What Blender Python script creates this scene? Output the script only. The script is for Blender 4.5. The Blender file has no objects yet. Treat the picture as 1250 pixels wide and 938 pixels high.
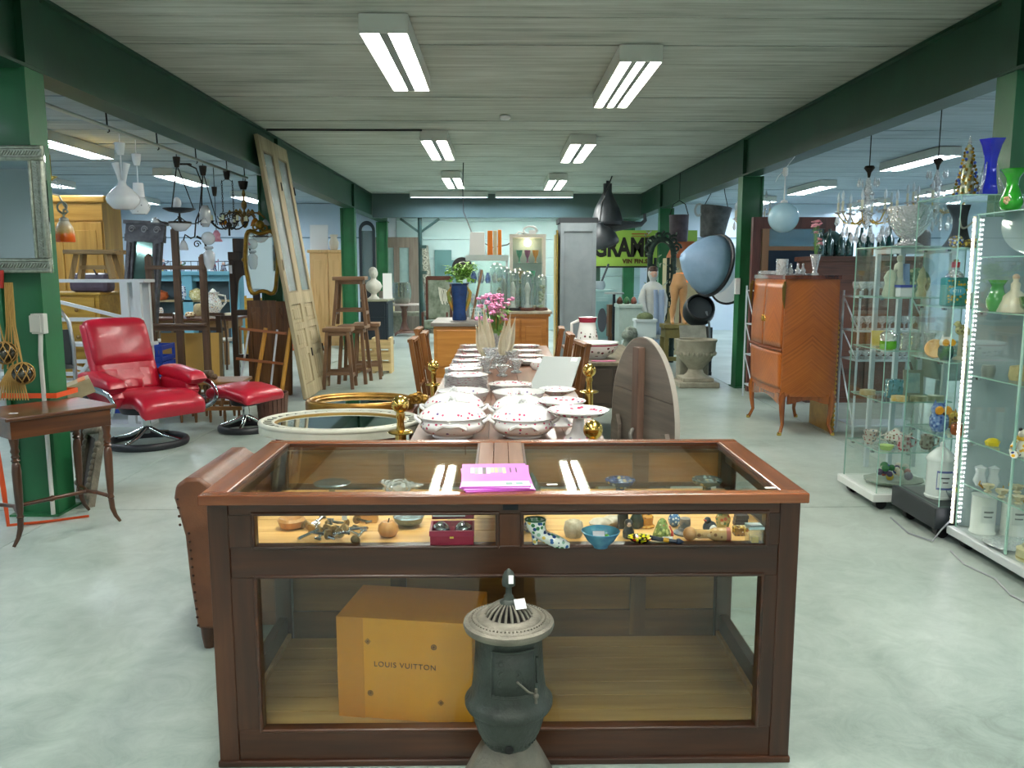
import bpy, math, random
from math import pi, sin, cos, tan, radians, atan2, hypot
from mathutils import Vector, Matrix
SC = bpy.context.scene
COL = SC.collection
R = random.Random(11)
# ---------------------------------------------------------------- camera, world, exposure
PITCH, YAW, FPX, EYE = radians(7.91), radians(.851), 1000.0, 1.5
_c = bpy.data.cameras.new('camera'); _c.sensor_width = 36.0; _c.lens = 36.0 * FPX / 1250
_c.clip_start = .05; _c.clip_end = 80
CAM = bpy.data.objects.new('camera', _c); COL.objects.link(CAM)
CAM.location = (0, 0, EYE); CAM.rotation_euler = (pi/2 - PITCH, 0, -YAW)
SC.camera = CAM
WORLD = bpy.data.worlds.new('hall_air'); SC.world = WORLD; WORLD.use_nodes = True
WORLD.node_tree.nodes['Background'].inputs[0].default_value = (.55, .62, .68, 1)
WORLD.node_tree.nodes['Background'].inputs[1].default_value = .25
TUBE = 60.0          # strength of the fluorescent tubes, the light of the hall
SC.view_settings.view_transform = 'Standard'
SC.view_settings.look = 'None'
SC.view_settings.gamma = 1.0
SC.view_settings.use_curve_mapping = False
SC.view_settings.exposure = 0.22
SC.cycles.use_denoising = True
SC.cycles.max_bounces = 10; SC.cycles.diffuse_bounces = 4; SC.cycles.glossy_bounces = 4
SC.cycles.transmission_bounces = 6; SC.cycles.transparent_max_bounces = 40
SC.cycles.caustics_reflective = False; SC.cycles.caustics_refractive = False
SC.cycles.sample_clamp_indirect = 6.0
# ---------------------------------------------------------------- survey: where a sight line meets a depth or a height
_F = Vector((sin(YAW)*cos(PITCH), cos(YAW)*cos(PITCH), -sin(PITCH)))
_R = Vector((cos(YAW), -sin(YAW), 0)); _U = Vector((sin(YAW)*sin(PITCH), cos(YAW)*sin(PITCH), cos(PITCH)))
def _ray(x, y): return _F + _R*((x-625)/FPX) + _U*((469-y)/FPX)
def at(x, y, Y):
    d = _ray(x, y); t = Y/d.y; return Vector((d.x*t, Y, EYE + d.z*t))
def fl(x, y, z=0):
    d = _ray(x, y); t = (z-EYE)/d.z; return Vector((d.x*t, d.y*t, z))
def atx(x, y, X):
    d = _ray(x, y); t = X/d.x; return Vector((X, d.y*t, EYE + d.z*t))
def V(*a): return Vector(a)
# ---------------------------------------------------------------- mesh builder
class M:
    def __init__(s): s.v = []; s.f = []; s.mi = []; s.sm = []
    def add(s, vs, fs, mi=0, sm=False, mat=None):
        o = len(s.v)
        s.v += [tuple(mat @ Vector(p)) if mat else tuple(p) for p in vs]
        for f in fs: s.f.append(tuple(i+o for i in f)); s.mi.append(mi); s.sm.append(sm)
        return s
    def box(s, c, d, rot=None, mi=0, taper=1.0):
        x, y, z = d[0]/2, d[1]/2, d[2]/2; t = taper
        vs = [(-x,-y,-z),(x,-y,-z),(x,y,-z),(-x,y,-z),(-x*t,-y*t,z),(x*t,-y*t,z),(x*t,y*t,z),(-x*t,y*t,z)]
        m = Matrix.Translation(c)
        if rot is not None: m = m @ (rot if isinstance(rot, Matrix) else RZ(rot))
        return s.add(vs, [(3,2,1,0),(4,5,6,7),(0,1,5,4),(1,2,6,5),(2,3,7,6),(3,0,4,7)], mi, False, m)
    def bb(s, x0, x1, y0, y1, z0, z1, mi=0): return s.box(((x0+x1)/2,(y0+y1)/2,(z0+z1)/2), (x1-x0,y1-y0,z1-z0), None, mi)
    def bar(s, p, q, w, h=None, mi=0, up=(0,0,1), taper=1.0):   # square bar from p to q
        p = Vector(p); q = Vector(q); d = q-p; L = d.length; z = d.normalized(); u = Vector(up)
        if abs(z.dot(u)) > .98: u = Vector((0,1,0))
        x = u.cross(z).normalized(); y = z.cross(x)
        m = Matrix((( x.x,y.x,z.x,p.x),(x.y,y.y,z.y,p.y),(x.z,y.z,z.z,p.z),(0,0,0,1)))
        a, b = w/2, (h or w)/2; t = taper
        return s.add([(-a,-b,0),(a,-b,0),(a,b,0),(-a,b,0),(-a*t,-b*t,L),(a*t,-b*t,L),(a*t,b*t,L),(-a*t,b*t,L)],
                     [(3,2,1,0),(4,5,6,7),(0,1,5,4),(1,2,6,5),(2,3,7,6),(3,0,4,7)], mi, False, m)
    def lathe(s, pr, n=20, c=(0,0,0), sx=1, sy=1, mi=0, mat=None, flute=0, fn=0, close=True):
        vs = []; fs = []
        for r, z in pr:
            for i in range(n):
                a = 2*pi*i/n; k = 1 + flute*cos(fn*a)
                vs.append((c[0]+r*k*cos(a)*sx, c[1]+r*k*sin(a)*sy, c[2]+z))
        for j in range(len(pr)-1):
            for i in range(n):
                k = (i+1) % n; fs.append((j*n+i, j*n+k, (j+1)*n+k, (j+1)*n+i))
        if close:
            if pr[0][0] > 1e-5: fs.append(tuple(range(n-1,-1,-1)))
            if pr[-1][0] > 1e-5: fs.append(tuple(range((len(pr)-1)*n, len(pr)*n)))
        return s.add(vs, fs, mi, True, mat)
    def rod(s, p, q, r, r2=None, n=8, mi=0): return s.tube([p, q], [r, r if r2 is None else r2], n, mi=mi)
    def tube(s, pts, r, n=6, closed=False, mi=0, flat=1.0, cap=True):
        P = [Vector(p) for p in pts]; N = len(P); rr = r if isinstance(r, (list, tuple)) else [r]*N
        vs = []; fs = []; pu = None
        for i in range(N):
            a = P[i-1] if (i > 0 or closed) else P[i]; b = P[(i+1) % N] if (i < N-1 or closed) else P[i]
            d = (b-a); d = d.normalized() if d.length > 1e-9 else Vector((0,0,1))
            if pu is None:
                u = Vector((0,0,1)) if abs(d.z) < .9 else Vector((1,0,0))
            else: u = pu
            x = (u - d*u.dot(d))
            x = x.normalized() if x.length > 1e-6 else d.orthogonal().normalized()
            y = d.cross(x); pu = x
            for k in range(n):
                t = 2*pi*k/n; vs.append(P[i] + x*(rr[i]*cos(t)) + y*(rr[i]*flat*sin(t)))
        for i in range(N if closed else N-1):
            j = (i+1) % N
            for k in range(n):
                l = (k+1) % n; fs.append((i*n+k, i*n+l, j*n+l, j*n+k))
        if cap and not closed: fs.append(tuple(range(n-1,-1,-1))); fs.append(tuple(range((N-1)*n, N*n)))
        return s.add(vs, fs, mi, True)
    def prism(s, poly, h0, h1, mat=None, mi=0, sm=False):      # poly in xy, extruded along z
        n = len(poly)
        if sum(poly[i][0]*poly[(i+1)%n][1]-poly[(i+1)%n][0]*poly[i][1] for i in range(n)) < 0: poly = poly[::-1]
        vs = [(x,y,h0) for x,y in poly]+[(x,y,h1) for x,y in poly]
        fs = [tuple(range(n-1,-1,-1)), tuple(range(n,2*n))]+[(i,(i+1)%n,n+(i+1)%n,n+i) for i in range(n)]
        return s.add(vs, fs, mi, sm, mat)
    def ring(s, outer, inner, h0, h1, mat=None, mi=0, sm=False):     # two outlines with the same number of points
        n = len(outer); vs = [(x,y,h) for h in (h0,h1) for x,y in outer]+[(x,y,h) for h in (h0,h1) for x,y in inner]
        fs = []
        for i in range(n):
            j = (i+1) % n
            fs += [(i,j,n+j,n+i),(2*n+j,2*n+i,3*n+i,3*n+j),(n+i,n+j,3*n+j,3*n+i),(j,i,2*n+i,2*n+j)]
        return s.add(vs, fs, mi, sm, mat)
    def ball(s, c, r, n=12, m=8, sx=1, sy=1, sz=1, mi=0, mat=None):
        return s.lathe([(max(r*sin(pi*j/m),1e-6), -r*sz*cos(pi*j/m)) for j in range(m+1)], n, c, sx, sy, mi, mat)
    def grid(s, fn, nu, nv, mi=0, sm=True, wrap=False):
        vs = [fn(i/nu, j/nv) for j in range(nv+1) for i in range(nu+1)]; w = nu+1
        return s.add(vs, [(j*w+i, j*w+i+1, (j+1)*w+i+1, (j+1)*w+i) for j in range(nv) for i in range(nu)], mi, sm)
    def mesh(s, name, mats):
        me = bpy.data.meshes.new(name); me.from_pydata(s.v, [], s.f)
        for m in (mats if isinstance(mats, (list, tuple)) else [mats]): me.materials.append(m)
        me.polygons.foreach_set('material_index', s.mi); me.polygons.foreach_set('use_smooth', s.sm)
        if any(s.sm): me.set_sharp_from_angle(angle=radians(50))
        me.update(); return me
    def part(s, name, mats, parent, loc=None, rot=None, bev=0, sub=0, label=None, thick=0, kind=None):
        o = bpy.data.objects.new(name, s.mesh(name, mats)); COL.objects.link(o); o.parent = parent
        if loc is not None: o.location = loc
        if rot is not None: o.rotation_euler = rot
        if thick: md = o.modifiers.new('t', 'SOLIDIFY'); md.thickness = thick; md.offset = 0
        if bev: md = o.modifiers.new('b', 'BEVEL'); md.width = bev; md.segments = 2; md.limit_method = 'ANGLE'; md.angle_limit = radians(40)
        if sub: md = o.modifiers.new('s', 'SUBSURF'); md.levels = sub; md.render_levels = sub
        if label: o['label'] = label
        if kind: o['kind'] = kind
        return o
    def thing(s, name, mats, label, cat, loc=(0,0,0), rz=0, group=None, rot=None, **k):
        o = s.part(name, mats, None, loc, rot or (0,0,rz), **k)
        o['label'] = label; o['category'] = cat
        if group: o['group'] = group
        return o
def RZ(a): return Matrix.Rotation(a, 4, 'Z')
def RX(a): return Matrix.Rotation(a, 4, 'X')
def RY(a): return Matrix.Rotation(a, 4, 'Y')
def TR(*a): return Matrix.Translation(a)
def E(name, label, cat, loc=(0,0,0), rz=0, group=None, rot=None):
    o = bpy.data.objects.new(name, None); COL.objects.link(o); o.empty_display_size = .1
    o.location = loc; o.rotation_euler = rot or (0,0,rz); o['label'] = label; o['category'] = cat
    if group: o['group'] = group
    return o
def dup(root, loc, rz=None, label=None, scale=None, group=None):
    def cp(o, par):
        c = o.copy(); COL.objects.link(c); c.parent = par
        for ch in list(o.children): cp(ch, c)
        return c
    r = cp(root, None); r.location = loc
    if rz is not None: r.rotation_euler = (0,0,rz)
    if scale: r.scale = (scale,)*3 if not isinstance(scale, tuple) else scale
    if label: r['label'] = label
    if group: r['group'] = group
    return r
def S(name, m, mats, kind='structure', parent=None, **k):
    o = m.part(name, mats, parent, **k)
    if parent is None: o['kind'] = kind
    return o
def arc(cx, cy, r, a0, a1, n, ry=None): return [(cx+r*cos(a0+(a1-a0)*i/n), cy+(ry or r)*sin(a0+(a1-a0)*i/n)) for i in range(n+1)]
def ell(rx, ry, n=40): return [(rx*cos(2*pi*i/n), ry*sin(2*pi*i/n)) for i in range(n)]
def spiral(c, r0, r1, turns, n, plane='xz', a0=0):
    out = []
    for i in range(n+1):
        t = i/n; a = a0+turns*2*pi*t; r = r0+(r1-r0)*t; p, q = r*cos(a), r*sin(a)
        out.append((c[0]+p, c[1], c[2]+q) if plane == 'xz' else (c[0], c[1]+p, c[2]+q))
    return out
# ---------------------------------------------------------------- materials
def lin(h):
    h = h.lstrip('#'); v = [int(h[i:i+2],16)/255 for i in (0,2,4)]
    return tuple((x/12.92 if x <= .04045 else ((x+.055)/1.055)**2.4) for x in v)+(1,)
MATS = {}
def _new(key):
    m = bpy.data.materials.new(key); m.use_nodes = True; nt = m.node_tree
    return m, nt, nt.nodes, nt.links, nt.nodes['Principled BSDF']
def _noise(nt, scale, detail=4, vec=None, rough=.55):
    n = nt.nodes.new('ShaderNodeTexNoise'); n.inputs['Scale'].default_value = scale; n.inputs['Detail'].default_value = detail
    n.inputs['Roughness'].default_value = rough
    if vec: nt.links.new(vec, n.inputs['Vector'])
    return n
def _coord(nt, scale=(1,1,1), rot=(0,0,0)):
    t = nt.nodes.new('ShaderNodeTexCoord'); mp = nt.nodes.new('ShaderNodeMapping'); mp.inputs['Scale'].default_value = scale
    mp.inputs['Rotation'].default_value = rot
    nt.links.new(t.outputs['Object'], mp.inputs['Vector']); return mp.outputs['Vector']
def _ramp(nt, fac, stops):
    r = nt.nodes.new('ShaderNodeValToRGB'); nt.links.new(fac, r.inputs[0]); e = r.color_ramp.elements
    while len(e) < len(stops): e.new(.5)
    for k, (p, c) in enumerate(stops): e[k].position = p; e[k].color = c if isinstance(c, tuple) else lin(c)
    return r.outputs[0]
def _bump(nt, b, h, s, d=.01):
    n = nt.nodes.new('ShaderNodeBump'); n.inputs['Strength'].default_value = s; n.inputs['Distance'].default_value = d
    nt.links.new(h, n.inputs['Height']); nt.links.new(n.outputs[0], b.inputs['Normal'])
def PL(col, rough=.5, metal=0, c2=None, vs=8, bump=0, bs=60, coat=0, emit=0, lo=.35, hi=.7):
    key = 'pl_%s_%s_%s_%s_%s_%s_%s_%s' % (col, rough, metal, c2, vs, bump, coat, emit)
    if key in MATS: return MATS[key]
    m, nt, N, L, b = _new(key)
    b.inputs['Base Color'].default_value = lin(col); b.inputs['Roughness'].default_value = rough; b.inputs['Metallic'].default_value = metal
    b.inputs['Coat Weight'].default_value = coat; b.inputs['Coat Roughness'].default_value = .1
    if c2:
        L.new(_ramp(nt, _noise(nt, vs, 5, _coord(nt)).outputs[0], [(lo, col), (hi, c2)]), b.inputs['Base Color'])
    if bump: _bump(nt, b, _noise(nt, bs, 4, _coord(nt)).outputs[0], bump)
    if emit: b.inputs['Emission Color'].default_value = lin(col); b.inputs['Emission Strength'].default_value = emit
    MATS[key] = m; return m
def WD(c1, c2, rough=.4, ax='z', sc=1.0, coat=0, c3=None, wav=.0):
    key = 'wood_%s_%s_%s_%s_%s_%s' % (c1, c2, rough, ax, sc, coat)
    if key in MATS: return MATS[key]
    m, nt, N, L, b = _new(key); k = {'x':0,'y':1,'z':2}[ax]
    s = [28*sc]*3; s[k] = 1.8*sc; v = _coord(nt, tuple(s))
    n = _noise(nt, 1.0, 6, v, .6); s2 = [5*sc]*3; s2[k] = .8*sc
    n2 = _noise(nt, 1.0, 3, _coord(nt, tuple(s2)))
    mx = N.new('ShaderNodeMath'); mx.operation = 'ADD'; L.new(n.outputs[0], mx.inputs[0]); L.new(n2.outputs[0], mx.inputs[1])
    h = N.new('ShaderNodeMath'); h.operation = 'MULTIPLY'; h.inputs[1].default_value = .5; L.new(mx.outputs[0], h.inputs[0])
    L.new(_ramp(nt, h.outputs[0], [(.36, c1), (.5, c3 or c2), (.64, c2)]), b.inputs['Base Color'])
    b.inputs['Roughness'].default_value = rough; b.inputs['Coat Weight'].default_value = coat; b.inputs['Coat Roughness'].default_value = .12
    _bump(nt, b, n.outputs[0], .25, .002)
    MATS[key] = m; return m
def GL(tint='eaf5f0', base=.05, gain=.55, pw=3.0, rough=.02, haze=None, bump=0, bs=40, hz=.25):
    key = 'glass_%s_%s_%s_%s_%s_%s_%s' % (tint, base, gain, rough, haze, bump, hz)
    if key in MATS: return MATS[key]
    m, nt, N, L, b = _new(key); N.remove(b); out = N['Material Output']
    t = N.new('ShaderNodeBsdfTransparent'); t.inputs[0].default_value = lin(tint)
    g = N.new('ShaderNodeBsdfGlossy'); g.inputs['Roughness'].default_value = rough; g.inputs[0].default_value = (1,1,1,1)
    lw = N.new('ShaderNodeLayerWeight'); lw.inputs[0].default_value = .5
    p = N.new('ShaderNodeMath'); p.operation = 'POWER'; p.inputs[1].default_value = pw; L.new(lw.outputs['Facing'], p.inputs[0])
    q = N.new('ShaderNodeMath'); q.operation = 'MULTIPLY_ADD'; q.inputs[1].default_value = gain; q.inputs[2].default_value = base; L.new(p.outputs[0], q.inputs[0])
    src = t.outputs[0]
    if haze:
        d = N.new('ShaderNodeBsdfDiffuse'); d.inputs[0].default_value = lin(haze); mh = N.new('ShaderNodeMixShader'); mh.inputs[0].default_value = hz
        L.new(t.outputs[0], mh.inputs[1]); L.new(d.outputs[0], mh.inputs[2]); src = mh.outputs[0]
    mx = N.new('ShaderNodeMixShader'); L.new(q.outputs[0], mx.inputs[0]); L.new(src, mx.inputs[1]); L.new(g.outputs[0], mx.inputs[2])
    if bump:
        n = N.new('ShaderNodeBump'); n.inputs['Strength'].default_value = bump; n.inputs['Distance'].default_value = .02
        vo = N.new('ShaderNodeTexVoronoi'); vo.inputs['Scale'].default_value = bs; L.new(_coord(nt), vo.inputs['Vector'])
        L.new(vo.outputs[0], n.inputs['Height']); L.new(n.outputs[0], g.inputs['Normal']); L.new(n.outputs[0], lw.inputs['Normal'])
    L.new(mx.outputs[0], out.inputs[0]); MATS[key] = m; return m
def SPOT(base, cols, scale=40, size=.3, rough=.15, zlo=None, zhi=None, rlo=None, rhi=None, dens=1.0, bg2=None):
    """glazed ware with small printed or painted motifs, held to a band in height or radius"""
    key = 'spot_%s_%s_%s_%s_%s_%s_%s_%s' % (base, cols, scale, size, zlo, zhi, rlo, rhi)
    if key in MATS: return MATS[key]
    m, nt, N, L, b = _new(key); v = _coord(nt)
    vo = N.new('ShaderNodeTexVoronoi'); vo.inputs['Scale'].default_value = scale; vo.inputs['Randomness'].default_value = .55; L.new(v, vo.inputs['Vector'])
    lt = N.new('ShaderNodeMath'); lt.operation = 'LESS_THAN'; lt.inputs[1].default_value = size; L.new(vo.outputs['Distance'], lt.inputs[0])
    sp = N.new('ShaderNodeSeparateColor'); L.new(vo.outputs['Color'], sp.inputs[0])
    cr = N.new('ShaderNodeValToRGB'); L.new(sp.outputs[0], cr.inputs[0]); cr.color_ramp.interpolation = 'CONSTANT'
    e = cr.color_ramp.elements
    while len(e) < len(cols): e.new(.5)
    for k, c in enumerate(cols): e[k].position = k/len(cols); e[k].color = lin(c)
    fac = lt.outputs[0]
    def gate(val, lo, hi, fac):
        for th, op in ((lo,'GREATER_THAN'),(hi,'LESS_THAN')):
            if th is None: continue
            g = N.new('ShaderNodeMath'); g.operation = op; g.inputs[1].default_value = th; L.new(val, g.inputs[0])
            mu = N.new('ShaderNodeMath'); mu.operation = 'MULTIPLY'; L.new(g.outputs[0], mu.inputs[0]); L.new(fac, mu.inputs[1]); fac = mu.outputs[0]
        return fac
    sx = N.new('ShaderNodeSeparateXYZ'); tc = N.new('ShaderNodeTexCoord'); L.new(tc.outputs['Object'], sx.inputs[0])
    fac = gate(sx.outputs[2], zlo, zhi, fac)
    if rlo is not None or rhi is not None:
        cx = N.new('ShaderNodeCombineXYZ'); L.new(sx.outputs[0], cx.inputs[0]); L.new(sx.outputs[1], cx.inputs[1])
        ln = N.new('ShaderNodeVectorMath'); ln.operation = 'LENGTH'; L.new(cx.outputs[0], ln.inputs[0]); fac = gate(ln.outputs['Value'], rlo, rhi, fac)
    mx = N.new('ShaderNodeMix'); mx.data_type = 'RGBA'; L.new(fac, mx.inputs[0]); mx.inputs[6].default_value = lin(base); L.new(cr.outputs[0], mx.inputs[7])
    L.new(mx.outputs[2], b.inputs['Base Color']); b.inputs['Roughness'].default_value = rough
    MATS[key] = m; return m
def EM(col, s):
    key = 'lamp_%s_%s' % (col, s)
    if key in MATS: return MATS[key]
    m, nt, N, L, b = _new(key); N.remove(b); e = N.new('ShaderNodeEmission'); e.inputs[0].default_value = lin(col); e.inputs[1].default_value = s
    L.new(e.outputs[0], N['Material Output'].inputs[0]); MATS[key] = m; return m
PANE = GL('fafdfb', .035, .5, 3.5)
PANE_EDGE = PL('86b3a4', .15, c2='a9cdbf', vs=4)
CLEAR = GL('e6eeee', .06, .75, 2.2, .03, haze='eef4f6', hz=.12)
CUT = GL('dfe8ea', .14, .8, 1.5, .06, haze='f6fafc', hz=.42, bump=.9, bs=55)
MIRROR = PL('dfe8e6', .03, 1.0)
CRYS = GL('f2f8fb', .16, .8, 1.4, .06, haze='fbfdff', hz=.62, bump=.9, bs=55)
BRASS = PL('f3cf78', .2, 1.0, c2='e6b85a', vs=6)
CHROME = PL('c8ccce', .12, 1.0)
IRON = PL('1c1d20', .5, .6, c2='2b2725', vs=20)
WHITE = PL('eceeee', .35)
TAG = PL('f1f3f6', .7)
BLACK = PL('101114', .45)
# ---------------------------------------------------------------- the hall: floor, ceiling, beams, columns, walls
CZ = 3.12; YB = 20.6; XL, XR = -12.0, 11.0; YF = -4.0
def floor_mat():
    m, nt, N, L, b = _new('polished_concrete'); t = N.new('ShaderNodeTexCoord')
    g = N.new('ShaderNodeNewGeometry'); n1 = _noise(nt, .7, 7, g.outputs['Position'], .62); n2 = _noise(nt, 6.0, 9, g.outputs['Position'], .72); n2.inputs['Distortion'].default_value = 1.2
    mx = N.new('ShaderNodeMath'); mx.operation = 'MULTIPLY_ADD'; mx.inputs[1].default_value = .5; L.new(n2.outputs[0], mx.inputs[0]); L.new(n1.outputs[0], mx.inputs[2])
    L.new(_ramp(nt, mx.outputs[0], [(.48, '6d7d73'), (.66, '93a29a'), (.92, 'b3c0b8')]), b.inputs['Base Color'])
    L.new(_ramp(nt, n2.outputs[0], [(.3, (.3,.3,.3,1)), (.7, (.4,.4,.4,1))]), b.inputs['Roughness'])
    b.inputs['Specular IOR Level'].default_value = .45
    _bump(nt, b, n2.outputs[0], .02, .002); return m
FLOOR = floor_mat()
fb = M(); fb.bb(XL, XR, YF, YB+.2, -.2, -.012); FL0 = S('floor', fb, PL('55605a', .8))
xs = [XL, -7.6, -2.72, 3.02, 7.4, XR]; ys = [YF, -.4, 5.05, 10.5, 15.8, YB+.2]
for i in range(5):
    for j in range(5):
        q = M(); q.bb(xs[i]+.003, xs[i+1]-.003, ys[j]+.003, ys[j+1]-.003, -.0125, 0); q.part('floor_slab', FLOOR, FL0)
def ceil_mat(key, a, b_, c):
    m, nt, N, L, b = _new(key); g = N.new('ShaderNodeNewGeometry')
    mp = N.new('ShaderNodeMapping'); mp.inputs['Scale'].default_value = (.45, 9, 1); L.new(g.outputs['Position'], mp.inputs['Vector'])
    n = _noise(nt, 1.6, 8, mp.outputs[0], .68); n2 = _noise(nt, .9, 4, g.outputs['Position'])
    mx = N.new('ShaderNodeMath'); mx.operation = 'MULTIPLY_ADD'; mx.inputs[1].default_value = .4; L.new(n2.outputs[0], mx.inputs[0]); L.new(n.outputs[0], mx.inputs[2])
    L.new(_ramp(nt, mx.outputs[0], [(.46, a), (.66, b_), (.86, c)]), b.inputs['Base Color']); b.inputs['Roughness'].default_value = .8
    _bump(nt, b, n.outputs[0], .5, .012); return m
CEIL = ceil_mat('board_ceiling', '838a82', 'b0b6ac', 'ccd2ca'); CEIL2 = ceil_mat('aisle_ceiling', '7f8c92', '9dabb3', 'afbcc4')
cb = M(); cb.bb(XL, XR, YF, YB+.2, CZ+.03, CZ+.25); CE0 = S('ceiling', cb, PL('3c423d', .9))
yy = YF
while yy < YB+.1:
    w = R.choice((.56,.62,.66,.6)); y1 = min(yy+w, YB+.2)
    for x0, x1, mt in ((XL,-2.96,CEIL2), (-2.945,3.245,CEIL), (3.26,XR,CEIL2)):
        dz = R.uniform(0,.012); q = M(); q.bb(x0, x1, yy+.009, y1-.009, CZ+dz, CZ+.028+dz); q.part('ceiling_board', mt, CE0)
    yy = y1
WALL = PL('c0d0de', .75, c2='cbd9e4', vs=1.2, bump=.1, bs=30); SIDING = PL('9dbcbe', .6, c2='abc6c7', vs=1.0)  # WALL: blue cast of the white balance put into the paint colour
for nm, a in (('wall_left',(XL-.2,XL,YF,YB)), ('wall_right',(XR,XR+.2,YF,YB)), ('wall_front',(XL,XR,YF-.2,YF))):
    q = M(); q.bb(*a, 0, CZ); S(nm, q, WALL if nm != 'wall_front' else PL('d5d9d8', .8))
q = M(); q.bb(XL, XR, YB, YB+.2, 0, CZ); WB = S('wall_back', q, WALL)
for k in range(7):
    q = M(); q.bb(-2.55, 3.5, YB-.03, YB, k*.45+.004, min((k+1)*.45-.004, CZ)); q.part('siding_board', SIDING, WB, bev=.006)
for x0, x1 in ((XL,-2.6),(3.5,XR)):
    q = M(); q.bb(x0, x1, YB-.035, YB, 2.28, 2.31); q.part('wall_cable_tray', PL('6d8796', .5), WB)
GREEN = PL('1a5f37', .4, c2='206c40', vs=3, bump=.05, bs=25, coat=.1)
BEAM_SHADED = PL('0f3d27', .45, c2='13462e', vs=3, bump=.05, bs=25)  # column green darkened: the shade on the unlit beams is put into the colour
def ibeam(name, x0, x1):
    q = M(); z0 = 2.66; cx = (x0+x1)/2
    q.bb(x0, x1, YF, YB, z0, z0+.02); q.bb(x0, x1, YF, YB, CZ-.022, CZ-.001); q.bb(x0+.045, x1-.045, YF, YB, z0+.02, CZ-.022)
    o = S(name, q, BEAM_SHADED)
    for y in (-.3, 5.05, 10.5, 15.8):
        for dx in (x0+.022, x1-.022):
            s = M(); s.box((dx, y, (z0+CZ)/2), (.044, .2, CZ-z0-.044)); s.part('stiffener', BEAM_SHADED, o)
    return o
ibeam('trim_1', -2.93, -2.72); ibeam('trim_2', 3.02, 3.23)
n = 0
for x in (-2.84, 3.14):
    for y in (-.3, 5.05, 10.5, 15.8, 20.3):
        n += 1; q = M(); s = 1 if x < 0 else -1
        q.bb(x+s*.1-.012, x+s*.1+.012, y-.1, y+.1, 0, 2.66); q.bb(x-s*.14-.012, x-s*.14+.012, y-.1, y+.1, 0, 2.66); q.bb(x-.14, x+.1, y-.07, y-.05, 0, 2.66) if s>0 else q.bb(x-.1, x+.14, y-.07, y-.05, 0, 2.66)
        o = S('column_%d' % n, q, GREEN); q = M(); q.box((x-s*.02, y, .006), (.3, .28, .012)); q.part('base_plate', GREEN, o)
q = M(); q.bb(-2.72, 3.02, 17.9, 18.1, 2.62, CZ-.002); S('trim_3', q, PL('4c5f5c', .6))
# slim yard post with braces at the far cross beam
q = M(); q.rod((-1.72,18.0,0), (-1.72,18.0,2.62), .045, n=10); PO = S('column_11', q, PL('24423a', .5))
for dx in (-.42, .42):
    q = M(); q.bar((-1.72,18.0,2.3), (-1.72+dx,18.0,2.6), .05); q.part('brace', PL('24423a', .5), PO)
for z in (1.45, 2.0):
    q = M(); q.box((-1.65,17.95,z), (.14,.06,.07)); q.part('bracket', PL('24423a', .5), PO)
# ---------------------------------------------------------------- fluorescent fixtures: the light of the hall
FIXW = PL('d9dcd4', .5); FIXI = PL('7f8582', .5); TUBEM = EM('fffcf2', TUBE); TUBEC = EM('e8f3ff', TUBE)
def fixture(x, y, ln=1.7, w=.3, kind=0, label='', along='y', mt=None, z=CZ-.002, group=None):
    e = E('ceiling_light', label, 'light', (x, y, z), 0 if along == 'y' else pi/2, group)
    q = M(); h = .12
    q.bb(-w/2-.008, -w/2, -ln/2, ln/2, -h, 0); q.bb(w/2, w/2+.008, -ln/2, ln/2, -h, 0)
    q.bb(-w/2, w/2, -ln/2-.008, -ln/2, -h, 0); q.bb(-w/2, w/2, ln/2, ln/2+.008, -h, 0); q.bb(-w/2, w/2, -ln/2, ln/2, -.02, 0)
    q.part('housing', FIXW, e)
    n = 3 if kind == 1 else 2; g = w/n; mt = mt or TUBEM
    for i in range(n):
        q = M(); c = -w/2+g*(i+.5); q.bb(c-g*.31, c+g*.31, -ln/2+.03, ln/2-.03, -h+.012, -h+.02); q.part('tube', mt, e)
    q = M()
    for i in range(n-1):
        c = -w/2+g*(i+1); q.bb(c-g*.2, c+g*.2, -ln/2, ln/2, -h+.002, -.02)
    q.part('reflector', FIXI, e); return e
ORD = ['nearest', 'second', 'third', 'fourth']
for i, y in enumerate((6.35, 10.75, 14.7)): fixture(-.74-.03*i, y, label='%s white twin-tube ceiling light of the row above the china table, over its left side' % ORD[i])
for i, y in enumerate((7.05, 11.0, 15.0)): fixture(1.03-.02*i, y, kind=1 if i == 0 else 0, label='%s white ceiling light of the middle bay, right-hand row%s' % (ORD[i], ', three bright strips' if i == 0 else ''))
for k, (x, y) in enumerate(((-.7,1.9),(1.05,2.7),(-.7,-2.2),(1.05,-1.6))): fixture(x, y, label='white ceiling light behind the viewpoint', group='ceiling lights behind the viewpoint')
for i, y in enumerate((6.0, 10.7, 14.4, 18.2)):
    fixture(-5.4, y, label='%s white boxed ceiling light of the inner row in the left aisle' % ORD[i], mt=TUBEC)
    fixture(-8.0, y+.4, label='%s white boxed ceiling light of the outer row in the left aisle' % ORD[i], mt=TUBEC)
for i, y in enumerate((7.2, 11.9, 15.95, 19.2)):
    fixture(5.95, y, label='%s white boxed ceiling light of the inner row in the right aisle' % ORD[i], mt=TUBEC, kind=0)
    fixture(8.7, y+.4, label='%s white boxed ceiling light of the outer row in the right aisle' % ORD[i], mt=TUBEC)
for k, (x, y) in enumerate(((-5.4,1.5),(5.95,2.2),(-8,1.5),(8.7,2.2),(-5.4,-2.4),(5.95,-2))): fixture(x, y, label='white ceiling light behind the viewpoint', group='ceiling lights behind the viewpoint', mt=TUBEC)
for k, x in enumerate((-1.05, .72)):
    fixture(x, 17.4, 1.6, .12, label='slim tube batten across the far end, %s' % ('beside the slim post' if k == 0 else 'nearer the grey wardrobe'), along='x', mt=EM('cfe6ff', 110))
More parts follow.
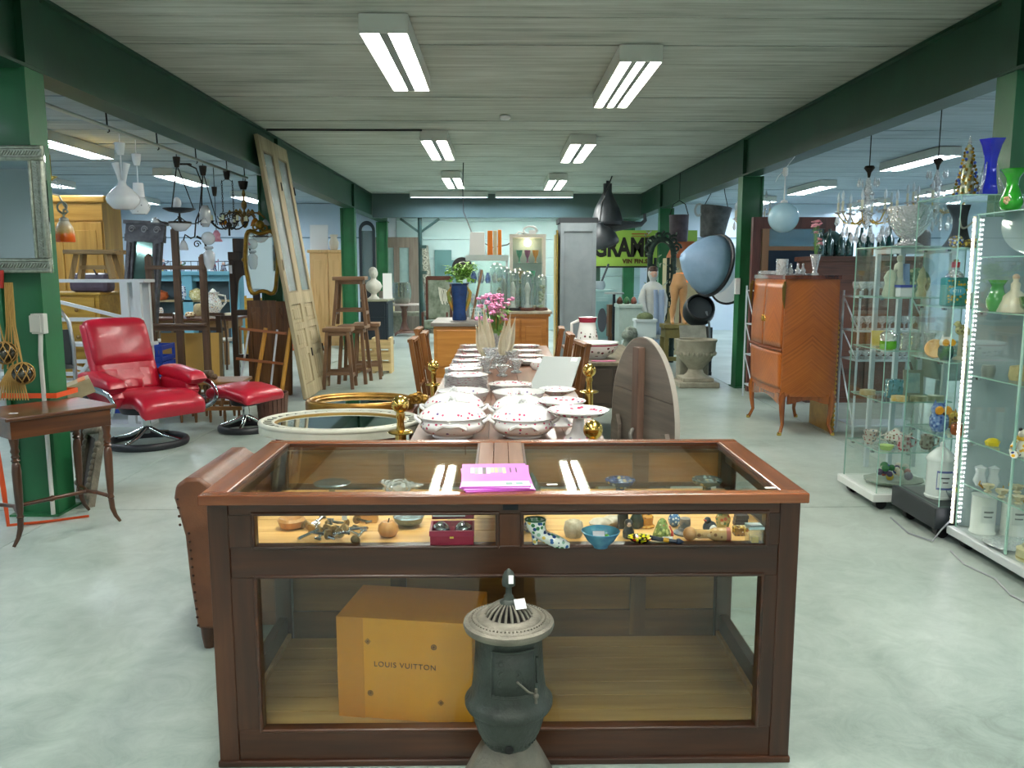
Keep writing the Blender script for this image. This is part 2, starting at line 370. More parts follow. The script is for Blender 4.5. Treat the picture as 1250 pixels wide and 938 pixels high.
for k, x in enumerate((-.9, .9)): fixture(x, 19.25, label='unseen ceiling light added behind the far cross beam to brighten the far wall, %s one' % ('left','right')[k], along='x')  # added lamps, hidden by the beam, that brighten the far wall
q = M(); q.lathe([(.055,0),(.06,-.02),(.045,-.035),(.001,-.04)], 20); q.thing('smoke_detector', WHITE, 'round white smoke detector between the two nearest ceiling lights', 'detector', V(.06,9.0,CZ-.001))
q = M(); q.tube([(-2.7,9.85,CZ-.008),(-.9,9.85,CZ-.008)], .012, 6); q.thing('ceiling_cable', PL('2b3030', .5), 'dark cable along the ceiling from the left beam to the second ceiling light', 'cable')
# hanging rail under the left beam
RX0, RZ0 = -3.08, 2.615
q = M(); q.tube([(RX0,4.6,RZ0),(RX0,10.3,RZ0)], .015, 8)
rail = q.thing('hanging_rail', PL('b9bdb4', .4, .4), 'grey steel rail below the left beam from which the old lamps hang', 'rail')
for y in (4.8,5.75,6.7,7.65,8.6,9.55,10.2):
    q = M(); q.tube([(RX0,y,RZ0),(RX0-.02,y,CZ-.002)], .006, 5); q.tube([(RX0,y+.02,RZ0+.01),(RX0,y+.03,RZ0-.03),(RX0,y,RZ0-.04)], .005, 5); q.part('hook', IRON, rail)
# ---------------------------------------------------------------- the glazed counter in front
CASE = WD('2a150a', '54301a', .34, 'z', 1.0, .15, '3f2110'); CASEX = WD('2a150a', '54301a', .34, 'x', 1.0, .15, '3f2110'); CASEY = WD('4d2a17', '8f5733', .3, 'y', 1.0, .3, '6f4125')
CASETOP = WD('5c3119', '955a35', .25, 'x', 1.0, .35, '7c4628'); CASESTRIP = WD('6e4a3a', 'a07b66', .3, 'y', 1, .3, '87614e')
PINE = WD('bd8a48', 'ecc07a', .5, 'x', .8, 0, 'dba964'); PINED = WD('8f6f3e', 'bd9a5c', .5, 'x', .8, 0, 'a8844a'); OAKP = WD('7a5228', 'b58548', .45, 'x', .6, .1, '986b36')
case = E('display_case', 'dark wooden shop counter with glazed top and front, filled with small curios', 'display case', (0,0,0))
x0, x1, y0, y1 = -.855, .885, 2.325, 3.04; zt = .86
for px, py, nm in ((x0,y0,'corner_post'),(x1-.06,y0,'corner_post'),(x0,y1-.06,'corner_post'),(x1-.06,y1-.06,'corner_post')):
    q = M(); q.bb(px, px+.06, py, py+.06, 0, zt-.03); q.part(nm, CASE, case, bev=.004)
for a, m_ in (((x0+.06,x1-.06,y0+.004,y0+.04,0,.118),CASEX),((x0+.06,x1-.06,y0+.004,y0+.04,.598,.695),CASEX),((x0+.06,x1-.06,y0+.004,y0+.04,.79,zt-.03),CASEX)):
    q = M(); q.bb(*a); q.part('front_rail', m_, case, bev=.003)
for xa, xb, za, zb in ((x0+.06,-.72,.118,.598),(.778,x1-.06,.118,.598),(x0+.06,-.72,.695,.79),(-.012,.068,.695,.79),(.785,x1-.06,.695,.79)):
    q = M(); q.bb(xa, xb, y0+.004, y0+.04, za, zb); q.part('front_stile', CASE, case)
def bead(xa, xb, za, zb, w=.008):
    q = M(); y = y0-.002
    for a in ((xa-w,xb+w,za-w,za),(xa-w,xb+w,zb,zb+w)): q.tube([(a[0],y+.006,(a[2]+a[3])/2),(a[1],y+.006,(a[2]+a[3])/2)], w*.75, 8)
    for a in ((xa-w,za,zb),(xb,za,zb)): q.tube([(a[0]+w/2,y+.006,za-w),(a[0]+w/2,y+.006,zb+w)], w*.75, 8)
    q.part('window_bead', CASEX, case)
for a in ((-.72,.778,.118,.598),(-.72,-.012,.695,.79),(.068,.785,.695,.79)):
    bead(*a); q = M(); q.bb(a[0]-.004,a[1]+.004,y0+.02,y0+.024,a[2]-.004,a[3]+.004); q.part('front_pane', PANE, case)
q = M(); q.bb(x0-.004, x1+.004, y0-.006, y0+.012, 0, .02); q.part('plinth', CASEX, case, bev=.004)
q = M(); q.bb(x0+.02, x1-.02, y0+.02, y1-.02, .0, .09); q.part('base_frame', CASEX, case)
for k in range(7):   # pine boards of the lower floor
    w = (y1-y0-.1)/7; q = M(); q.bb(x0+.04, x1-.04, y0+.045+k*w+.002, y0+.045+(k+1)*w-.002, .09, .104); q.part('floor_board', PINED, case)
for k in range(5):   # pine boards of the display shelf
    w = (y1-y0-.1)/5; q = M(); q.bb(x0+.04, x1-.04, y0+.045+k*w+.0018, y0+.045+(k+1)*w-.0018, .668, .688); q.part('shelf_board', PINE, case)
for s in (0, 1):     # glazed ends
    xa = x0+.012 if s == 0 else x1-.044
    for a in ((0,.19),(.598,.695),(.79,zt-.03)):
        q = M(); q.bb(xa, xa+.032, y0+.06, y1-.06, *a); q.part('end_rail', WD('221108','46260f',.34,'y',1,.15,'331a0a'), case)
    q = M(); q.bb(xa+.014, xa+.018, y0+.055, y1-.055, .185, .603); q.part('end_pane', PANE, case)
    q = M(); q.bb(xa+.014, xa+.018, y0+.055, y1-.055, .69, .795); q.part('end_pane', PANE, case)
    q = M(); q.bb(xa+(.032 if s==0 else -.012), xa+(.044 if s==0 else 0), y0+.06, y1-.06, .104, .125); q.part('skirting', PINED, case)
# panelled back
yb = y1-.03
for xa, xb in ((x0+.06,-.42),(-.36,.03),(.09,.5),(.56,x1-.06)):
    for za, zb in ((.2,.585),(.705,.82)):
        q = M(); q.bb(xa, xb, yb+.008, yb+.016, za, zb); q.part('back_panel', OAKP, case)
for xa, xb in ((-.42,-.36),(.03,.09),(.5,.56)):
    q = M(); q.bb(xa, xb, yb-.004, yb+.02, .1, zt-.03); q.part('back_stile', WD('50341a','80592f',.4,'z',1,0,'684526'), case)
for za, zb in ((.085,.2),(.585,.667),(.69,.705),(.82,zt-.03)):
    q = M(); q.bb(x0+.06, x1-.06, yb-.002, yb+.018, za, zb); q.part('back_rail', WD('50341a','80592f',.4,'x',1,0,'684526'), case)
# top: frame, two panes, three middle boards
tx0, tx1, ty0, ty1 = -.868, .897, 2.29, 3.065
for a, m_ in (((tx0,tx1,ty0,ty0+.042),CASETOP),((tx0,tx1,ty1-.045,ty1),CASETOP),((tx0,tx0+.075,ty0+.042,ty1-.045),CASEY),((tx1-.075,tx1,ty0+.042,ty1-.045),CASEY)):
    q = M(); q.bb(*a, zt-.03, zt); q.part('top_rail', m_, case, bev=.004)
for k in range(3):
    w = .052; q = M(); q.bb(-.075+k*w+.001, -.075+(k+1)*w-.001, ty0+.042, ty1-.045, zt-.03, zt-.001); q.part('top_board', CASESTRIP, case, bev=.002)
for xa, xb in ((tx0+.075,-.075),(.081,tx1-.075)):
    q = M(); q.bb(xa-.005, xb+.005, ty0+.037, ty1-.04, zt-.014, zt-.009); q.part('top_pane', PANE, case)
    q = M()
    for a in ((xa,xb,ty0+.042,ty0+.05),(xa,xb,ty1-.053,ty1-.045),(xa,xa+.008,ty0+.05,ty1-.053),(xb-.008,xb,ty0+.05,ty1-.053)): q.bb(*a, zt-.009, zt-.003)
    q.part('glazing_strip', CASEX, case)
q = M(); q.box((.03,y0-.004,.82),(.045,.012,.026)); q.part('lock_plate', PL('23252a',.4,.7), case)
for px, py in ((940,596),(674,592)):
    p = fl(px,py,zt); q = M(); q.box((0,0,.0008),(.032,.013,.0012), .05); q.thing('price_tag', TAG, 'small white paper tag on the counter edge, %s' % ('near its far right corner' if px > 900 else 'right of the violet leaflets'), 'tag', p)
# the orange box in the lower compartment
bxm = PL('d88e08', .5, c2='e29a0c', vs=3)
B0 = fl(412,880,.104); B1 = fl(578,896,.104); ang = atan2(B1.y-B0.y, B1.x-B0.x)
ang = -.16; box = E('gift_box', 'large orange cardboard gift box with small lettering inside the counter', 'box', (B0.x, max(B0.y,2.43), .1045), ang)
BW, BD, BH = .43, .26, .335
q = M(); q.bb(0,BW,0,BD,0,BH-.004); q.part('carton', bxm, box, bev=.002)
q = M(); q.bb(.0,.085,-.0015,0,.0,BH-.004); q.part('wrap_fold', PL('c98006', .5), box)
def text(name, s, size, mat, parent, loc, rot, ext=.0006, font=None, label=None, align='LEFT', sx=1.0, space=1.0, off=0):
    c = bpy.data.curves.new(name, 'FONT'); c.body = s; c.size = size; c.extrude = ext; c.align_x = align; c.space_character = space; c.offset = off
    t = bpy.data.objects.new(name+'_c', c); COL.objects.link(t)
    me = bpy.data.meshes.new_from_object(t.evaluated_get(bpy.context.evaluated_depsgraph_get())); bpy.data.objects.remove(t)
    me.materials.clear(); me.materials.append(mat)
    o = bpy.data.objects.new(name, me); COL.objects.link(o); o.parent = parent; o.location = loc; o.rotation_euler = rot; o.scale = (sx,1,1)
    if label: o['label'] = label
    return o
INK = PL('4a2a0a', .6)
text('lettering', 'LOUIS VUITTON', .024, INK, box, (.118,-.0022,.175), (pi/2,0,0), space=1.15)
for gx, gz, kd in ((.105,.085,0),(.33,.07,1),(.1,.255,1),(.31,.25,0)):
    q = M(); rr = .009
    if kd == 0:
        q.ring(ell(rr,rr,16), ell(rr*.72,rr*.72,16), 0, .0006)
        for a in range(4): q.prism([(rr*.62*cos(a*pi/2),rr*.62*sin(a*pi/2)),(.003*cos(a*pi/2+.8),.003*sin(a*pi/2+.8)),(0,0),(.003*cos(a*pi/2-.8),.003*sin(a*pi/2-.8))], 0, .0006)
    else:
        d = [(rr*1.1,0),(0,rr*1.1),(-rr*1.1,0),(0,-rr*1.1)]; e_ = [(x*.75,y*.75) for x,y in d]; q.ring(d, e_, 0, .0006)
        for a in range(4): q.prism([(rr*.6*cos(a*pi/2+pi/4),rr*.6*sin(a*pi/2+pi/4)),(.0028*cos(a*pi/2+pi/4+.9),.0028*sin(a*pi/2+pi/4+.9)),(0,0),(.0028*cos(a*pi/2+pi/4-.9),.0028*sin(a*pi/2+pi/4-.9))], 0, .0006)
    q.part('printed_motif', INK, box, (gx,-.0015,gz), (pi/2,0,0))
# violet leaflets
LV = PL('c659c9', .4, c2='cf6fd2', vs=5); lw, lh = .205, .285
for k in range(4):
    e = E('leaflet', ['bottom', 'second', 'third', 'topmost'][k]+' violet leaflet of the small stack on the middle of the counter top', 'leaflet', (-.012+[.014,.01,-.004,0][k], 2.325+[-.006,-.004,.0,.006][k], zt+.001+k*.0032), [.1,.05,-.02,.03][k], 'violet leaflets on the counter')
    q = M(); q.bb(-lw/2,lw/2,0,lh,0,.0026); q.part('sheet', LV, e)
    q = M(); q.bb(-lw/2+.002,lw/2-.002,.006,.06,.0026,.003); q.part('white_band', PL('e9e4f0',.4), e)
    if k == 3:
        for j in range(9):
            q = M(); q.bb(-.075+j*.0125,-.064+j*.0125,.15+R.uniform(0,.02),.235,.0026,.0029); q.part('printed_picture', PL(R.choice(['e8e6df','b7a77e','8d9a94','d8d2c2','555a55','c2b590']),.4), e)
        for j in range(2):
            q = M(); q.bb(.048+j*.018,.053+j*.018,.17,.23,.0026,.0029); q.part('printed_stroke', PL('3a2a3f',.4), e)
        for j in range(2):
            q = M(); q.bb(.03+j*.03,.05+j*.03,.02,.045,.003,.0032); q.part('printed_mark', PL('5f8f88',.4), e)
# ---------------------------------------------------------------- curios on the display shelf
SZ = .6885
def sp(px, py): return fl(px, py, SZ)
LTW = WD('a87036','d39a56',.35,'z',2,.2,'c28644')
q = M(); q.lathe([(.018,0),(.034,.006),(.044,.028),(.036,.036),(.03,.03),(.001,.012)],24); e = q.thing('turned_bowl', LTW, 'turned wooden bowl at the left end of the counter display', 'bowl', sp(356,645))
STEEL = PL('b9bcc2', .22, 1.0); KNB = PL('8a6a3c', .35, .6, c2='a98c5c', vs=60)
for k in range(18):
    p = sp(411+R.uniform(-32,32), 656+R.uniform(-12,9)); e = E('steel_peg', 'small steel peg with a round bronze head in the tangled heap on the display shelf', 'peg', p+V(0,0,.007+.011*(k%3)), R.uniform(0,6.28), 'heap of steel pegs', rot=(R.uniform(-.35,.35),R.uniform(-.3,.3),R.uniform(0,6.28))); e.scale = (1.15,1.15,1.15)
    q = M(); q.tube([(-.034,0,0),(.022,0,0)], .0042, 6); q.tube([(-.034,-.009,0),(-.034,.009,0)], .0038, 6); q.part('shank', STEEL, e)
    q = M(); q.lathe([(.012,0),(.0135,.003),(.012,.006),(.001,.007)],14,mat=TR(.022,0,0)@RY(pi/2)); q.part('head', KNB, e)
p = sp(421,650); q = M(); q.box((0,0,.05),(.016,.001,.022), .3); q.thing('price_tag', TAG, 'white tag stuck in the heap of steel pegs', 'tag', p)
q = M(); q.bb(-.03,.03,-.02,.02,0,.04); q.thing('pine_block', PINE, 'small pale wooden box behind the steel pegs', 'box', sp(450,637), bev=.002)
q = M(); q.lathe([(.008,0),(.024,.004),(.032,.02),(.03,.036),(.018,.048),(.006,.046),(.001,.044)],20); a = q.thing('wooden_apple', LTW, 'polished wooden apple left of the red jewel box', 'ornament', sp(474,655))
q = M(); q.tube([(0,0,.044),(.004,0,.058)],.002,5); q.part('stalk', IRON, a)
q = M(); q.lathe([(.02,0),(.042,.012),(.05,.032),(.046,.036),(.03,.03),(.001,.026)],24); q.thing('silver_bowl', PL('9aa6ac',.25,.8,c2='6f8088',vs=60,bump=.4,bs=120), 'small round silvered bowl behind the wooden apple', 'bowl', sp(499,642))
RD = PL('7d1230',.5,c2='8d1838',vs=9); j = E('jewel_box', 'opened dark red jewel box holding two silver domes', 'box', sp(551,669)+V(0,.055,0), .02)
q = M(); q.bb(-.064,.064,-.05,.05,0,.034); q.part('tray', RD, j, bev=.002)
q = M(); q.ring([(-.066,-.052),(.066,-.052),(.066,.052),(-.066,.052)],[(-.06,-.046),(.06,-.046),(.06,.046),(-.06,.046)],.034,.05); q.part('rim', PL('8c1f40',.4), j)
q = M(); q.box((0,.07,.075),(.13,.018,.05),RX(-.25)); q.part('lid', RD, j, bev=.003); q = M(); q.box((-.012,.059,.078),(.1,.002,.034),RX(-.25)); q.part('satin_lining', PL('cfd6da',.4), j)
for dx in (-.034,.034):
    q = M(); q.lathe([(.026,0),(.028,.004),(.024,.016),(.012,.026),(.004,.029),(.001,.03)],20,(dx,0,.034)); q.part('silver_dome', STEEL, j)
q = M(); q.box((.0,-.051,.03),(.012,.003,.006)); q.part('clasp', BRASS, j)
# ceramic boot
BOOT = SPOT('dfe9e4', ('2f5f9a','3b7d4d','8fb8a2','d8c060','27477a'), 70, .42); b = E('ceramic_boot', 'flowered faience ankle boot with a heel on the display shelf', 'ornament', sp(668,668), -.12)
q = M()
def bootf(u, v):
    s = [(-.036,.083,.03,.026),(-.034,.06,.028,.024),(-.022,.04,.027,.022),(.0,.028,.03,.02),(.028,.018,.028,.019),(.052,.011,.02,.014),(.066,.007,.007,.006)]
    t = v*(len(s)-1); i = min(int(t), len(s)-2); f = t-i; c = [s[i][k]*(1-f)+s[i+1][k]*f for k in range(4)]
    a = 2*pi*u; hor = 1-min(1,max(0,(v-.2)/.4))
    return (c[0]+c[2]*cos(a)*(hor)+.008*(1-hor)*0, c[3]*sin(a), max(.0,c[1]+(c[3]*cos(a)*(1-hor))))
q.grid(bootf, 16, 18); q.part('boot_body', BOOT, b, thick=.002)
q = M(); q.lathe([(.008,0),(.007,.012),(.012,.034),(.014,.044)],12,(-.036,0,0)); q.part('heel', BOOT, b)
q = M(); q.tube([(-.036+.03*cos(2*pi*i/20),.026*sin(2*pi*i/20),.083) for i in range(20)],.003,6,True); q.part('collar', PL('2f5b40',.3), b)
q = M(); q.lathe([(.024,0),(.03,.02),(.026,.046),(.02,.05),(.001,.035)],18,flute=.07,fn=9); q.thing('fluted_pot', PL('cdbfa6',.5,c2='a8987c',vs=40), 'small cream pot with folded sides behind the faience boot', 'pot', sp(700,655))
for k,(px,py,nm) in enumerate(((733,646,'cream shell shaped ornament left of the blue bowl rim'),(748,643,'second cream shell ornament, behind the blue bowl'))):
    q = M(); q.lathe([(.012,0),(.024,.008),(.03,.02),(.018,.034),(.001,.036)],18,flute=.13,fn=7,sx=1.2,sy=.8); q.thing('shell_ornament', PL('d9cfc0',.45,c2='b3a590',vs=30), nm, 'ornament', sp(px,py))
q = M(); q.lathe([(.018,0),(.02,.006),(.034,.02),(.048,.045),(.0455,.046),(.031,.024),(.001,.014)],28); bo = q.thing('blue_bowl', PL('5d9fb5',.2,c2='3f6f96',vs=25), 'footed blue glazed bowl holding a tag in the counter display', 'bowl', sp(733,668)); bo.scale = (1.2,1.2,1.1)
q = M(); q.box((-.006,-.004,.035),(.034,.002,.024),RX(-.9)); q.thing('price_tag', TAG, 'white tag lying in the blue bowl', 'tag', bo.location+V(0,0,.004))
q = M(); q.ball((0,0,.0),.008,8,6); q.thing('green_bead', PL('58b53a',.3), 'green glass bead lying in the blue bowl', 'bead', bo.location+V(.018,-.002,.032))
def doll(nm, label, loc, body, face, h=.06, cat='figurine'):
    e = E(nm, label, cat, loc); k = h/.06
    q = M(); q.lathe([(.013*k,0),(.017*k,.004*k),(.018*k,.02*k),(.012*k,.034*k),(.011*k,.038*k),(.014*k,.047*k),(.01*k,.056*k),(.001,.06*k)],16); q.part('body', body, e)
    q = M(); q.ball((0,-.0095*k,.045*k),.008*k,10,6,sy=.6); q.part('face', face, e); return e
FACE = PL('d9b3a2',.5)
doll('painted_doll','small black painted doll right of the blue bowl',sp(767,657),PL('17151a',.3),FACE,.06)
doll('painted_doll','taller dark green painted doll behind the black one',sp(777,644),PL('1f3a30',.3,c2='2c2a20',vs=60),FACE,.075)
q = M(); q.bb(-.016,.016,-.012,.012,0,.06); q.thing('black_tin', BLACK, 'upright black tin behind the black painted doll', 'tin', sp(760,645), bev=.003)
# painted spoon
s = E('painted_spoon','yellow and black lacquered wooden spoon lying on the display shelf','spoon',sp(781,664),-.06); s.scale = (1.15,1.2,1.3)
YL = SPOT('1c1a16',('e8d51e','f0e04a','b9c020','c43a20'),95,.5)
q = M(); q.lathe([(.001,.002),(.02,.005),(.032,.014),(.034,.017),(.03,.014),(.001,.006)],22,sx=1.0,sy=.72); q.part('spoon_bowl', YL, s)
q = M(); q.tube([(.03,0,.014),(.06,-.004,.012),(.098,-.008,.008)],[.006,.0045,.005],8); q.part('handle', PL('1f2a3c',.3), s); q = M(); q.tube([(.06,-.004,.012),(.074,-.0055,.0105)],.0053,8); q.part('painted_ring', PL('d8a520',.3), s)
q = M(); q.lathe([(.001,-.009),(.007,-.006),(.008,0),(.001,.012)],10,mat=TR(.1,-.008,.009)@RY(pi/2)); q.part('handle_end', PL('22354f',.3), s)
q = M(); q.box((.078,-.008,.018),(.03,.014,.0012),RX(.6)); q.thing('price_tag', TAG, 'white tag on the handle of the lacquered spoon', 'tag', s.location+V(.004,0,.0))
q = M(); q.lathe([(.026,0),(.027,.004),(.02,.008),(.022,.034),(.017,.038),(.001,.036)],18); q.thing('ochre_cup', SPOT('c88a2c',('7d4a12','e0b050','52330f'),70,.35), 'ochre ceramic cup with a dark foot behind the green bell', 'cup', sp(789,643))
g = E('bell_figurine','green flowered bell shaped figurine with a red tassel','figurine',sp(808,655))
q = M(); q.lathe([(.028,0),(.029,.004),(.02,.028),(.013,.048),(.006,.056),(.001,.058)],18); q.part('skirt', SPOT('7f9448',('c9d27e','b2442e','566b2c','e0d8a0'),85,.42), g)
q = M(); q.tube([(.02,-.01,.036),(.028,-.014,.02),(.029,-.015,.006)],[.002,.003,.005],6); q.part('tassel', PL('b8322a',.5), g)
q = M(); q.ball((0,0,.022),.02,16,12,sz=1.1); q.thing('striped_egg', SPOT('4a78b0',('d8e2ee','2a4c86'),110,.4), 'blue and white speckled egg behind the green bell', 'egg', sp(823,643))
q = M(); q.lathe([(.034,0),(.036,.006),(.022,.012),(.02,.02),(.001,.02)],20); q.lathe([(.013,.02),(.017,.03),(.016,.05),(.001,.052)],14); q.thing('hat_ornament', PL('4d5866',.5,c2='9a8a78',vs=40), 'dark brimmed dish topped with a stony lump', 'ornament', sp(836,652))
pg = E('bird_figurine','small black and white bird figurine behind the lying wooden doll','figurine',sp(866,652))
q = M(); q.ball((0,0,.022),.02,14,10,sx=1.1,sy=.8,sz=1.05); q.ball((-.008,-.004,.045),.011,10,8); q.part('body', PL('26303c',.35), pg); q = M(); q.ball((.006,-.011,.02),.013,10,8,sy=.6); q.part('belly', PL('e6e6e2',.4), pg); q = M(); q.lathe([(.004,0),(.001,.01)],6,mat=TR(-.014,-.01,.045)@RY(-1.2)); q.part('beak', PL('c8442a',.4), pg)
kd = E('wooden_doll','lying turned wooden doll with a round head, painted bands','doll',sp(842,660)+V(0,0,.0),-.1)
q = M(); q.ball((0,0,.021),.021,16,12); q.part('head', LTW, kd); q = M(); q.lathe([(.012,0),(.014,.01),(.013,.04),(.02,.055),(.0215,.1),(.02,.104),(.001,.104)],18,mat=TR(.016,0,.0215)@RY(pi/2)); q.part('body', SPOT('d2a466',('b98a48','e0bc86','8c5a2a'),60,.35), kd); q = M(); q.lathe([(.0218,0),(.0222,.004),(.0218,.012)],18,mat=TR(.106,0,.0215)@RY(pi/2),close=False); q.part('painted_band', PL('b5543a',.4), kd)
q = M(); q.lathe([(.014,0),(.02,.02),(.024,.04),(.016,.056),(.02,.06)],16); q.thing('mosaic_vase', SPOT('b9a35e',('5f7d4a','c06038','e4d6a0','41586e'),80,.45), 'small mosaic patterned vase behind the lying doll', 'vase', sp(882,648))
for k in range(3):
    q = M(); q.bb(-.02,.02,-.014,.014,0,.011); q.thing('dark_coaster', PL('352b33',.4), '%s of the stacked little dark boxes at the back right of the display' % ['bottom','middle','top'][k], 'box', sp(903,641)+V(.002*k,0,k*.0115), group='little dark boxes')
q = M(); q.bb(-.02,.02,-.016,.016,0,.026); q.thing('tea_tin', SPOT('8a6a2e',('d8b64a','5a3a1c','d8d0b0'),90,.4), 'little yellow and brown tin at the right of the display', 'tin', sp(903,653), bev=.002)
jr = E('glass_jar','small glass jar with a tag on its lid at the right end of the display','jar',sp(924,668)+V(0,.03,0))
q = M(); q.bb(-.022,.022,-.022,.022,0,.05); q.part('jar_body', CLEAR, jr, bev=.004); q = M(); q.bb(-.023,.023,-.023,.023,.05,.058); q.part('lid', PL('a9c6c8',.3), jr); q = M(); q.box((0,0,.0595),(.034,.022,.001),.3); q.part('tag', TAG, jr); q = M(); q.box((0,-.004,.014),(.02,.016,.02)); q.part('yellow_content', PL('d8b424',.4), jr)
q = M(); q.ball((0,0,.0),.018,12,8); q.thing('blue_marble', PL('31579a',.2,c2='d8dfe6',vs=60), 'blue and white china ball at the left end of the right-hand window', 'ball', sp(645,650)+V(0,0,.018))
# pieces seen through the top panes
def back(px, py, z, Y=2.93): p = fl(px,py,z); return V(p.x, min(p.y, 2.96), SZ)
q = M(); q.lathe([(.03,0),(.012,.006),(.01,.045),(.05,.05),(.066,.058),(.062,.06),(.001,.054)],26); q.thing('silver_salver', PL('a7b6bc',.2,.9,c2='7c929c',vs=50), 'round silver salver seen through the left top pane', 'plate', V(at(405,588,2.86).x,2.86,SZ))
gb = M(); gb.lathe([(.02,0),(.036,.02),(.04,.045),(.03,.065),(.001,.072)],18,sx=1.25); gb.tube([(.02,0,.055),(.06,0,.045),(.09,0,.05)],[.022,.012,.004],8); gb.tube([(-.03,0,.05),(-.055,0,.062),(-.07,0,.06)],[.02,.01,.002],8); gb.thing('glass_bird', CUT, 'clear glass bird ornament seen through the left top pane', 'ornament', V(at(486,580,2.86).x,2.86,SZ))
gb = M(); gb.lathe([(.02,0),(.034,.02),(.03,.05),(.012,.08),(.001,.095)],16); gb.thing('glass_pear', GL('8fb0a4',.1,.7,2,haze='9ab8ae',hz=.3), 'greenish glass pear beside the middle boards under the right pane', 'ornament', V(at(649,580,2.86).x,2.86,SZ))
q = M(); q.lathe([(.03,0),(.015,.006),(.015,.035),(.05,.048),(.055,.062),(.05,.064),(.001,.048)],24); q.thing('painted_dish', SPOT('35508a',('d8c27a','b8c8e0','203058'),60,.4), 'dark blue painted dish seen through the right top pane', 'dish', V(at(757,590,2.88).x,2.88,SZ))
q = M(); q.lathe([(.03,0),(.015,.006),(.015,.035),(.05,.048),(.055,.062),(.05,.064),(.001,.048)],24); q.thing('painted_dish', SPOT('4a5a5c',('8aa0a0','c4b48a','2c3638'),60,.4), 'grey patterned dish at the right under the right top pane', 'dish', V(at(863,590,2.88).x,2.88,SZ))
# ---------------------------------------------------------------- cast iron stove before the counter
ST = PL('303632',.5,.3,c2='4a524c',vs=7,bump=.35,bs=70); STR = PL('6d6a60',.55,.4,c2='8b877a',vs=12,bump=.35,bs=90)
sc_ = at(621,800,2.08); st = E('cast_iron_stove','round grey-black cast iron stove with a pierced lid and finial before the counter','stove',(sc_.x,2.08,0))
q = M(); q.lathe([(.062,.225),(.07,.24),(.084,.265),(.094,.295),(.098,.32),(.101,.33),(.115,.336),(.119,.345),(.119,.355),(.113,.363),(.105,.37),(.101,.384),(.099,.396),(.0985,.4),(.0945,.43),(.0915,.48),(.089,.535),(.093,.54),(.093,.552)],44); q.part('body', ST, st)
q = M()
for k in range(34):
    a = 2*pi*k/34; q.bar((.073*cos(a),.073*sin(a),.245),(.0955*cos(a),.0955*sin(a),.318),.006,.005)
q.part('fluting', ST, st, kind='stuff')
q = M(); q.lathe([(.104,.55),(.118,.556),(.1215,.566),(.12,.574),(.112,.578),(.108,.576),(.104,.581),(.09,.585),(.086,.582),(.082,.588),(.07,.592),(.062,.592)],48,close=False); q.part('lid_ring', STR, st)
q = M(); q.lathe([(.06,.585),(.001,.586)],30,close=False); q.part('lid_floor', PL('1b1a18',.8), st)
for k in range(22):
    a = 2*pi*k/22; q = M(); q.tube([(.063*cos(a),.063*sin(a),.59),(.052*cos(a),.052*sin(a),.606),(.036*cos(a),.036*sin(a),.618),(.02*cos(a),.02*sin(a),.625)],[.0042,.004,.003,.002],6); q.part('grille_bar', STR, st)
q = M(); q.lathe([(.026,.62),(.024,.628),(.014,.634),(.013,.642),(.009,.646),(.0075,.668),(.017,.672),(.0185,.684),(.017,.69),(.0165,.698),(.012,.708),(.004,.716),(.001,.718)],20); q.part('finial', ST, st)
q = M()
for k in range(60):
    a = 2*pi*k/60; q.ball((.098*cos(a),.098*sin(a),.5845),.0026,5,4)
q.part('beading', STR, st, kind='stuff')
def onbody(m, a0, a1, z0, z1, r, t=.004, n=10):
    def f(u, v): a = a0+(a1-a0)*u; rr = r+t-(z0+(z1-z0)*v-.4)*.022; return (rr*sin(a), -rr*cos(a), z0+(z1-z0)*v)
    m.grid(f, n, 2)
q = M(); onbody(q, -.5, .78, .4, .525, .0945, .001); d = q.part('stove_door', ST, st, thick=.004)
q = M()
for a0 in (-.5,.78): q.tube([(.096*sin(a0),-.096*cos(a0),.4),(.093*sin(a0),-.093*cos(a0),.525)],.003,6)
for z in (.4,.525): q.tube([((.0965-(z-.4)*.022)*sin(-.5+1.28*i/10),-(.0965-(z-.4)*.022)*cos(-.5+1.28*i/10),z) for i in range(11)],.003,6)
for i in range(7): q.tube(spiral((.02*(i%3-1),-.093,.44+.028*(i//3)),.012,.003,1.5,14),.002,5)
q.part('door_relief', ST, d)
q = M(); q.tube([(.02,-.098,.45),(.05,-.094,.42),(.066,-.086,.41)],.003,6); q.ball((.07,-.088,.405),.008,8,6); q.tube([(.07,-.086,.425),(.07,-.088,.385)],.004,6); q.part('latch', STR, st)
q = M(); q.tube([(.075*1,-.062,.43),(.072,-.062,.5)],.0045,8); q.part('hinge', ST, st)
q = M(); q.lathe([(.185,.0),(.19,.015),(.175,.04),(.15,.08),(.125,.13),(.1,.18),(.08,.215),(.066,.232)],8,mat=RZ(pi/8)); q.part('foot', STR, st)
q = M(); q.lathe([(.001,0),(.011,.001),(.012,.004),(.01,.006),(.001,.006)],12,mat=TR(0,-.08,.252)@RX(pi/2)); q.part('ash_hole', PL('0c0c0d',.7), st)
q = M(); q.box((.006,-.018,.694),(.013,.002,.022),RX(-.35)); q.thing('price_tag', TAG, 'pale tag stuck on the finial of the stove', 'tag', (sc_.x,2.08,.0))
q = M(); q.box((.03,-.026,.63),(.03,.001,.028),RZ(.3)@RX(-.75)); q.thing('price_tag', TAG, 'pale tag lying on the pierced lid of the stove', 'tag', (sc_.x,2.08,0))
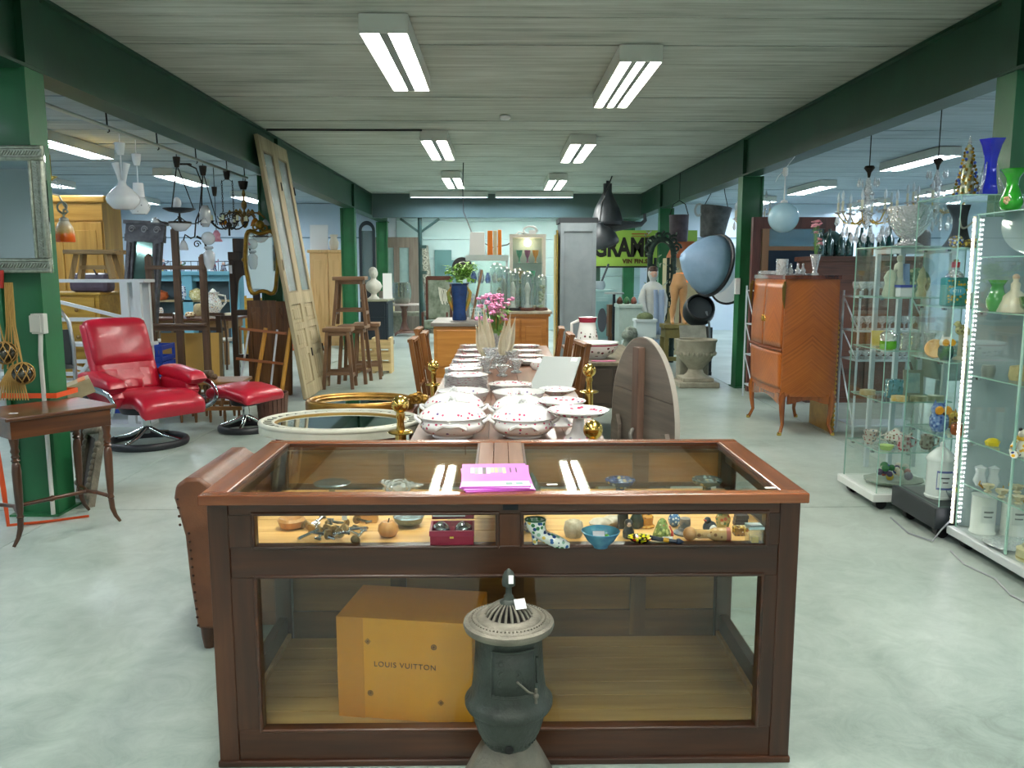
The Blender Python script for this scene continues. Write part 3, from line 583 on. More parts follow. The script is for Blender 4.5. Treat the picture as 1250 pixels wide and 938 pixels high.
# ---------------------------------------------------------------- leather club chair behind the counter's left end
LEA = PL('5a3520',.38,c2='74482c',vs=6,bump=.25,bs=120); ac = E('club_chair','brown leather club chair with rolled nailed arms behind the counter','armchair',(-.83,3.085,0)); ac.scale = (1,.82,.95)
def armroll(sx):
    q = M(); pts = []
    pr = [(.0,.1),(.055,.1),(.075,.3),(.085,.5),(.105,.6),(.12,.66),(.11,.715),(.07,.745),(.015,.745),(-.03,.71),(-.05,.64),(-.05,.1)]
    q.prism([(-x*sx, z) for x, z in pr], -.7, 0, RX(pi/2)@Matrix.Identity(4), sm=True); return q
for sx, xx in ((1,-.31),(-1,.2)):
    q = armroll(sx); a = q.part('arm', LEA, ac, (xx,0,0), bev=.015)
    q = M()
    for i in range(16): q.ball((xx-sx*(.05+.012*i/8+ (.03 if i>11 else 0)),-.004,.12+i*.036),.006,6,4)
    q.part('nail_heads', PL('3b2216',.4,.5), ac)
q = M(); q.bb(-.3,.2,.03,.62,.1,.33); q.part('seat_base', LEA, ac, bev=.02); q = M(); q.bb(-.26,.17,0,.58,.33,.45); q.part('seat_cushion', LEA, ac, bev=.04)
q = M(); q.bb(-.36,.24,.6,.78,.1,.66); q.part('backrest', LEA, ac, bev=.05)
for x in (-.34,.2):
    for y in (.06,.7):
        q = M(); q.lathe([(.02,0),(.028,.05),(.032,.1)],10,(x,y,0)); q.part('leg', WD('2c180e','4a2a18'), ac)
# ---------------------------------------------------------------- left: column fittings, mirror, side table, chair
q = M(); q.box((0,0,0),(.075,.05,.12)); q.box((-.01,-.028,0),(.065,.01,.1)); jb = q.thing('junction_box', PL('c9ccc6',.5), 'grey switch box on the nearest left green column', 'switch box', (-2.74,4.92,1.185), bev=.004)
q = M(); q.tube([(-2.74,4.925,1.125),(-2.745,4.925,1.06),(-2.75,4.925,1.0),(-2.75,4.925,.005)], .013, 8); q.thing('white_conduit', PL('d3d6d0',.5), 'white cable conduit running down the green column from the switch box', 'conduit')
ORG = PL('e8541a',.5)
q = M(); pp = [(-3.0,4.93),(-2.68,4.93),(-2.68,5.17),(-3.0,5.17)]; po = [(-3.006,4.924),(-2.674,4.924),(-2.674,5.176),(-3.006,5.176)]
q.ring(po, pp, .735, .765); q.thing('orange_strap', ORG, 'orange webbing strap tied round the nearest left column', 'strap')
q = M(); q.tube([(-3.0,4.75,.7),(-2.93,4.72,.45),(-2.9,4.7,.2),(-2.88,4.68,.02),(-2.7,4.8,.006),(-2.52,4.9,.006)], .016, 6, flat=.25); q.thing('hanging_strap', ORG, 'orange strap end hanging down and trailing on the floor by the column', 'strap')
# silver mirror
SILV = PL('8f9688',.35,.7,c2='b2b8aa',vs=40); mi = E('wall_mirror', 'large rectangular mirror in a beaded silver frame hung on the left column', 'mirror', (-3.035,4.86,1.485), .0)
mw, mh = .86, .72
q = M(); q.bb(-mw/2,mw/2,0,.012,.0,mh); q.part('mirror_glass', MIRROR, mi)
for (a,b,c,d) in ((-mw/2,mw/2,0,.085),(-mw/2,mw/2,mh-.085,mh),(-mw/2,-mw/2+.085,.085,mh-.085),(mw/2-.085,mw/2,.085,mh-.085)):
    q = M(); q.bb(a,b,-.022,.0,c,d); hz_ = (b-a) > (d-c)
    if hz_:
        for z in (c+.012,d-.012): q.tube([(a,-.024,z),(b,-.024,z)],.011,8)
    else:
        for x in (a+.012,b-.012): q.tube([(x,-.024,c),(x,-.024,d)],.011,8)
    fr = q.part('frame_side', SILV, mi, bev=.004)
    q = M(); nb = int((b-a if hz_ else d-c)/.016)
    for i in range(nb):
        t = (i+.5)/nb
        if hz_: q.box((a+(b-a)*t,-.026,(c+d)/2),(.006,.012,.03),RY(.6))
        else: q.box(((a+b)/2,-.026,c+(d-c)*t),(.03,.012,.006),RY(.6))
    q.part('ribbing', SILV, fr, kind='stuff')
# net floats
NET = PL('b08a4a',.8)
def netfloat(px, py, Y, r, lbl):
    p = at(px,py,Y); e = E('glass_float', lbl, 'fishing float', p)
    q = M(); q.ball((0,0,0), r, 18, 12); q.part('glass_ball', GL('3a4a30',.08,.6,2.5,haze='3a3320',hz=.55), e)
    q = M(); k = 8
    for s in (1,-1):
        for i in range(k):
            a0 = 2*pi*i/k; q.tube([((r+.003)*sin(pi*t/10)*cos(a0+s*t*.16),(r+.003)*sin(pi*t/10)*sin(a0+s*t*.16),(r+.003)*cos(pi*t/10)) for t in range(11)],.003,4)
    q.tube([(0,0,r),(-.02,0,r+.12),(-.05,.0,r+.3)],.004,5); q.part('netting', NET, e); return e
netfloat(6,431,4.75,.062,'glass fishing float in a rope net, the upper one by the mirror'); netfloat(28,456,4.72,.06,'dark green glass fishing float in a rope net, the lower one')
q = M(); p = at(6,345,4.78)
for k in range(5): q.tube([p+V(.01*k,0,0), p+V(.012*k-.01,.0,-.25), p+V(.03*k-.05,-.01,-.5)],.005,5)
for k in range(12): q.tube([p+V(.0,0,-.48), p+V(.02*(k-5)*.6,-.02,-.58), p+V(.016*(k-5),-.03,-.68)],[.006,.006,.003],5)
q.thing('rope_bundle', NET, 'bundle of straw coloured net rope hanging under the silver mirror', 'rope')
q = M(); q.rod(at(2,330,4.8), at(2,352,4.8), .012, n=8); q.thing('red_tube', PL('b3261c',.4), 'short red tube hanging under the silver mirror', 'tube')
# side table with turned legs
TW = WD('3c2113','6d4124',.28,'x',1,.35,'55301a'); TWZ = WD('2f190e','5e3620',.3,'z',1,.3,'47280f')
dd = V(.614,.789,0); nn = V(-.789,.614,0); tc_ = V(-2.613,4.325,0)+dd*.28+nn*.22
tb = E('side_table', 'small dark wooden table on turned legs beside the left green column', 'table', tc_, atan2(dd.y,dd.x))
q = M(); q.bb(-.3,.3,-.235,.235,.7,.722); q.part('tabletop', TW, tb, bev=.006)
for a in ((-.27,.27,-.21,-.185),(-.27,.27,.185,.21),(-.27,-.245,-.185,.185),(.245,.27,-.185,.185)):
    q = M(); q.bb(*a,.6,.7); q.part('apron', TW, tb)
for x in (-.25,.25):
    for y in (-.19,.19):
        q = M(); s = 1 if x>0 else -1; t_ = 1 if y>0 else -1
        q.lathe([(.011,.15),(.02,.165),(.014,.18),(.018,.2),(.022,.3),(.024,.42),(.02,.46),(.014,.47),(.024,.48),(.014,.492),(.022,.5),(.016,.515),(.024,.53),(.018,.55),(.026,.6)],12,(x,y,0))
        q.tube([(x,y,.155),(x+s*.004,y,.1),(x+s*.02,y,.05),(x+s*.045,y,.008)],[.017,.016,.012,.009],8); q.part('leg', TWZ, tb)
q = M()
for x in (-.25,.25): q.tube([(x,-.19,.17),(x*.9,-.08,.18),(x*.8,0,.18),(x*.9,.08,.18),(x,.19,.17)],.012,8)
q.tube([(-.2,0,.18),(-.02,0,.18),(0,0,.18),(.02,0,.18),(.2,0,.18)],[.011,.013,.018,.013,.011],8); q.part('stretcher', TWZ, tb)
q = M(); q.box((0,0,.001),(.04,.02,.0015),.2); q.thing('price_tag', TAG, 'small white tag on the dark side table', 'tag', tc_+V(-.05,-.22,.7225))
# things leaning behind the side table
DW = WD('2c1c12','5a3c26',.4,'z',1,.1)
for k,(x,y,w,h,lean,lbl) in enumerate(((-2.72,5.25,.36,.5,.2,'carved grey picture frame leaning behind the side table'),(-2.84,5.5,.36,.5,.1,'dark wooden frame leaning behind the carved grey one'))):
    e = E('leaning_frame', lbl, 'frame', (x,y,.0), -1.25, rot=(-lean,0,-.9)); t = .07
    for a in ((-w/2,w/2,0,t),(-w/2,w/2,h-t,h),(-w/2,-w/2+t,t,h-t),(w/2-t,w/2,t,h-t)):
        q = M(); q.bb(a[0],a[1],-.02,.02,a[2],a[3])
        if k == 0:
            for i in range(9): q.ball((a[0]+(a[1]-a[0])*(i+.5)/9,-.02,a[2]+(a[3]-a[2])*(i+.5)/9),.022,6,5)
        q.part('frame_side', PL('6f675a',.6,c2='8d8574',vs=20,bump=.6,bs=50) if k==0 else DW, e)
    q = M(); q.bb(-w/2+t,w/2-t,.0,.01,t,h-t); q.part('backing', PL('4c4038',.7), e)
q = M(); q.box((0,0,.05),(.3,.22,.1)); e = q.thing('floor_box', PL('b9aa88',.6,c2='9c8c6a',vs=8), 'shallow tan box leaning beside the column above the side table', 'box', at(88,478,5.6)+V(0,0,-.05), .5, rot=(0,-.35,.5))
q = M(); q.box((.1,0,.102),(.05,.2,.004)); q.part('orange_band', PL('d2762c',.5), e)
# folding step ladder of aluminium
ALU = PL('a9adb0',.3,.9); sl = E('step_ladder', 'folded aluminium step ladder behind the left green column', 'ladder', (-3.5,6.35,0), .35)
q = M(); q.tube([(-.18,0,0),(-.18,.06,.9),(-.16,.07,1.1),(-.1,.075,1.2),(.1,.075,1.2),(.16,.07,1.1),(.18,.06,.9),(.18,0,0)],.016,8); q.part('front_frame', ALU, sl)
for z in (.25,.5,.75):
    q = M(); q.box((0,.02+z*.06,z),(.34,.1,.03)); q.part('step', PL('3c3f42',.5), sl)
q = M(); q.box((0,.07,.9),(.33,.02,.28)); q.part('back_tray', PL('3f4347',.4,.4), sl)
# ---------------------------------------------------------------- red recliner and stool
RED = PL('a8122a',.33,c2='c01c36',vs=3,bump=.3,bs=9,coat=.15); CHA = PL('23262b',.4); 
def ringbase(e, r, h, hubr=.035, arms=4):
    q = M(); q.tube([(r*cos(2*pi*i/36),r*sin(2*pi*i/36),.028) for i in range(36)],.034,10,True,flat=.75); q.part('base_ring', CHA, e)
    for k in range(arms):
        a = 2*pi*k/arms+.5; q = M(); q.tube([(r*cos(a),r*sin(a),.05),(.5*r*cos(a),.5*r*sin(a),.085),(.02*cos(a),.02*sin(a),h*.55)],[.016,.017,.02],8,flat=1); q.part('base_arm', CHROME, e)
    q = M(); q.lathe([(hubr*.7,.1),(hubr,.14),(hubr,h)],16); q.part('column', CHROME, e)
def pillow(w, d, h, puff=.03, seams=0, n=14):
    def f(u, v):
        a, b = u*2-1, v*2-1; ex = (1-abs(a)**3.2)**.5 if abs(a) < 1 else 0; ey = (1-abs(b)**3.2)**.5 if abs(b) < 1 else 0
        s = 1-.3*abs(sin(u*pi*seams)) if False else 1; k = (1-.16*max(0,cos((u*seams-.5)*2*pi))**6) if seams else 1
        return (a*w/2, b*d/2, h/2*ex*ey*k)
    q = M(); q.grid(lambda u,v: f(u,v), n, n); q.grid(lambda u,v: tuple(c*(-1 if i==2 else 1) for i,c in enumerate(f(1-u,v))), n, n); return q
rc = E('recliner', 'red leather swivel armchair with a black ring base', 'armchair', (-3.06,7.03,0), radians(-38))
ringbase(rc, .315, .27)
q = M(); q.lathe([(.04,.26),(.2,.29),(.22,.34)],16); q.part('underframe', CHA, rc)
def slab(m, P, W, T, n=10):    # padded strip along a path of (x,z) with half width W and thickness T, rounded in section
    k = 16
    def f(u, v):
        t = u*(len(P)-1); i = min(int(t), len(P)-2); g = t-i; x = P[i][0]*(1-g)+P[i+1][0]*g; z = P[i][1]*(1-g)+P[i+1][1]*g
        dx, dz = P[i+1][0]-P[i][0], P[i+1][1]-P[i][1]; L = hypot(dx,dz); nx, nz = -dz/L, dx/L; a = 2*pi*v
        end = min(1, (min(u,1-u)*8+.0004))**.5
        ca, sa = cos(a), sin(a); cy = math.copysign(abs(ca)**.45, ca)*W*(.94+.06*end); cn = math.copysign(abs(sa)**.7, sa)*T*end
        return (x+nx*cn, cy, z+nz*cn)
    m.grid(f, n*2, k); 
    return m
q = M(); slab(q, [(-.28,.43),(-.05,.4),(.15,.42),(.3,.43),(.42,.39),(.47,.3)], .285, .075); q.part('seat', RED, rc)
q = M(); slab(q, [(-.22,.4),(-.3,.58),(-.36,.72),(-.42,.86),(-.45,.98),(-.5,1.03)], .29, .07); bk = q.part('backrest', RED, rc)
q = M(); slab(q, [(-.3,.66),(-.345,.8),(-.385,.92),(-.43,1.02),(-.5,1.04)], .27, .06); q.part('head_cushion', RED, bk)
for y in (-.16,.0,.16):
    q = M(); slab(q, [(-.21,.44),(-.265,.56),(-.305,.66)], .088, .045); q.part('back_pad', RED, bk, (0,y,0))
for s in (-1,1):
    q = M(); slab(q, [(-.3,.6),(-.1,.6),(.1,.575),(.26,.555)], .085, .06); a_ = q.part('arm', RED, rc, (0,s*.36,0))
    q = M(); slab(q, [(-.28,.48),(-.05,.47),(.2,.46)], .06, .1); q.part('arm_side', RED, a_, (0,s*-.02,0))
    q = M(); q.tube([(.0+.36*cos(2*pi*i/32),s*.46,.4+.135*sin(2*pi*i/32)+.03*cos(2*pi*i/32)) for i in range(32)],.026,8,True,flat=.45); q.part('arm_loop', CHROME, rc)
    q = M(); q.box((-.14,s*.44,.34),(.16,.03,.24),RY(.5)); q.part('side_plate', CHA, rc, bev=.02)
    q = M(); q.lathe([(.001,-.02),(.032,-.02),(.032,.02),(.001,.02)],16,mat=TR(.12,s*.465,.36)@RX(pi/2)); q.part('tension_knob', CHA, rc)
q = M(); q.box((-.53,-.1,.93),(.004,.05,.07),RY(-.4)); q.part('fabric_label', TAG, rc)
ot = E('footstool', 'red leather footstool on a black ring base beside the red armchair', 'footstool', (-2.4,7.66,0), radians(-25))
ringbase(ot, .235, .25, .03)
q = M(); q.lathe([(.03,.23),(.13,.25),(.14,.3)],16); q.part('underframe', CHA, ot)
q = M(); slab(q, [(-.24,.34),(-.2,.375),(0,.385),(.2,.35),(.25,.29)], .26, .062); q.part('seat_cushion', RED, ot)
q = M(); q.tube([(-.22,-.262,.33),(0,-.268,.35),(.2,-.262,.31)],.006,6); q.part('seam', PL('80101f',.4), ot)
# spindle table, basket
SW = WD('4a3018','8a5f30',.4,'x',1,.1); SWZ = WD('3f2814','74502a',.4,'z',1,.1)
stb = E('spindle_table', 'low wooden table with rows of turned spindles behind the red footstool', 'table', (-2.86,8.25,0), .06)
q = M(); q.bb(-.36,.3,-.22,.22,.38,.41); q.part('tabletop', SW, stb, bev=.006)
for y in (-.18,.18):
    q = M(); q.bb(-.34,.28,y-.02,y+.02,.12,.16); q.part('lower_rail', SW, stb)
    for k in range(8):
        x = -.31+k*.08; q = M(); q.lathe([(.011,.16),(.017,.19),(.01,.21),(.016,.27),(.01,.32),(.017,.35),(.012,.38)],8,(x,y,0)); q.part('spindle', SWZ, stb)
    for x in (-.31,-.17,-.03,.11,.25):
        q = M(); q.lathe([(.012,0),(.016,.06),(.013,.12)],8,(x,y,0)); q.part('leg', SWZ, stb)
q = M(); q.tube([(-.05,.02,.412),(-.02,.03,.47),(.03,.0,.48),(.06,-.02,.44)],[.03,.045,.04,.02],8); q.ball((.08,-.03,.45),.03,8,6); q.thing('pine_cone', PL('5a4634',.7,c2='7b6650',vs=60,bump=.6), 'brown knobbly carving lying on the spindle table', 'ornament', (-2.95,8.25,-.012+.0))
bk_ = E('waste_basket', 'brown slatted tub behind the red footstool', 'basket', (-2.32,8.28,0))
q = M(); q.lathe([(.13,0),(.15,.26)],26,close=False); q.part('liner', PL('2c1c14',.7), bk_)
for k in range(22):
    a = 2*pi*k/22; q = M(); q.bar((.137*cos(a),.137*sin(a),0),(.158*cos(a),.158*sin(a),.27),.036,.01,up=(cos(a),sin(a),0)); q.part('slat', PL('5d4034',.5,c2='6f4e40',vs=8), bk_)
# ---------------------------------------------------------------- easel, board, crate
EZ = WD('4b3626','7d604a',.5,'z',.8,0,'644b37'); ez = E('studio_easel', 'tall dark wooden studio easel with three posts behind the red armchair', 'easel', (-3.63,9.35,0), .04)
for x, h in ((-.3,1.68),(0,1.98),(.29,1.68)):
    q = M(); q.bb(x-.035,x+.035,-.03,.03,.05,h-.03); q.lathe([(.035,0),(.03,.02),(.001,.035)],12,(x,0,h-.03),sy=.85); q.part('post', EZ, ez)
for z, h in ((1.53,.045),(.86,.07)):
    q = M(); q.bb(-.33,.32,-.055,-.03,z-h/2,z+h/2); q.part('cross_bar', WD('4b3626','7d604a',.5,'x',.8,0,'644b37'), ez)
q = M(); q.bb(-.33,.32,-.12,-.03,.88,.905); q.part('canvas_ledge', WD('4b3626','7d604a',.5,'x',.8,0,'644b37'), ez)
for x in (-.3,.29):
    q = M(); q.bb(x-.045,x+.045,-.3,.3,0,.06); q.part('foot', EZ, ez)
q = M(); q.bb(-.34,.33,-.03,.03,.06,.11); q.part('bottom_bar', EZ, ez)
q = M(); q.bb(-.33,.33,0,.03,0,.66); lb = q.thing('yellow_board', PL('d9ae5c',.5,c2='e0b868',vs=2), 'plain pale yellow panel leaning behind the easel', 'panel', (-3.58,9.46,.125), .04, rot=(-.08,0,.04))
q = M(); q.bb(.33,.36,-.005,.035,0,.66); q.part('edge_strip', PL('7d6a4a',.6), lb)
CR = PL('1c3f9e',.45); cr = E('plastic_crate', 'blue plastic crates nested beside the red armchair', 'crate', (-3.84,8.8,0), .05)
for k in range(4):
    z0 = k*.18
    for a in ((-.28,.28,-.2,-.185),(-.28,.28,.185,.2),(-.28,-.265,-.185,.185),(.265,.28,-.185,.185)):
        for zz in ((z0+.008,z0+.05),(z0+.125,z0+.172)):
            q = M(); q.bb(a[0],a[1],a[2],a[3],*zz); q.part('crate_wall', CR, cr)
    q = M(); q.bb(-.27,.27,-.19,.19,z0,z0+.01)
    for x in (-.27,-.09,.09,.27):
        for y in (-.193,.193): q.box((x,y,z0+.09),(.03,.014,.17))
    q.part('crate_body', CR, cr)
# ---------------------------------------------------------------- white garden bench, pine chest, wardrobe
WM = PL('c3c9cc',.4); bn = E('white_trestle', 'white painted steel trestle racks stacked behind the red armchair', 'rack', (-4.05,7.95,0), .0)
for z in (1.385,.78,.42):
    q = M(); q.bb(-.9,.7,-.12,.12,z,z+.03); q.part('shelf', WM, bn)
for z in (1.02,.62,.5):
    q = M(); q.bb(-.9,.52,-.12,-.09,z,z+.035); q.part('rail', WM, bn)
for x in (.5,.62,-.85):
    q = M(); q.bb(x-.035,x+.035,-.12,-.075,.03,1.385); q.bb(x-.035,x+.035,.075,.12,.03,1.385); q.part('upright', WM, bn)
for a, b in (((-.75,-.1,1.36),(.5,-.1,1.05)),((-.75,-.1,.77),(.5,-.1,.45)),((.0,-.13,.45),(.3,-.13,.85)),((.3,-.13,.85),(.45,-.13,.88))):
    q = M(); q.bar(a,b,.035,.03); q.part('brace', WM, bn)
q = M(); q.bb(-.88,.66,-.12,.12,0,.03); q.part('foot_frame', WM, bn)
YP = WD('9a7426','c9a040',.45,'x',.8,.05,'b58c32'); ch = E('pine_chest', 'honey coloured pine chest of drawers behind the white trestle', 'chest of drawers', (-4.62,8.95,0))
q = M(); q.bb(-.5,.4,-.22,.25,.05,1.24); q.part('carcass', YP, ch); q = M(); q.bb(-.53,.43,-.25,.27,1.24,1.27); q.part('top', YP, ch, bev=.006)
for k in range(4):
    q = M(); q.bb(-.46,.36,-.238,-.22,.1+k*.285,.36+k*.285); d = q.part('drawer', YP, ch, bev=.004)
    for x in (-.28,.18):
        q = M(); q.lathe([(.012,0),(.014,.02),(.022,.03),(.001,.04)],12,mat=TR(x,-.238,.23+k*.285)@RX(pi/2)); q.part('knob', WD('6d4c18','8a6424'), d)
q = M(); q.bb(-.52,.42,-.24,.26,0,.05); q.part('plinth', YP, ch)
PW = WD('a9792e','d6a651',.4,'z',.7,.1,'c39344'); PWX = WD('a9792e','d6a651',.4,'x',.7,.1,'c39344'); wd = E('pine_wardrobe', 'tall honey pine wardrobe at the far left behind the silver mirror', 'wardrobe', (-5.62,10.6,0))
q = M(); q.bb(-.95,.62,0,.5,.0,2.34); q.part('carcass', PW, wd); q = M(); q.bb(-1.0,.67,-.05,.52,2.34,2.43); q.part('cornice', PWX, wd, bev=.02)
q = M(); q.bb(-.95,.62,-.02,0,2.12,2.34); q.part('frieze', PWX, wd)
for x0_, x1_ in ((-.93,-.42),(-.4,.1),(.12,.6)):
    q = M(); q.bb(x0_,x1_,-.022,0,.1,2.1); d = q.part('door', PW, wd, bev=.004); q = M(); q.bb(x0_+.07,x1_-.07,-.03,-.022,.2,2.0); q.part('door_panel', PW, d, bev=.008)
ws = E('milking_stool', 'thick wooden stool standing on the white trestle', 'stool', (-3.85,7.95,1.4165))
q = M(); q.bb(-.24,.24,-.13,.13,.235,.275); q.part('seat', WD('6b5434','97794c',.6,'x'), ws, bev=.006)
for x in (-.17,.17):
    for y in (-.08,.08):
        q = M(); q.bar((x*1.15,y*1.15,0),(x*.85,y*.85,.236),.045,.045); q.part('leg', WD('6b5434','97794c',.6,'z'), ws)
q = M(); q.bb(-.15,.15,-.012,.012,.09,.13); q.part('stretcher', WD('6b5434','97794c',.6,'x'), ws)
hb = E('leather_bag', 'plum grey leather bag standing under the wooden stool seat on the pine chest', 'bag', (-4.32,8.82,1.2705))
q = M(); q.box((0,0,.1),(.42,.2,.2)); q.part('bag_body', PL('4b3f4e',.45,c2='5a4c5c',vs=10), hb, bev=.05); q = M(); q.tube([(-.1,-.1,.18),(-.06,-.1,.26),(.06,-.1,.26),(.1,-.1,.18)],.01,6); q.part('handle', PL('3a2f3a',.5), hb)
DC = PL('3d4339',.45,.6,c2='585c4a',vs=20)
e = E('bronze_candlestick', 'dark bronze figure lamp foot standing on the white trestle beside the column', 'candlestick', (-4.42,7.9,1.4165))
q = M(); q.lathe([(.09,0),(.07,.03),(.03,.06),(.05,.12),(.03,.2),(.06,.28),(.035,.36),(.05,.42),(.02,.5),(.03,.54)],12,flute=.15,fn=5); q.part('stem', DC, e)
# orange glass lamp on a scrolled bracket
al = E('orange_glass_lamp', 'orange and cream glass bell shade hanging from a silver scroll bracket', 'lamp', at(78,268,5.45))
q = M(); q.lathe([(.055,-.145),(.06,-.14),(.058,-.1),(.05,-.05),(.03,-.012),(.02,0)],20); q.lathe([(.001,-.12),(.05,-.138)],20,close=False)
def og():
    m, nt, N, L, b = _new('orange_shade'); sx = N.new('ShaderNodeSeparateXYZ'); tc = N.new('ShaderNodeTexCoord'); L.new(tc.outputs['Object'], sx.inputs[0])
    mr = N.new('ShaderNodeMath'); mr.operation = 'MULTIPLY_ADD'; mr.inputs[1].default_value = -6.6; L.new(sx.outputs[2], mr.inputs[0]); nz = _noise(nt, 30, 4, _coord(nt)); ad = N.new('ShaderNodeMath'); ad.operation = 'MULTIPLY_ADD'; ad.inputs[1].default_value = .5; L.new(nz.outputs[0], ad.inputs[0]); ad.inputs[2].default_value = -.25; L.new(ad.outputs[0], mr.inputs[2])
    L.new(_ramp(nt, mr.outputs[0], [(.1,'d8d2c0'),(.5,'c8a05a'),(.62,'e0701c'),(.9,'e05a10')]), b.inputs['Base Color']); b.inputs['Roughness'].default_value = .25; return m
q.part('shade', og(), al)
q = M(); q.lathe([(.001,.016),(.02,.012),(.028,.004),(.03,-.006),(.024,-.016)],16); q.part('cap', PL('a8a8a0',.4,.5), al)
q = M(); q.tube([(0,0,.012),(0,0,.04)]+[(.0+p[0],0,.08+p[2]) for p in spiral((0,0,0),.018,.045,1.1,16,a0=-1.5)]+[(-.02,0,.15),(-.05,-.1,.165),(-.02,-.2,.16),(.06,-.31,.15)],.007,6); q.part('bracket', PL('a9aca4',.35,.7), al)
# ornate dark mirror leaning in front of the wardrobe
om = E('carved_mirror', 'tall dark mirror with a carved iron crest leaning beside the pine wardrobe', 'mirror', (-4.23,9.62,.62), 0, rot=(-.13,.05,-.2))
GM = PL('55545a',.5,.2,c2='77767c',vs=12)
for a in ((-.22,-.12,0,1.22),(.12,.22,0,1.22)):
    q = M(); q.bb(a[0],a[1],-.03,.03,a[2],a[3]); q.tube([((a[0]+a[1])/2,-.035,.02),((a[0]+a[1])/2,-.035,1.2)],.02,8); q.part('jamb', GM, om)
q = M(); q.bb(-.25,.25,-.03,.03,1.22,1.3); q.bb(-.27,.27,-.045,.03,1.42,1.46); q.bb(-.25,.25,-.02,.02,1.3,1.42); q.part('crest', GM, om)
q = M()
for x in (-.16,0,.16): q.tube(spiral((x,-.03,1.36),.045,.012,1.5,18),.008,6)
q.part('crest_scroll', PL('a0a0a4',.4,.4), om)
q = M(); q.bb(-.22,.22,-.03,.03,-.6,.28); q.part('lower_panel', GM, om); q = M(); q.bb(-.15,.15,-.042,-.03,-.45,.2); q.part('raised_panel', PL('5f5e64',.5), om)
q = M()
for x,z in ((-.05,.0),(.05,.0),(0,-.1),(0,.08)): q.tube(spiral((x,-.044,z),.05,.01,1.4,16),.006,5)
q.part('carving', PL('8f8e92',.5), om)
q = M(); q.bb(-.12,.12,-.005,.0,.28,1.22); q.part('mirror_glass', PL('5f7f76',.08,.6), om)
# ---------------------------------------------------------------- old lamps on the rail
OPAL = PL('dfe4ea',.2,c2='eef1f4',vs=6); LI = PL('25221f',.5,.7,c2='3a332b',vs=25); GILT = PL('8a6a34',.4,.8,c2='5d4a2a',vs=25); FROST = GL('e8eef0',.08,.6,2,.15,haze='e9eef2',hz=.55)
def cord(m, p, x=RX0, r=.004): m.tube([(p.x,p.y,p.z),(x,p.y,RZ0-.03)], r, 5)
def hang(name, label, py, px, X=RX0, cat='lamp'): p = atx(px, py, X); return E(name, label, cat, p)
# each lamp: origin = lowest point of its rose; its cord runs up to the rail
def rose(e, r, m, up, gap=.0):
    q = M(); q.lathe([(.001,0),(r*.6,.005),(r*.85,.05),(r,.1),(r*.9,.102),(.001,.1)],16); q.tube([(0,0,.1),(0,0,up)],.004,5); q.part('ceiling_rose', m, e)
e = hang('opal_lamp','large white opal glass hanging lamp with an onion body and two horns',190,147); up = RZ0-e.location.z-.02; rose(e,.042,OPAL,up)
q = M(); q.tube([(0,0,0),(0,0,-.2)],.006,6); q.part('rod', OPAL, e)
q = M(); q.lathe([(.05,-.43),(.08,-.425),(.12,-.38),(.13,-.35),(.12,-.32),(.07,-.265),(.035,-.235),(.025,-.2),(.02,-.2)],28,flute=.02,fn=12); q.part('shade', OPAL, e)
for s in (-1,1):
    q = M(); q.tube([(s*.012,0,-.24),(s*.025,0,-.15),(s*.045,0,-.06)],[.012,.02,.03],10); q.part('horn', OPAL, e)
e = hang('opal_lamp','smaller white opal hanging lamp with a tall collar and painted bowl',203,167); up = RZ0-e.location.z-.02; rose(e,.04,OPAL,up)
q = M(); q.tube([(0,0,0),(0,0,-.14)],.005,6); q.part('rod', OPAL, e); q = M(); q.lathe([(.05,-.26),(.042,-.14),(.001,-.135)],20); q.part('collar', OPAL, e)
q = M(); q.lathe([(.06,-.4),(.085,-.36),(.09,-.32),(.05,-.265),(.04,-.26)],24); q.part('shade', SPOT('dfe4ea',('5c5f70','8a8fa0','474a58'),26,.2,rlo=.06), e)
def arm(m, a, r, z0, z1, t=.006, dip=.05, cx=0, cy=0):
    m.tube([(cx+r*f*cos(a), cy+r*f*sin(a), z0+(z1-z0)*f - dip*sin(pi*f)) for f in (0,.2,.4,.6,.8,1)], t, 6)
e = hang('plate_lamp','dark saucer lamp on three chains with a white glass egg and glass bowl below',205,216); zc = e.location.z; up = RZ0-zc-.02; rose(e,.035,LI,up)
q = M()
for k in range(3):
    a = 2*pi*k/3+.4; q.tube([(.01*cos(a),.01*sin(a),.0),(.13*cos(a),.13*sin(a),-.38)],.005,5)
q.part('chain', LI, e)
q = M(); q.lathe([(.02,-.425),(.1,-.41),(.15,-.385),(.15,-.38),(.001,-.4)],28); q.part('saucer', PL('1f242c',.35,.4), e)
q = M(); q.ball((-.02,0,-.33),.042,14,10,sz=1.35); q.part('glass_egg', OPAL, e)
q = M(); q.rod((0,0,-.42),(0,0,-.52),.01); [arm(q, 2*pi*k/4+.3, .22, -.46, -.47, .005, .06) for k in range(4)]; q.part('iron_arms', LI, e)
q = M(); q.lathe([(.001,-.6),(.05,-.59),(.1,-.54),(.105,-.52),(.1,-.515)],24); q.part('glass_bowl', FROST, e)
q = M(); q.lathe([(.105,-.525),(.108,-.515),(.105,-.505)],24,close=False); q.part('iron_rim', LI, e)
for k in (0,2):
    a = 2*pi*k/4+.3; q = M(); q.lathe([(.012,0),(.03,-.03),(.04,-.05)],12,(.22*cos(a),.22*sin(a),-.47),close=False); q.part('tulip_shade', FROST, e, thick=.003)
e = hang('scroll_lamp','black wrought iron lamp with a long curved arm and three glass globes',215,248); up = RZ0-e.location.z-.02; rose(e,.04,LI,up)
q = M()
for a in (.2,2.3,4.4): q.tube([(.01*cos(a),.01*sin(a),0),(.12*cos(a),.12*sin(a),-.5)],.005,5)
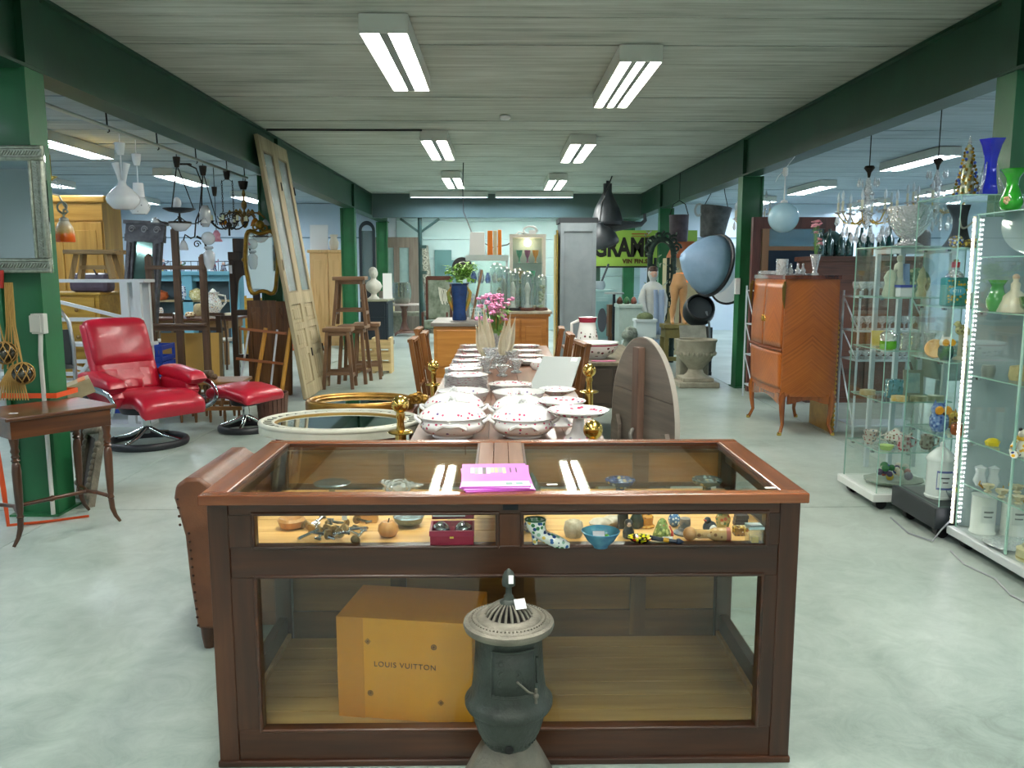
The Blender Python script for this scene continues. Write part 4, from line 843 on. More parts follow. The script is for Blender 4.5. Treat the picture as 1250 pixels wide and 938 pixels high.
q.tube([(-.17,.05,.12),(-.08,.03,.08),(-.02,0,-.06),(-.03,0,-.3),(-.1,0,-.46),(-.12,0,-.62),(-.16,0,-.64),(-.22,0,-.6),(-.24,0,-.66)],.008,6)
q.tube([(-.1,0,-.62),(-.02,0,-.66),(.0,0,-.78),(.04,0,-.84)],.012,6); q.tube(spiral((-.1,0,-.7),.04,.01,1.3,16),.006,5); q.box((-.2,.05,.125),(.12,.05,.016)); q.part('iron_frame', LI, e)
q = M(); q.lathe([(.03,-.52),(.055,-.46),(.055,-.36),(.03,-.3)],18,close=False); q.part('glass_cylinder', FROST, e, thick=.003)
q = M(); q.ball((.02,0,-.64),.07,18,12); q.lathe([(.04,-.72),(.05,-.74),(.02,-.76)],16,(.02,0,0)); q.part('glass_globe', FROST, e)
q = M(); q.lathe([(.03,-.76),(.06,-.8),(.055,-.9),(.03,-.96)],18,(.02,0,0),flute=.05,fn=12); q.part('pressed_glass_bowl', FROST, e)
q = M(); q.lathe([(.015,-.66),(.035,-.7),(.045,-.76)],12,(-.24,0,0),close=False); q.part('tulip_shade', FROST, e, thick=.003)
e = hang('candle_chandelier','black iron chandelier on two chains with cream candle sleeves',220,277); up = RZ0-e.location.z-.02; rose(e,.04,LI,up)
q = M()
for x in (-.06,.06):
    q = M(); q.tube([(x*.3,0,.01),(x,0,-.02)],.003,4)
    for k in range(16): q.tube([(x+(.008*cos(a) if k%2 else 0),(0 if k%2 else .008*cos(a)),-.02-k*.026+.017*sin(a)) for a in [2*pi*j/8 for j in range(8)]],.003,4,True)
    q.part('chain', LI, e)
q = M(); q.ball((0,0,-.5),.035,10,8); q.rod((0,0,-.42),(0,0,-.62),.012)
for k in range(8): a = 2*pi*k/8; arm(q, a, .2, -.5, -.47, .007, .06); q.tube(spiral((.08*cos(a),.08*sin(a),-.4),.05,.012,1.2,14,a0=a),.004,5)
q.part('iron_arms', LI, e)
for k in range(8):
    a = 2*pi*k/8; x, y = .2*cos(a), .2*sin(a); q = M(); q.lathe([(.014,-.46),(.014,-.4),(.001,-.398)],10,(x,y,0)); c = q.part('candle_sleeve', PL('d9d9b4',.5), e); q = M(); q.lathe([(.012,-.475),(.028,-.462),(.03,-.458)],10,(x,y,0)); q.part('drip_pan', LI, c)
e = hang('gilt_chandelier','gilt leaf chandelier with amber glass shades at the end of the lamp row',232,297); up = RZ0-e.location.z-.02; rose(e,.06,LI,up)
q = M(); q.lathe([(.012,0),(.02,-.05),(.008,-.1),(.03,-.16),(.03,-.2),(.008,-.24),(.03,-.3),(.05,-.36),(.03,-.42),(.01,-.45)],12,flute=.12,fn=6); q.part('stem', GILT, e)
q = M()
for k in range(6):
    a = 2*pi*k/6+.3; arm(q, a, .24, -.36, -.33, .01, -.08)
    for f in (.4,.7): q.lathe([(.001,0),(.03,.015),(.001,.06)],6,(.24*f*cos(a),.24*f*sin(a),-.36+.08*sin(pi*f)),sy=.3)
q.part('leaf_arms', GILT, e)
for k in range(6):
    a = 2*pi*k/6+.3; q = M(); q.lathe([(.012,0),(.035,-.03),(.05,-.06),(.055,-.075)],12,(.24*cos(a),.24*sin(a),-.34),close=False); q.part('amber_shade', GL('d99a3a',.06,.5,2,.1,haze='d8891c',hz=.7) if k%2 else FROST, e, thick=.003)
e = hang('tulip_lamp','small hanging lamp with a pink tulip glass shade among the iron chandeliers',240,262); up = RZ0-e.location.z-.02; rose(e,.03,LI,up)
q = M(); q.tube([(0,0,0),(0,0,-.36)],.004,5); q.part('rod', LI, e); q = M(); q.lathe([(.015,-.36),(.04,-.4),(.035,-.44),(.06,-.48)],16,flute=.06,fn=6,close=False); q.part('tulip_shade', PL('b9728c',.25,c2='d8a0b4',vs=20), e, thick=.003)
q = M(); p = V(-6.3,14.2,CZ); q.lathe([(.09,-.3),(.03,-.34),(.02,-.36)],14); q.tube([(0,0,0),(0,0,-.34)],.006,5); e = q.thing('crystal_lamp', BRASS, 'little brass and crystal chandelier above the pine wardrobe', 'chandelier', atx(83,222,-5.5)*1 and V(-6.35,12.0,CZ-.002))
q = M()
for k in range(14): a = 2*pi*k/14; q.lathe([(.001,-.05),(.016,-.03),(.001,0)],6,(.12*cos(a),.12*sin(a),-.42)); q.lathe([(.001,-.05),(.014,-.03),(.001,0)],6,(.07*cos(a),.07*sin(a),-.36))
q.tube([(.12*cos(2*pi*k/20),.12*sin(2*pi*k/20),-.41) for k in range(20)],.008,5,True)
for k in range(4): q.tube([(0,0,-.35),(.12*cos(k*pi/2),.12*sin(k*pi/2),-.41)],.005,4)
q.part('crystals', CUT, e)
# ---------------------------------------------------------------- tall folding shutters
SH = WD('8d8064','bdb091',.6,'z',.7,0,'a89b7b'); sh = E('folding_shutter', 'pair of tall pale wooden door leaves with etched glass leaning on the left beam', 'shutter', (-2.26,9.42,.012), 0, rot=(-.148,0,radians(90)))
ETCH = GL('b4c6c4',.12,.5,2,.12,haze='a9bcbc',hz=.5,bump=.6,bs=70)
for k in range(2):
    xa = k*.62; 
    for a in ((xa,xa+.1,0,3.02),(xa+.53,xa+.63,0,3.02)):
        q = M(); q.bb(a[0],a[1],-.022,.022,a[2],a[3]); lf = q.part('stile', SH, sh, bev=.004)
    for z0, z1 in ((0,.16),(.5,.58),(.8,.88),(1.1,1.24),(2.86,3.02)):
        q = M(); q.bb(xa+.1,xa+.53,-.022,.022,z0,z1); q.part('rail', SH, sh)
    for z0, z1 in ((.16,.5),(.58,.8),(.88,1.1)):
        q = M(); q.bb(xa+.1,xa+.53,-.006,.006,z0,z1); q.box((xa+.315,0,(z0+z1)/2),(.3,.03,z1-z0-.1)); q.part('carved_panel', SH, sh, bev=.008)
    q = M(); q.bb(xa+.12,xa+.51,-.004,.004,1.26,2.84); q.part('etched_pane', ETCH, sh)
    q = M()
    for a in ((xa+.1,xa+.12,1.24,2.86),(xa+.51,xa+.53,1.24,2.86),(xa+.12,xa+.51,1.24,1.26),(xa+.12,xa+.51,2.84,2.86)): q.bb(a[0],a[1],-.018,.018,a[2],a[3])
    q.part('pane_bead', PL('8b7f66',.6), sh)
    for z in (.5,2.5):
        q = M(); q.lathe([(.012,-.05),(.012,.05)],8,(xa+.635,-.024,z)); q.part('hinge', IRON, sh)
q = M(); q.bb(.02,.06,-.03,-.022,1.5,1.62); q.part('lock_plate', PL('6d5c34',.4,.6), sh)
# ---------------------------------------------------------------- bar stools
STW = WD('4e3624','8a6848',.5,'z',1,0,'6b4e36'); STX = WD('5a4330','94745a',.5,'x',1,0,'785a42')
def barstool(h=.778, w=.36):
    e = E('bar_stool','','stool')
    q = M(); q.bb(-w/2,w/2,-w/2,w/2,h-.05,h); q.part('seat', STX, e, bev=.008)
    q = M()
    for a in ((-w*.42,w*.42,-w*.4,-w*.34),(-w*.42,w*.42,w*.34,w*.4),(-w*.4,-w*.34,-w*.34,w*.34),(w*.34,w*.4,-w*.34,w*.34)): q.bb(*a,h-.1,h-.05)
    q.part('apron', STX, e)
    for x in (-1,1):
        for y in (-1,1):
            q = M(); q.bar((x*w*.5,y*w*.5,0),(x*w*.36,y*w*.36,h-.05),.042,.042); q.part('leg', STW, e)
    for x in (-1,1): q = M(); q.bar((x*w*.47,-w*.47,.16),(x*w*.47,w*.47,.16),.03,.04); q.part('foot_rail', STX, e)
    for y in (-1,1): q = M(); q.bar((-w*.46,y*w*.46,.2),(w*.46,y*w*.46,.2),.03,.04); q.part('foot_rail', STX, e)
    return e
GS = 'wooden bar stools by the shutters'
s0 = barstool(); s0.location = (-2.06,10.5,0); s0.rotation_euler = (0,0,.05); s0['group'] = GS; s0['label'] = 'front wooden bar stool on the floor by the leaning shutters'
dup(s0, (-1.95,10.98,0), -.05, 'second wooden bar stool on the floor, carrying another stool'); dup(s0, (-1.85,11.45,0), .1, 'rearmost of the floor-standing wooden bar stools')
s1 = barstool(.64,.42); s1.location = (-1.98,10.98,.7785); s1.rotation_euler = (0,0,.06); s1['group'] = GS; s1['label'] = 'wooden bar stool standing on top of the other stools'
cbx = E('slatted_box','pale wooden bottle crate on the floor behind the bar stools','crate',(-1.85,12.1,0))
for k in range(3):
    for a in ((-.25,.25,-.16,-.145),(-.25,.25,.145,.16)):
        q = M(); q.bb(*a,.04+k*.16,.15+k*.16); q.part('slat', WD('a08a58','cbb482',.6,'x'), cbx)
for x in (-.24,0,.24): q = M(); q.bb(x-.02,x+.02,-.145,.145,0,.52); q.part('divider', WD('a08a58','cbb482',.6,'z'), cbx)
# ---------------------------------------------------------------- cupboard doors, bamboo rack, gilt mirror, hall stand
CD = WD('4f3014','8a5c2e',.4,'z',.8,.1,'6e4620')
for k,(x,y,w,h,lbl) in enumerate(((-2.88,9.95,.34,1.14,'carved brown cupboard door leaning by the shutters, the left leaf'),(-2.62,9.9,.2,1.13,'narrow brown cupboard door leaning by the shutters, the right leaf'))):
    e = E('cupboard_door', lbl, 'door leaf', (x,y,0), 0, rot=(-.06,0,.08 if k==0 else -.3))
    q = M(); q.bb(-w/2,w/2,-.015,.015,0,h); q.part('board', CD, e); q = M()
    for a in ((-w/2,-w/2+.05,0,h),(w/2-.05,w/2,0,h),(-w/2+.05,w/2-.05,0,.1),(-w/2+.05,w/2-.05,h-.08,h)): q.bb(a[0],a[1],-.028,-.015,a[2],a[3])
    q.part('frame', CD, e); q = M(); n = 12
    top = [(-w*.33+w*.66*i/n, h-.17+.035*sin(pi*i/n*3)) for i in range(n+1)]
    q.prism([(w*.33,.14),(-w*.33,.14)]+top, .015, .026, RX(pi/2)); q.part('raised_panel', CD, e, bev=.008)
BAM = WD('a0641c','d49a40',.35,'z',1,.2); br = E('bamboo_rack', 'bamboo and white rod folding rack leaning on the cupboard doors', 'rack', (-2.74,9.5,0), 0, rot=(-.12,0,-.1))
for x0_, x1_ in ((-.14,.0),(.18,.3)):
    q = M(); q.tube([(x0_,0,0),(x1_,0,.84)],.026,8); q.part('bamboo_pole', BAM, br)
for x0_, x1_ in ((-.33,-.2),(.05,.14)):
    q = M(); q.tube([(x0_,-.01,0),(x1_,-.01,.82)],.013,8); q.part('white_rod', PL('c9ced6',.4), br)
for z, d in ((.8,.0),(.45,-.04),(.06,-.06)):
    q = M(); q.box((-.02+d,-.035,z),(.56,.03,.03),RY(.1)); q.part('shelf_bar', WD('6d3a1c','96582c',.4,'x'), br)
gm = E('gilt_mirror', 'gilded rococo wall mirror with a waisted outline standing above the cupboard doors', 'mirror', (-2.78,9.72,1.17), .05)
def roco(s, n=44):
    o = []
    for i in range(n):
        a = 2*pi*i/n; r = 1+.05*cos(6*a)-.07*cos(4*a); o.append((.2*s*r*math.copysign(abs(cos(a))**.75,cos(a))*(1+.06*sin(a)), .385*r*math.copysign(abs(sin(a))**.85,sin(a))*(s*.5+.5)+.42))
    return o
q = M(); q.ring(roco(1.05), roco(.84), -.02, .02, RX(pi/2)); q.tube([(x,-.022,z) for x,z in roco(.95)],.022,8,True); q.ball((0,-.02,.85),.055,10,8); q.tube(spiral((-.05,-.02,.82),.045,.012,1.2,14),.012,6); q.tube(spiral((.05,-.02,.82),.045,.012,1.2,14,a0=pi),.012,6)
for a in (-.2,.2): q.ball((a,-.01,.43+.02),.03,8,6)
q.part('gilt_frame', PL('9c7a2c',.35,.8,c2='7a5c26',vs=20), gm); q = M(); q.prism(roco(.88), -.006, .0, RX(pi/2)); q.part('mirror_glass', MIRROR, gm)
HO = WD('1d140f','3d2a1e',.45,'z',1,.15); hs = E('oak_stall_end', 'dark oak openwork stall end standing between easel and gilt mirror', 'furniture part', (-3.12,10.15,0), .1)
for x in (-.14,.14): q = M(); q.bb(x-.035,x+.035,-.03,.03,0,1.62); q.part('post', HO, hs, bev=.004)
q = M(); q.bb(-.18,.18,-.04,.04,1.62,1.72); q.bb(-.12,.12,-.035,.035,1.72,1.88); q.part('head_board', HO, hs, bev=.006)
q = M(); q.prism([(-.105,1.05)]+[(.105*-cos(pi*i/12)*.75,1.3+.14*sin(pi*i/12)) for i in range(13)]+[(.105,1.05),(.105,1.62),(-.105,1.62)], -.02,.02,RX(pi/2)); q.part('arched_panel', HO, hs)
for z in (.95,.4): q = M(); q.bb(-.105,.105,-.03,.03,z,z+.07); q.part('rail', HO, hs)
q = M(); q.bb(-.34,.2,-.2,.2,0,.05); q.part('foot', HO, hs)
for z in (1.66,):
    for x in (-.15,.15): q = M(); q.bb(x-.015,x+.015,-.043,-.04,z-.2,z-.1); q.part('white_patch', TAG, hs)
q = M(); q.bb(-.36,-.3,-.03,.03,.05,.95); q.part('side_post', HO, hs); q = M(); q.bb(-.3,-.105,-.02,.02,.9,.95); q.part('side_rail', HO, hs)
# ---------------------------------------------------------------- dining corner far left
TDK = WD('3a2018','5e3a30',.3,'x',1,.3); dt = E('back_table', 'dark table set with flowered china in the far left aisle', 'table', (-4.85,13.4,0))
q = M(); q.bb(-.75,.62,-.4,.5,.71,.75); q.part('tabletop', TDK, dt, bev=.006); q = M(); q.bb(-.66,.54,-.33,.42,.58,.71); q.part('apron', WD('5a4326','836542',.4,'x'), dt)
for x in (-.6,.48):
    for y in (-.28,.38): q = M(); q.bb(x-.035,x+.035,y-.035,y+.035,0,.58); q.part('leg', WD('5a4326','836542',.4,'z'), dt)
def tc(px, py): return fl(px,py,.751)
CHN = SPOT('e3e6e0',('4a6a8c','a8842c','7a8a5c','b05038'),45,.34)
jg = E('china_ewer','tall white flowered china ewer with two handles on the far table','ewer',V(-4.62,13.35,.7505)); q = M(); q.lathe([(.09,0),(.1,.02),(.08,.05),(.13,.16),(.12,.26),(.07,.33),(.08,.38),(.1,.4),(.001,.4)],18); q.lathe([(.06,.4),(.03,.44),(.001,.46)],12); q.part('body', CHN, jg)
for s in (-1,1): q = M(); q.tube([(s*.08,0,.36),(s*.19,0,.34),(s*.2,0,.24),(s*.11,0,.14)],.016,6); q.part('handle', CHN, jg)
for k,(x,y,r,h,mt,nm,lb) in enumerate(((-5.42,13.2,.05,.16,CHN,'china_cruet','small flowered china cruet at the left end of the far table'),(-5.3,13.55,.09,.06,WHITE,'white_dish','low white dish on the far table behind the easel'),(-4.95,13.2,.08,.09,SPOT('d8c8a0',('7a4020','b8a060'),30,.4),'painted_bowl','brown flowered bowl on the far table beside the ewer'),(-4.98,13.7,.1,.2,PL('c2b487',.5,c2='a4936a',vs=20),'straw_box','straw coloured round box on the far table'),(-4.35,13.3,.12,.07,PL('b8ad90',.6),'round_loaf_dish','pale oval dish at the right end of the far table'))):
    q = M(); q.lathe([(r*.7,0),(r,.3*h),(r*.9,.8*h),(r*.6,h),(.001,h)],16); q.thing(nm, mt, lb, 'china', (x,y,.7505))
def bentchair(loc, rz, lbl):
    e = E('bentwood_chair', lbl, 'chair', loc, rz, 'dark chairs round the far table'); DK = WD('1f1612','3c2a20',.4,'z'); q = M(); q.lathe([(.2,.43),(.21,.445),(.2,.46),(.001,.46)],24); q.part('seat', PL('b9b6ac',.5), e)
    for x in (-.16,.16):
        q = M(); q.tube([(x,-.15,0),(x*.9,-.14,.44)],.017,6); q.part('leg', DK, e); q = M(); q.tube([(x,.2,0),(x*.95,.16,.44),(x,.22,.85)],.017,6); q.part('leg', DK, e)
    for z in (.62,.84): q = M(); q.bar((-.16,.19+.04*(z-.6)*2,z),(.16,.19+.04*(z-.6)*2,z),.05,.015,up=(0,1,0)); q.part('back_rail', DK, e)
    return e
c0 = bentchair((-4.25,12.65,0),2.9,'dark chair with a pale seat before the right end of the far table'); bentchair((-5.05,12.55,0),3.2,'dark chair with a pale seat before the middle of the far table'); bentchair((-5.55,12.75,0),3.0,'dark chair with a pale seat before the left end of the far table')
yc = E('yellow_chair','honey wooden ladder back chair beyond the far table','chair',(-4.3,14.6,0),.2)
q = M(); q.bb(-.22,.22,-.2,.2,.42,.46); q.part('seat', YP, yc)
for x in (-.2,.2):
    for y, h in ((-.18,.42),(.18,1.05)): q = M(); q.bb(x-.02,x+.02,y-.02,y+.02,0,h); q.part('leg', YP, yc)
for z, h in ((.95,.12),(.72,.07)): q = M(); q.bb(-.18,.18,.17,.19,z-h/2,z+h/2); q.part('back_rail', YP, yc)
# teal mantel shelf with figurines
TEAL = PL('5d95a6',.5,c2='6ba3b2',vs=3); mt_ = E('teal_mantel', 'pale teal painted mantelpiece with shelves in the far left aisle', 'mantelpiece', (-6.35,17.0,0))
q = M(); q.bb(-.9,1.05,-.2,.2,1.4,1.48); q.part('shelf', TEAL, mt_, bev=.01)
for x in (-.85,.0,.95): q = M(); q.bb(x-.1,x+.1,-.15,.18,0,1.4); q.part('pilaster', TEAL, mt_)
q = M(); q.bb(-.75,.85,-.1,.15,1.28,1.4); q.part('frieze', TEAL, mt_); q = M(); q.bb(-.75,.85,.1,.15,0,1.28); q.part('firebox_back', PL('3a4a50',.6), mt_)
q = M(); q.bb(-.75,.85,-.15,.1,.86,.9); q.part('inner_shelf', WD('8a7a58','a89670',.5,'x'), mt_)
q = M()
for k in range(14): q.rod((-.85+k*.14,.15,1.48),(-.85+k*.14,.15,1.68),.006,n=5)
q.rod((-.88,.15,1.68),(1.0,.15,1.68),.008,n=5); q.part('wire_gallery', IRON, mt_)
for k,(px,cs,lb) in enumerate(((187,('2d4a7a','c0a050','20304a'),'painted figure of a piper on the teal mantelpiece, leftmost'),(201,('3a3a50','c8b050','8a3a2a'),'seated painted figure second on the teal mantelpiece'),(222,('4a7a4a','d8d0b0','8a5030'),'small green painted figure third on the teal mantelpiece'),(262,('a04a5a','d8c8c0','3a3a4a'),'pink painted lady figure on the teal mantelpiece'),(274,('30303a','8a6a4a','505060'),'small dark painted figure at the right end of the teal mantelpiece'))):
    p = at(px,331,17.0); e = E('china_figure', lb, 'figurine', (p.x,16.95,1.4805)); h = (.3,.24,.2,.27,.17)[k]
    q = M(); q.lathe([(.07,0),(.075,.02),(.05,.05*1),(.06,.3*h),(.045,.55*h),(.05,.68*h),(.02,.78*h),(.001,.8*h)],10); q.tube([(.03,0,.66*h),(.1,-.02,.72*h),(.1,-.02,.9*h)],.015,5); q.part('body', SPOT('8890a0',cs,26,.5), e); q = M(); q.ball((0,0,.88*h),.034,8,6); q.part('head', FACE, e)
for px,py,w,h,mt2,nm,lb,Y,z in ((196,356,.3,.2,PL('b0521c',.5,c2='8a3c14',vs=20),'orange_basket','orange glazed basket dish on the inner shelf of the mantelpiece',16.9,.9005),(221,350,.26,.34,SPOT('d8dfe8',('4a6aa8','2a4a88'),25,.4),'blue_white_jar','blue and white china jar behind the easel post',16.9,.9005),(240,358,.3,.24,SPOT('c8bd88',('a89040','e0d8b0'),20,.4),'gold_tureen','pale gold china tureen on the inner shelf of the mantelpiece',16.9,.9005)):
    p = at(px,py,Y); q = M(); q.lathe([(w*.35,0),(w*.5,h*.3),(w*.45,h*.8),(w*.3,h*.85),(w*.08,h),(.001,h)],16); q.thing(nm, mt2, lb, 'china', (p.x,Y,z))
lc = E('blue_cone_lamp','blue and white cone shaped lamp shade beyond the far table','lamp',(-4.45,17.2,0)); q = M(); q.lathe([(.26,1.2),(.24,1.24),(.03,1.5),(.001,1.5)],20); q.part('shade', PL('2d6fc0',.5), lc); q = M(); q.lathe([(.15,0),(.14,.03),(.02,.04),(.02,1.3)],12); q.part('stand', WHITE, lc)
# bright painting standing near the wall (seen past the gilt mirror)
pa = M(); pa.bb(-.35,.35,-.02,.02,0,1.1); e = pa.thing('framed_picture', PL('4f8a76',.6,c2='c85a3a',vs=9,lo=.45,hi=.55), 'colourful picture standing by the dark oak stall end', 'picture', (-4.0,15.4,.0), .1)
# ---------------------------------------------------------------- far left centre: cupboard, black cabinet, bust, door, pedestal
kc = E('pine_cupboard','pale pine cupboard behind the bar stools','cupboard',(-3.4,16.45,0)); PNX = WD('b98a4c','dcb47a',.45,'z',.8)
q = M(); q.bb(-.36,.34,0,.4,0,1.84); q.part('carcass', PNX, kc); q = M(); q.bb(-.4,.38,-.03,.42,1.84,1.9); q.part('cornice', PNX, kc, bev=.01)
for x0_, x1_ in ((-.34,-.01),(.01,.32)):
    q = M(); q.bb(x0_,x1_,-.02,0,.08,1.8); d = q.part('door', PNX, kc); q = M(); q.bb(x0_+.07,x1_-.07,-.03,-.02,.2,1.7); q.part('door_panel', PNX, d, bev=.006)
vz = M(); vz.lathe([(.06,0),(.09,.05),(.1,.15),(.06,.24),(.09,.3)],16); vz.thing('white_jug', PL('cfc8b4',.4), 'cream two-eared vase on the pine cupboard', 'vase', (-3.3,16.6,1.9005))
q = M(); q.bb(-.18,.18,-.01,.01,0,.5); q.thing('white_board', WHITE, 'white board standing on the pine cupboard', 'board', (-3.62,16.7,1.902), 0, rot=(-.1,0,0))
bf = E('arched_frame','dark blue-black arched wooden frame leaning on the second left column','frame',(-2.86,17.0,0),0,rot=(-.03,0,.1)); bf.scale = (.72,1,1); DB = PL('20303c',.45)
for x in (-.02,.36): q = M(); q.bb(x,x+.08,-.03,.03,0,2.3); q.part('stile', DB, bf)
q = M(); q.prism([(x,z) for x,z in arc(.21,2.3,.23,0,pi,12,.2)]+[(x,z) for x,z in arc(.21,2.3,.15,pi,0,12,.12)],-.03,.03,RX(pi/2)); q.part('arched_head', DB, bf)
q = M(); q.bb(.06,.36,-.01,.01,1.2,2.3); q.part('glass', GL('9fb4b8',.1,.5,2,haze='8fa6ae',hz=.4), bf); q = M(); q.bb(.06,.36,-.02,.02,0,1.2); q.part('panel', DB, bf)
kb = E('black_cabinet','blue-black cabinet with a pale top in the far left of the middle bay','cabinet',(-2.59,15.95,0)); NB = PL('14202a',.4)
q = M(); q.bb(-.09,.4,0,.9,.08,.9); q.part('carcass', NB, kb); q = M(); q.bb(-.105,.43,-.03,.93,.9,.94); q.part('top', PL('9a9882',.5,c2='84836e',vs=9), kb, bev=.006); q = M(); q.bb(-.1,.42,-.02,.92,0,.08); q.part('plinth', NB, kb)
q = M(); q.bb(.4,.415,.06,.84,.14,.86); d = q.part('side_panel', NB, kb); q = M(); q.bb(-.07,.36,-.015,0,.62,.86); q.part('drawer', NB, kb); q = M(); q.bb(-.07,.36,-.015,0,.12,.6); q.part('door', NB, kb)
bu = E('marble_bust','white marble bust on the blue-black cabinet','bust',(-2.47,16.2,.9405),.3); MRB = PL('d3d0c4',.45,c2='c2bfb2',vs=9)
q = M(); q.lathe([(.11,0),(.1,.03),(.06,.06),(.05,.1),(.13,.17),(.17,.25),(.13,.33),(.055,.38),(.05,.42)],16,sy=.7); q.ball((0,-.02,.5),.085,14,10,sz=1.2); q.tube([(0,-.1,.5),(0,-.115,.47)],.012,5); q.ball((0,.04,.54),.085,12,8); q.part('bust', MRB, bu)
q = M(); q.bb(-.09,.09,-.01,.01,0,.5); q.thing('white_picture_back', WHITE, 'narrow white panel standing behind the marble bust', 'panel', (-2.22,16.35,.9405), rot=(-.05,0,.2))
DG = WD('5d564c','827a6e',.55,'z',.8,0,'716a5e'); dr = E('glazed_door','grey-brown double door with two frosted panes leaning at the far end','door leaf',(-2.52,20.2,0),0,rot=(-.06,0,0))
for x0_, x1_ in ((-.54,-.3),(-.07,.07),(.3,.54)): q = M(); q.bb(x0_,x1_,-.03,.03,0,2.3); q.part('stile', DG, dr)
for z0, z1 in ((0,.3),(.85,1.05),(2.05,2.3)):
    for x0_, x1_ in ((-.3,-.07),(.07,.3)): q = M(); q.bb(x0_,x1_,-.028,.028,z0,z1); q.part('rail', DG, dr)
for x0_, x1_ in ((-.3,-.07),(.07,.3)):
    q = M(); q.bb(x0_,x1_,-.006,.006,1.05,2.05); q.part('frosted_pane', PL('7d9a96',.3,c2='8aa6a4',vs=5), dr); q = M(); q.bb(x0_,x1_,-.015,.015,.3,.85); q.part('lower_panel', DG, dr)
q = M(); q.bb(-.3,-.08,-.05,-.03,.8,.92); q.part('paper_note', TAG, dr); q = M(); q.bb(-.3,-.06,-.045,-.03,.2,.72); q.part('yellow_card', PL('d8cfa0',.6), dr)
pt = E('pedestal_table','round pedestal table carrying a big glass jar at the far end','table',(-2.2,18.95,0)); MW = WD('3b2418','5c3a28',.4,'z')
q = M(); q.lathe([(.4,.7),(.41,.71),(.41,.73),(.4,.74),(.001,.74)],32); q.part('tabletop', PL('b4a89c',.3,c2='9a8e84',vs=8), pt); q = M(); q.lathe([(.12,.14),(.09,.2),(.05,.35),(.07,.5),(.06,.6),(.12,.7)],16); q.part('column', MW, pt)
q = M(); q.lathe([(.3,.06),(.24,.1),(.12,.14)],3); q.part('platform', MW, pt)
for k in range(3): a = 2*pi*k/3; q = M(); q.tube([(.24*cos(a),.24*sin(a),.1),(.34*cos(a),.34*sin(a),.06),(.36*cos(a),.36*sin(a),.02)],[.03,.03,.018],8); q.part('foot', MW, pt)
q = M(); q.lathe([(.15,0),(.18,.04),(.22,.2),(.22,.34),(.19,.46),(.2,.48)],24,close=False); e = q.thing('glass_barrel', GL('a8b8a4',.1,.6,2,.05,haze='8f9a8a',hz=.35), 'large greenish glass jar on the round pedestal table', 'jar', (-2.25,18.95,.7405), thick=.008)
sb = E('stone_bench','rough scalloped stone bench against the far doors','bench',(-2.0,19.7,0)); STN = PL('8a8c7c',.8,c2='6f7262',vs=14,bump=.5,bs=30)
q = M(); n=20; q.prism([(-.75,-.25),(.75,-.25)]+[( .75-1.5*i/n, .25-.05*abs(sin(pi*i/n*5))) for i in range(n+1)], .42, .52); q.part('slab', STN, sb, bev=.02)
for x in (-.45,.45): q = M(); q.lathe([(.16,0),(.1,.1),(.13,.3),(.2,.42)],10,(x,0,0)); q.part('foot', STN, sb)
cf = M(); cf.bb(-.11,.11,-.02,.02,0,2.1); cfe = cf.thing('carved_strip', PL('8d9388',.6,c2='5b6158',vs=16), 'tall carved grey frame side leaning beside the glazed door', 'frame', (-1.66,20.28,0), 0, rot=(-.05,-.1,0)); q = M()
for k in range(18): q.tube(spiral((0,-.02,.08+k*.115),.07,.015,1.2,12,a0=k*2),.018,5)
q.part('carving', PL('a8ac9e',.6), cfe)
for k,(x,w,h) in enumerate(((-1.5,.42,2.0),(-1.3,.4,1.75))):
    q = M(); q.bb(-w/2,w/2,-.012,.012,0,h); q.thing('teal_sheet', PL('4f7a7c',.35), '%s dull teal glass sheet leaning on the far wall by the slim post' % ('taller' if k==0 else 'shorter'), 'sheet', (x+.1,20.42-.08*k,0), 0, rot=(-.06,0,0))
gc = E('tapestry_chair','green and cream upholstered armchair with a tasselled back at the far end','armchair',(-1.32,16.9,0),-.15); gc.scale = (.8,.8,1); UP = PL('8a9484',.7,c2='5f6b58',vs=9)
q = M(); q.bb(-.3,.3,-.1,.45,.3,.48); q.part('seat', UP, gc, bev=.04); q = M(); q.bb(-.3,.3,.4,.5,.48,1.3); q.part('backrest', UP, gc, bev=.03)
for x in (-.32,.32):
    q = M(); q.bb(x-.03,x+.03,.4,.52,0,1.36); q.part('back_post', WD('3a2018','5a3426'), gc); q = M(); q.bb(x-.025,x+.025,-.1,-.04,0,.65); q.part('front_leg', WD('3a2018','5a3426'), gc)
q = M(); q.bb(-.32,.32,.4,.52,1.3,1.38); q.part('crest_rail', WD('3a2018','5a3426',.4,'x'), gc); q = M()
for k in range(10): q.tube([(.0+.03*k,.39,1.15-.01*k),(.02+.035*k,.38,1.0-.1*sin(k)),(.06+.025*k,.37,.82+.04*cos(k*2))],.012,5)
q.part('tassel_throw', PL('d3d3c4',.8), gc)
# ---------------------------------------------------------------- the china table
TBW = WD('5a3a2a','8a6450',.35,'y',.8,.15,'75503c'); ctb = E('china_table','long wooden dining table laid with flowered white china','table',(0,0,0))
for k in range(5): w = .87/5; q = M(); q.bb(-.4+k*w+.001,-.4+(k+1)*w-.001,3.47,8.2,.722,.75); q.part('table_board', TBW, ctb)
for a in ((-.36,.43,3.55,3.58),(-.36,.43,8.09,8.12),(-.36,-.33,3.58,8.09),(.4,.43,3.58,8.09)): q = M(); q.bb(*a,.62,.722); q.part('apron', TBW, ctb)
for y in (3.6,5.85,8.06):
    for x in (-.33,.4): q = M(); q.bb(x-.035,x+.035,y-.035,y+.035,0,.62); q.part('leg', WD('4a2e20','755240',.4,'z'), ctb)
FLC = ('cf4a72','c23a66','7a6aa0','d8557e','c9476c')
def CH(**k): return SPOT('f1f2f1', FLC, 44, .27, .1, **k)
GCH = 'flowered white china on the long table'
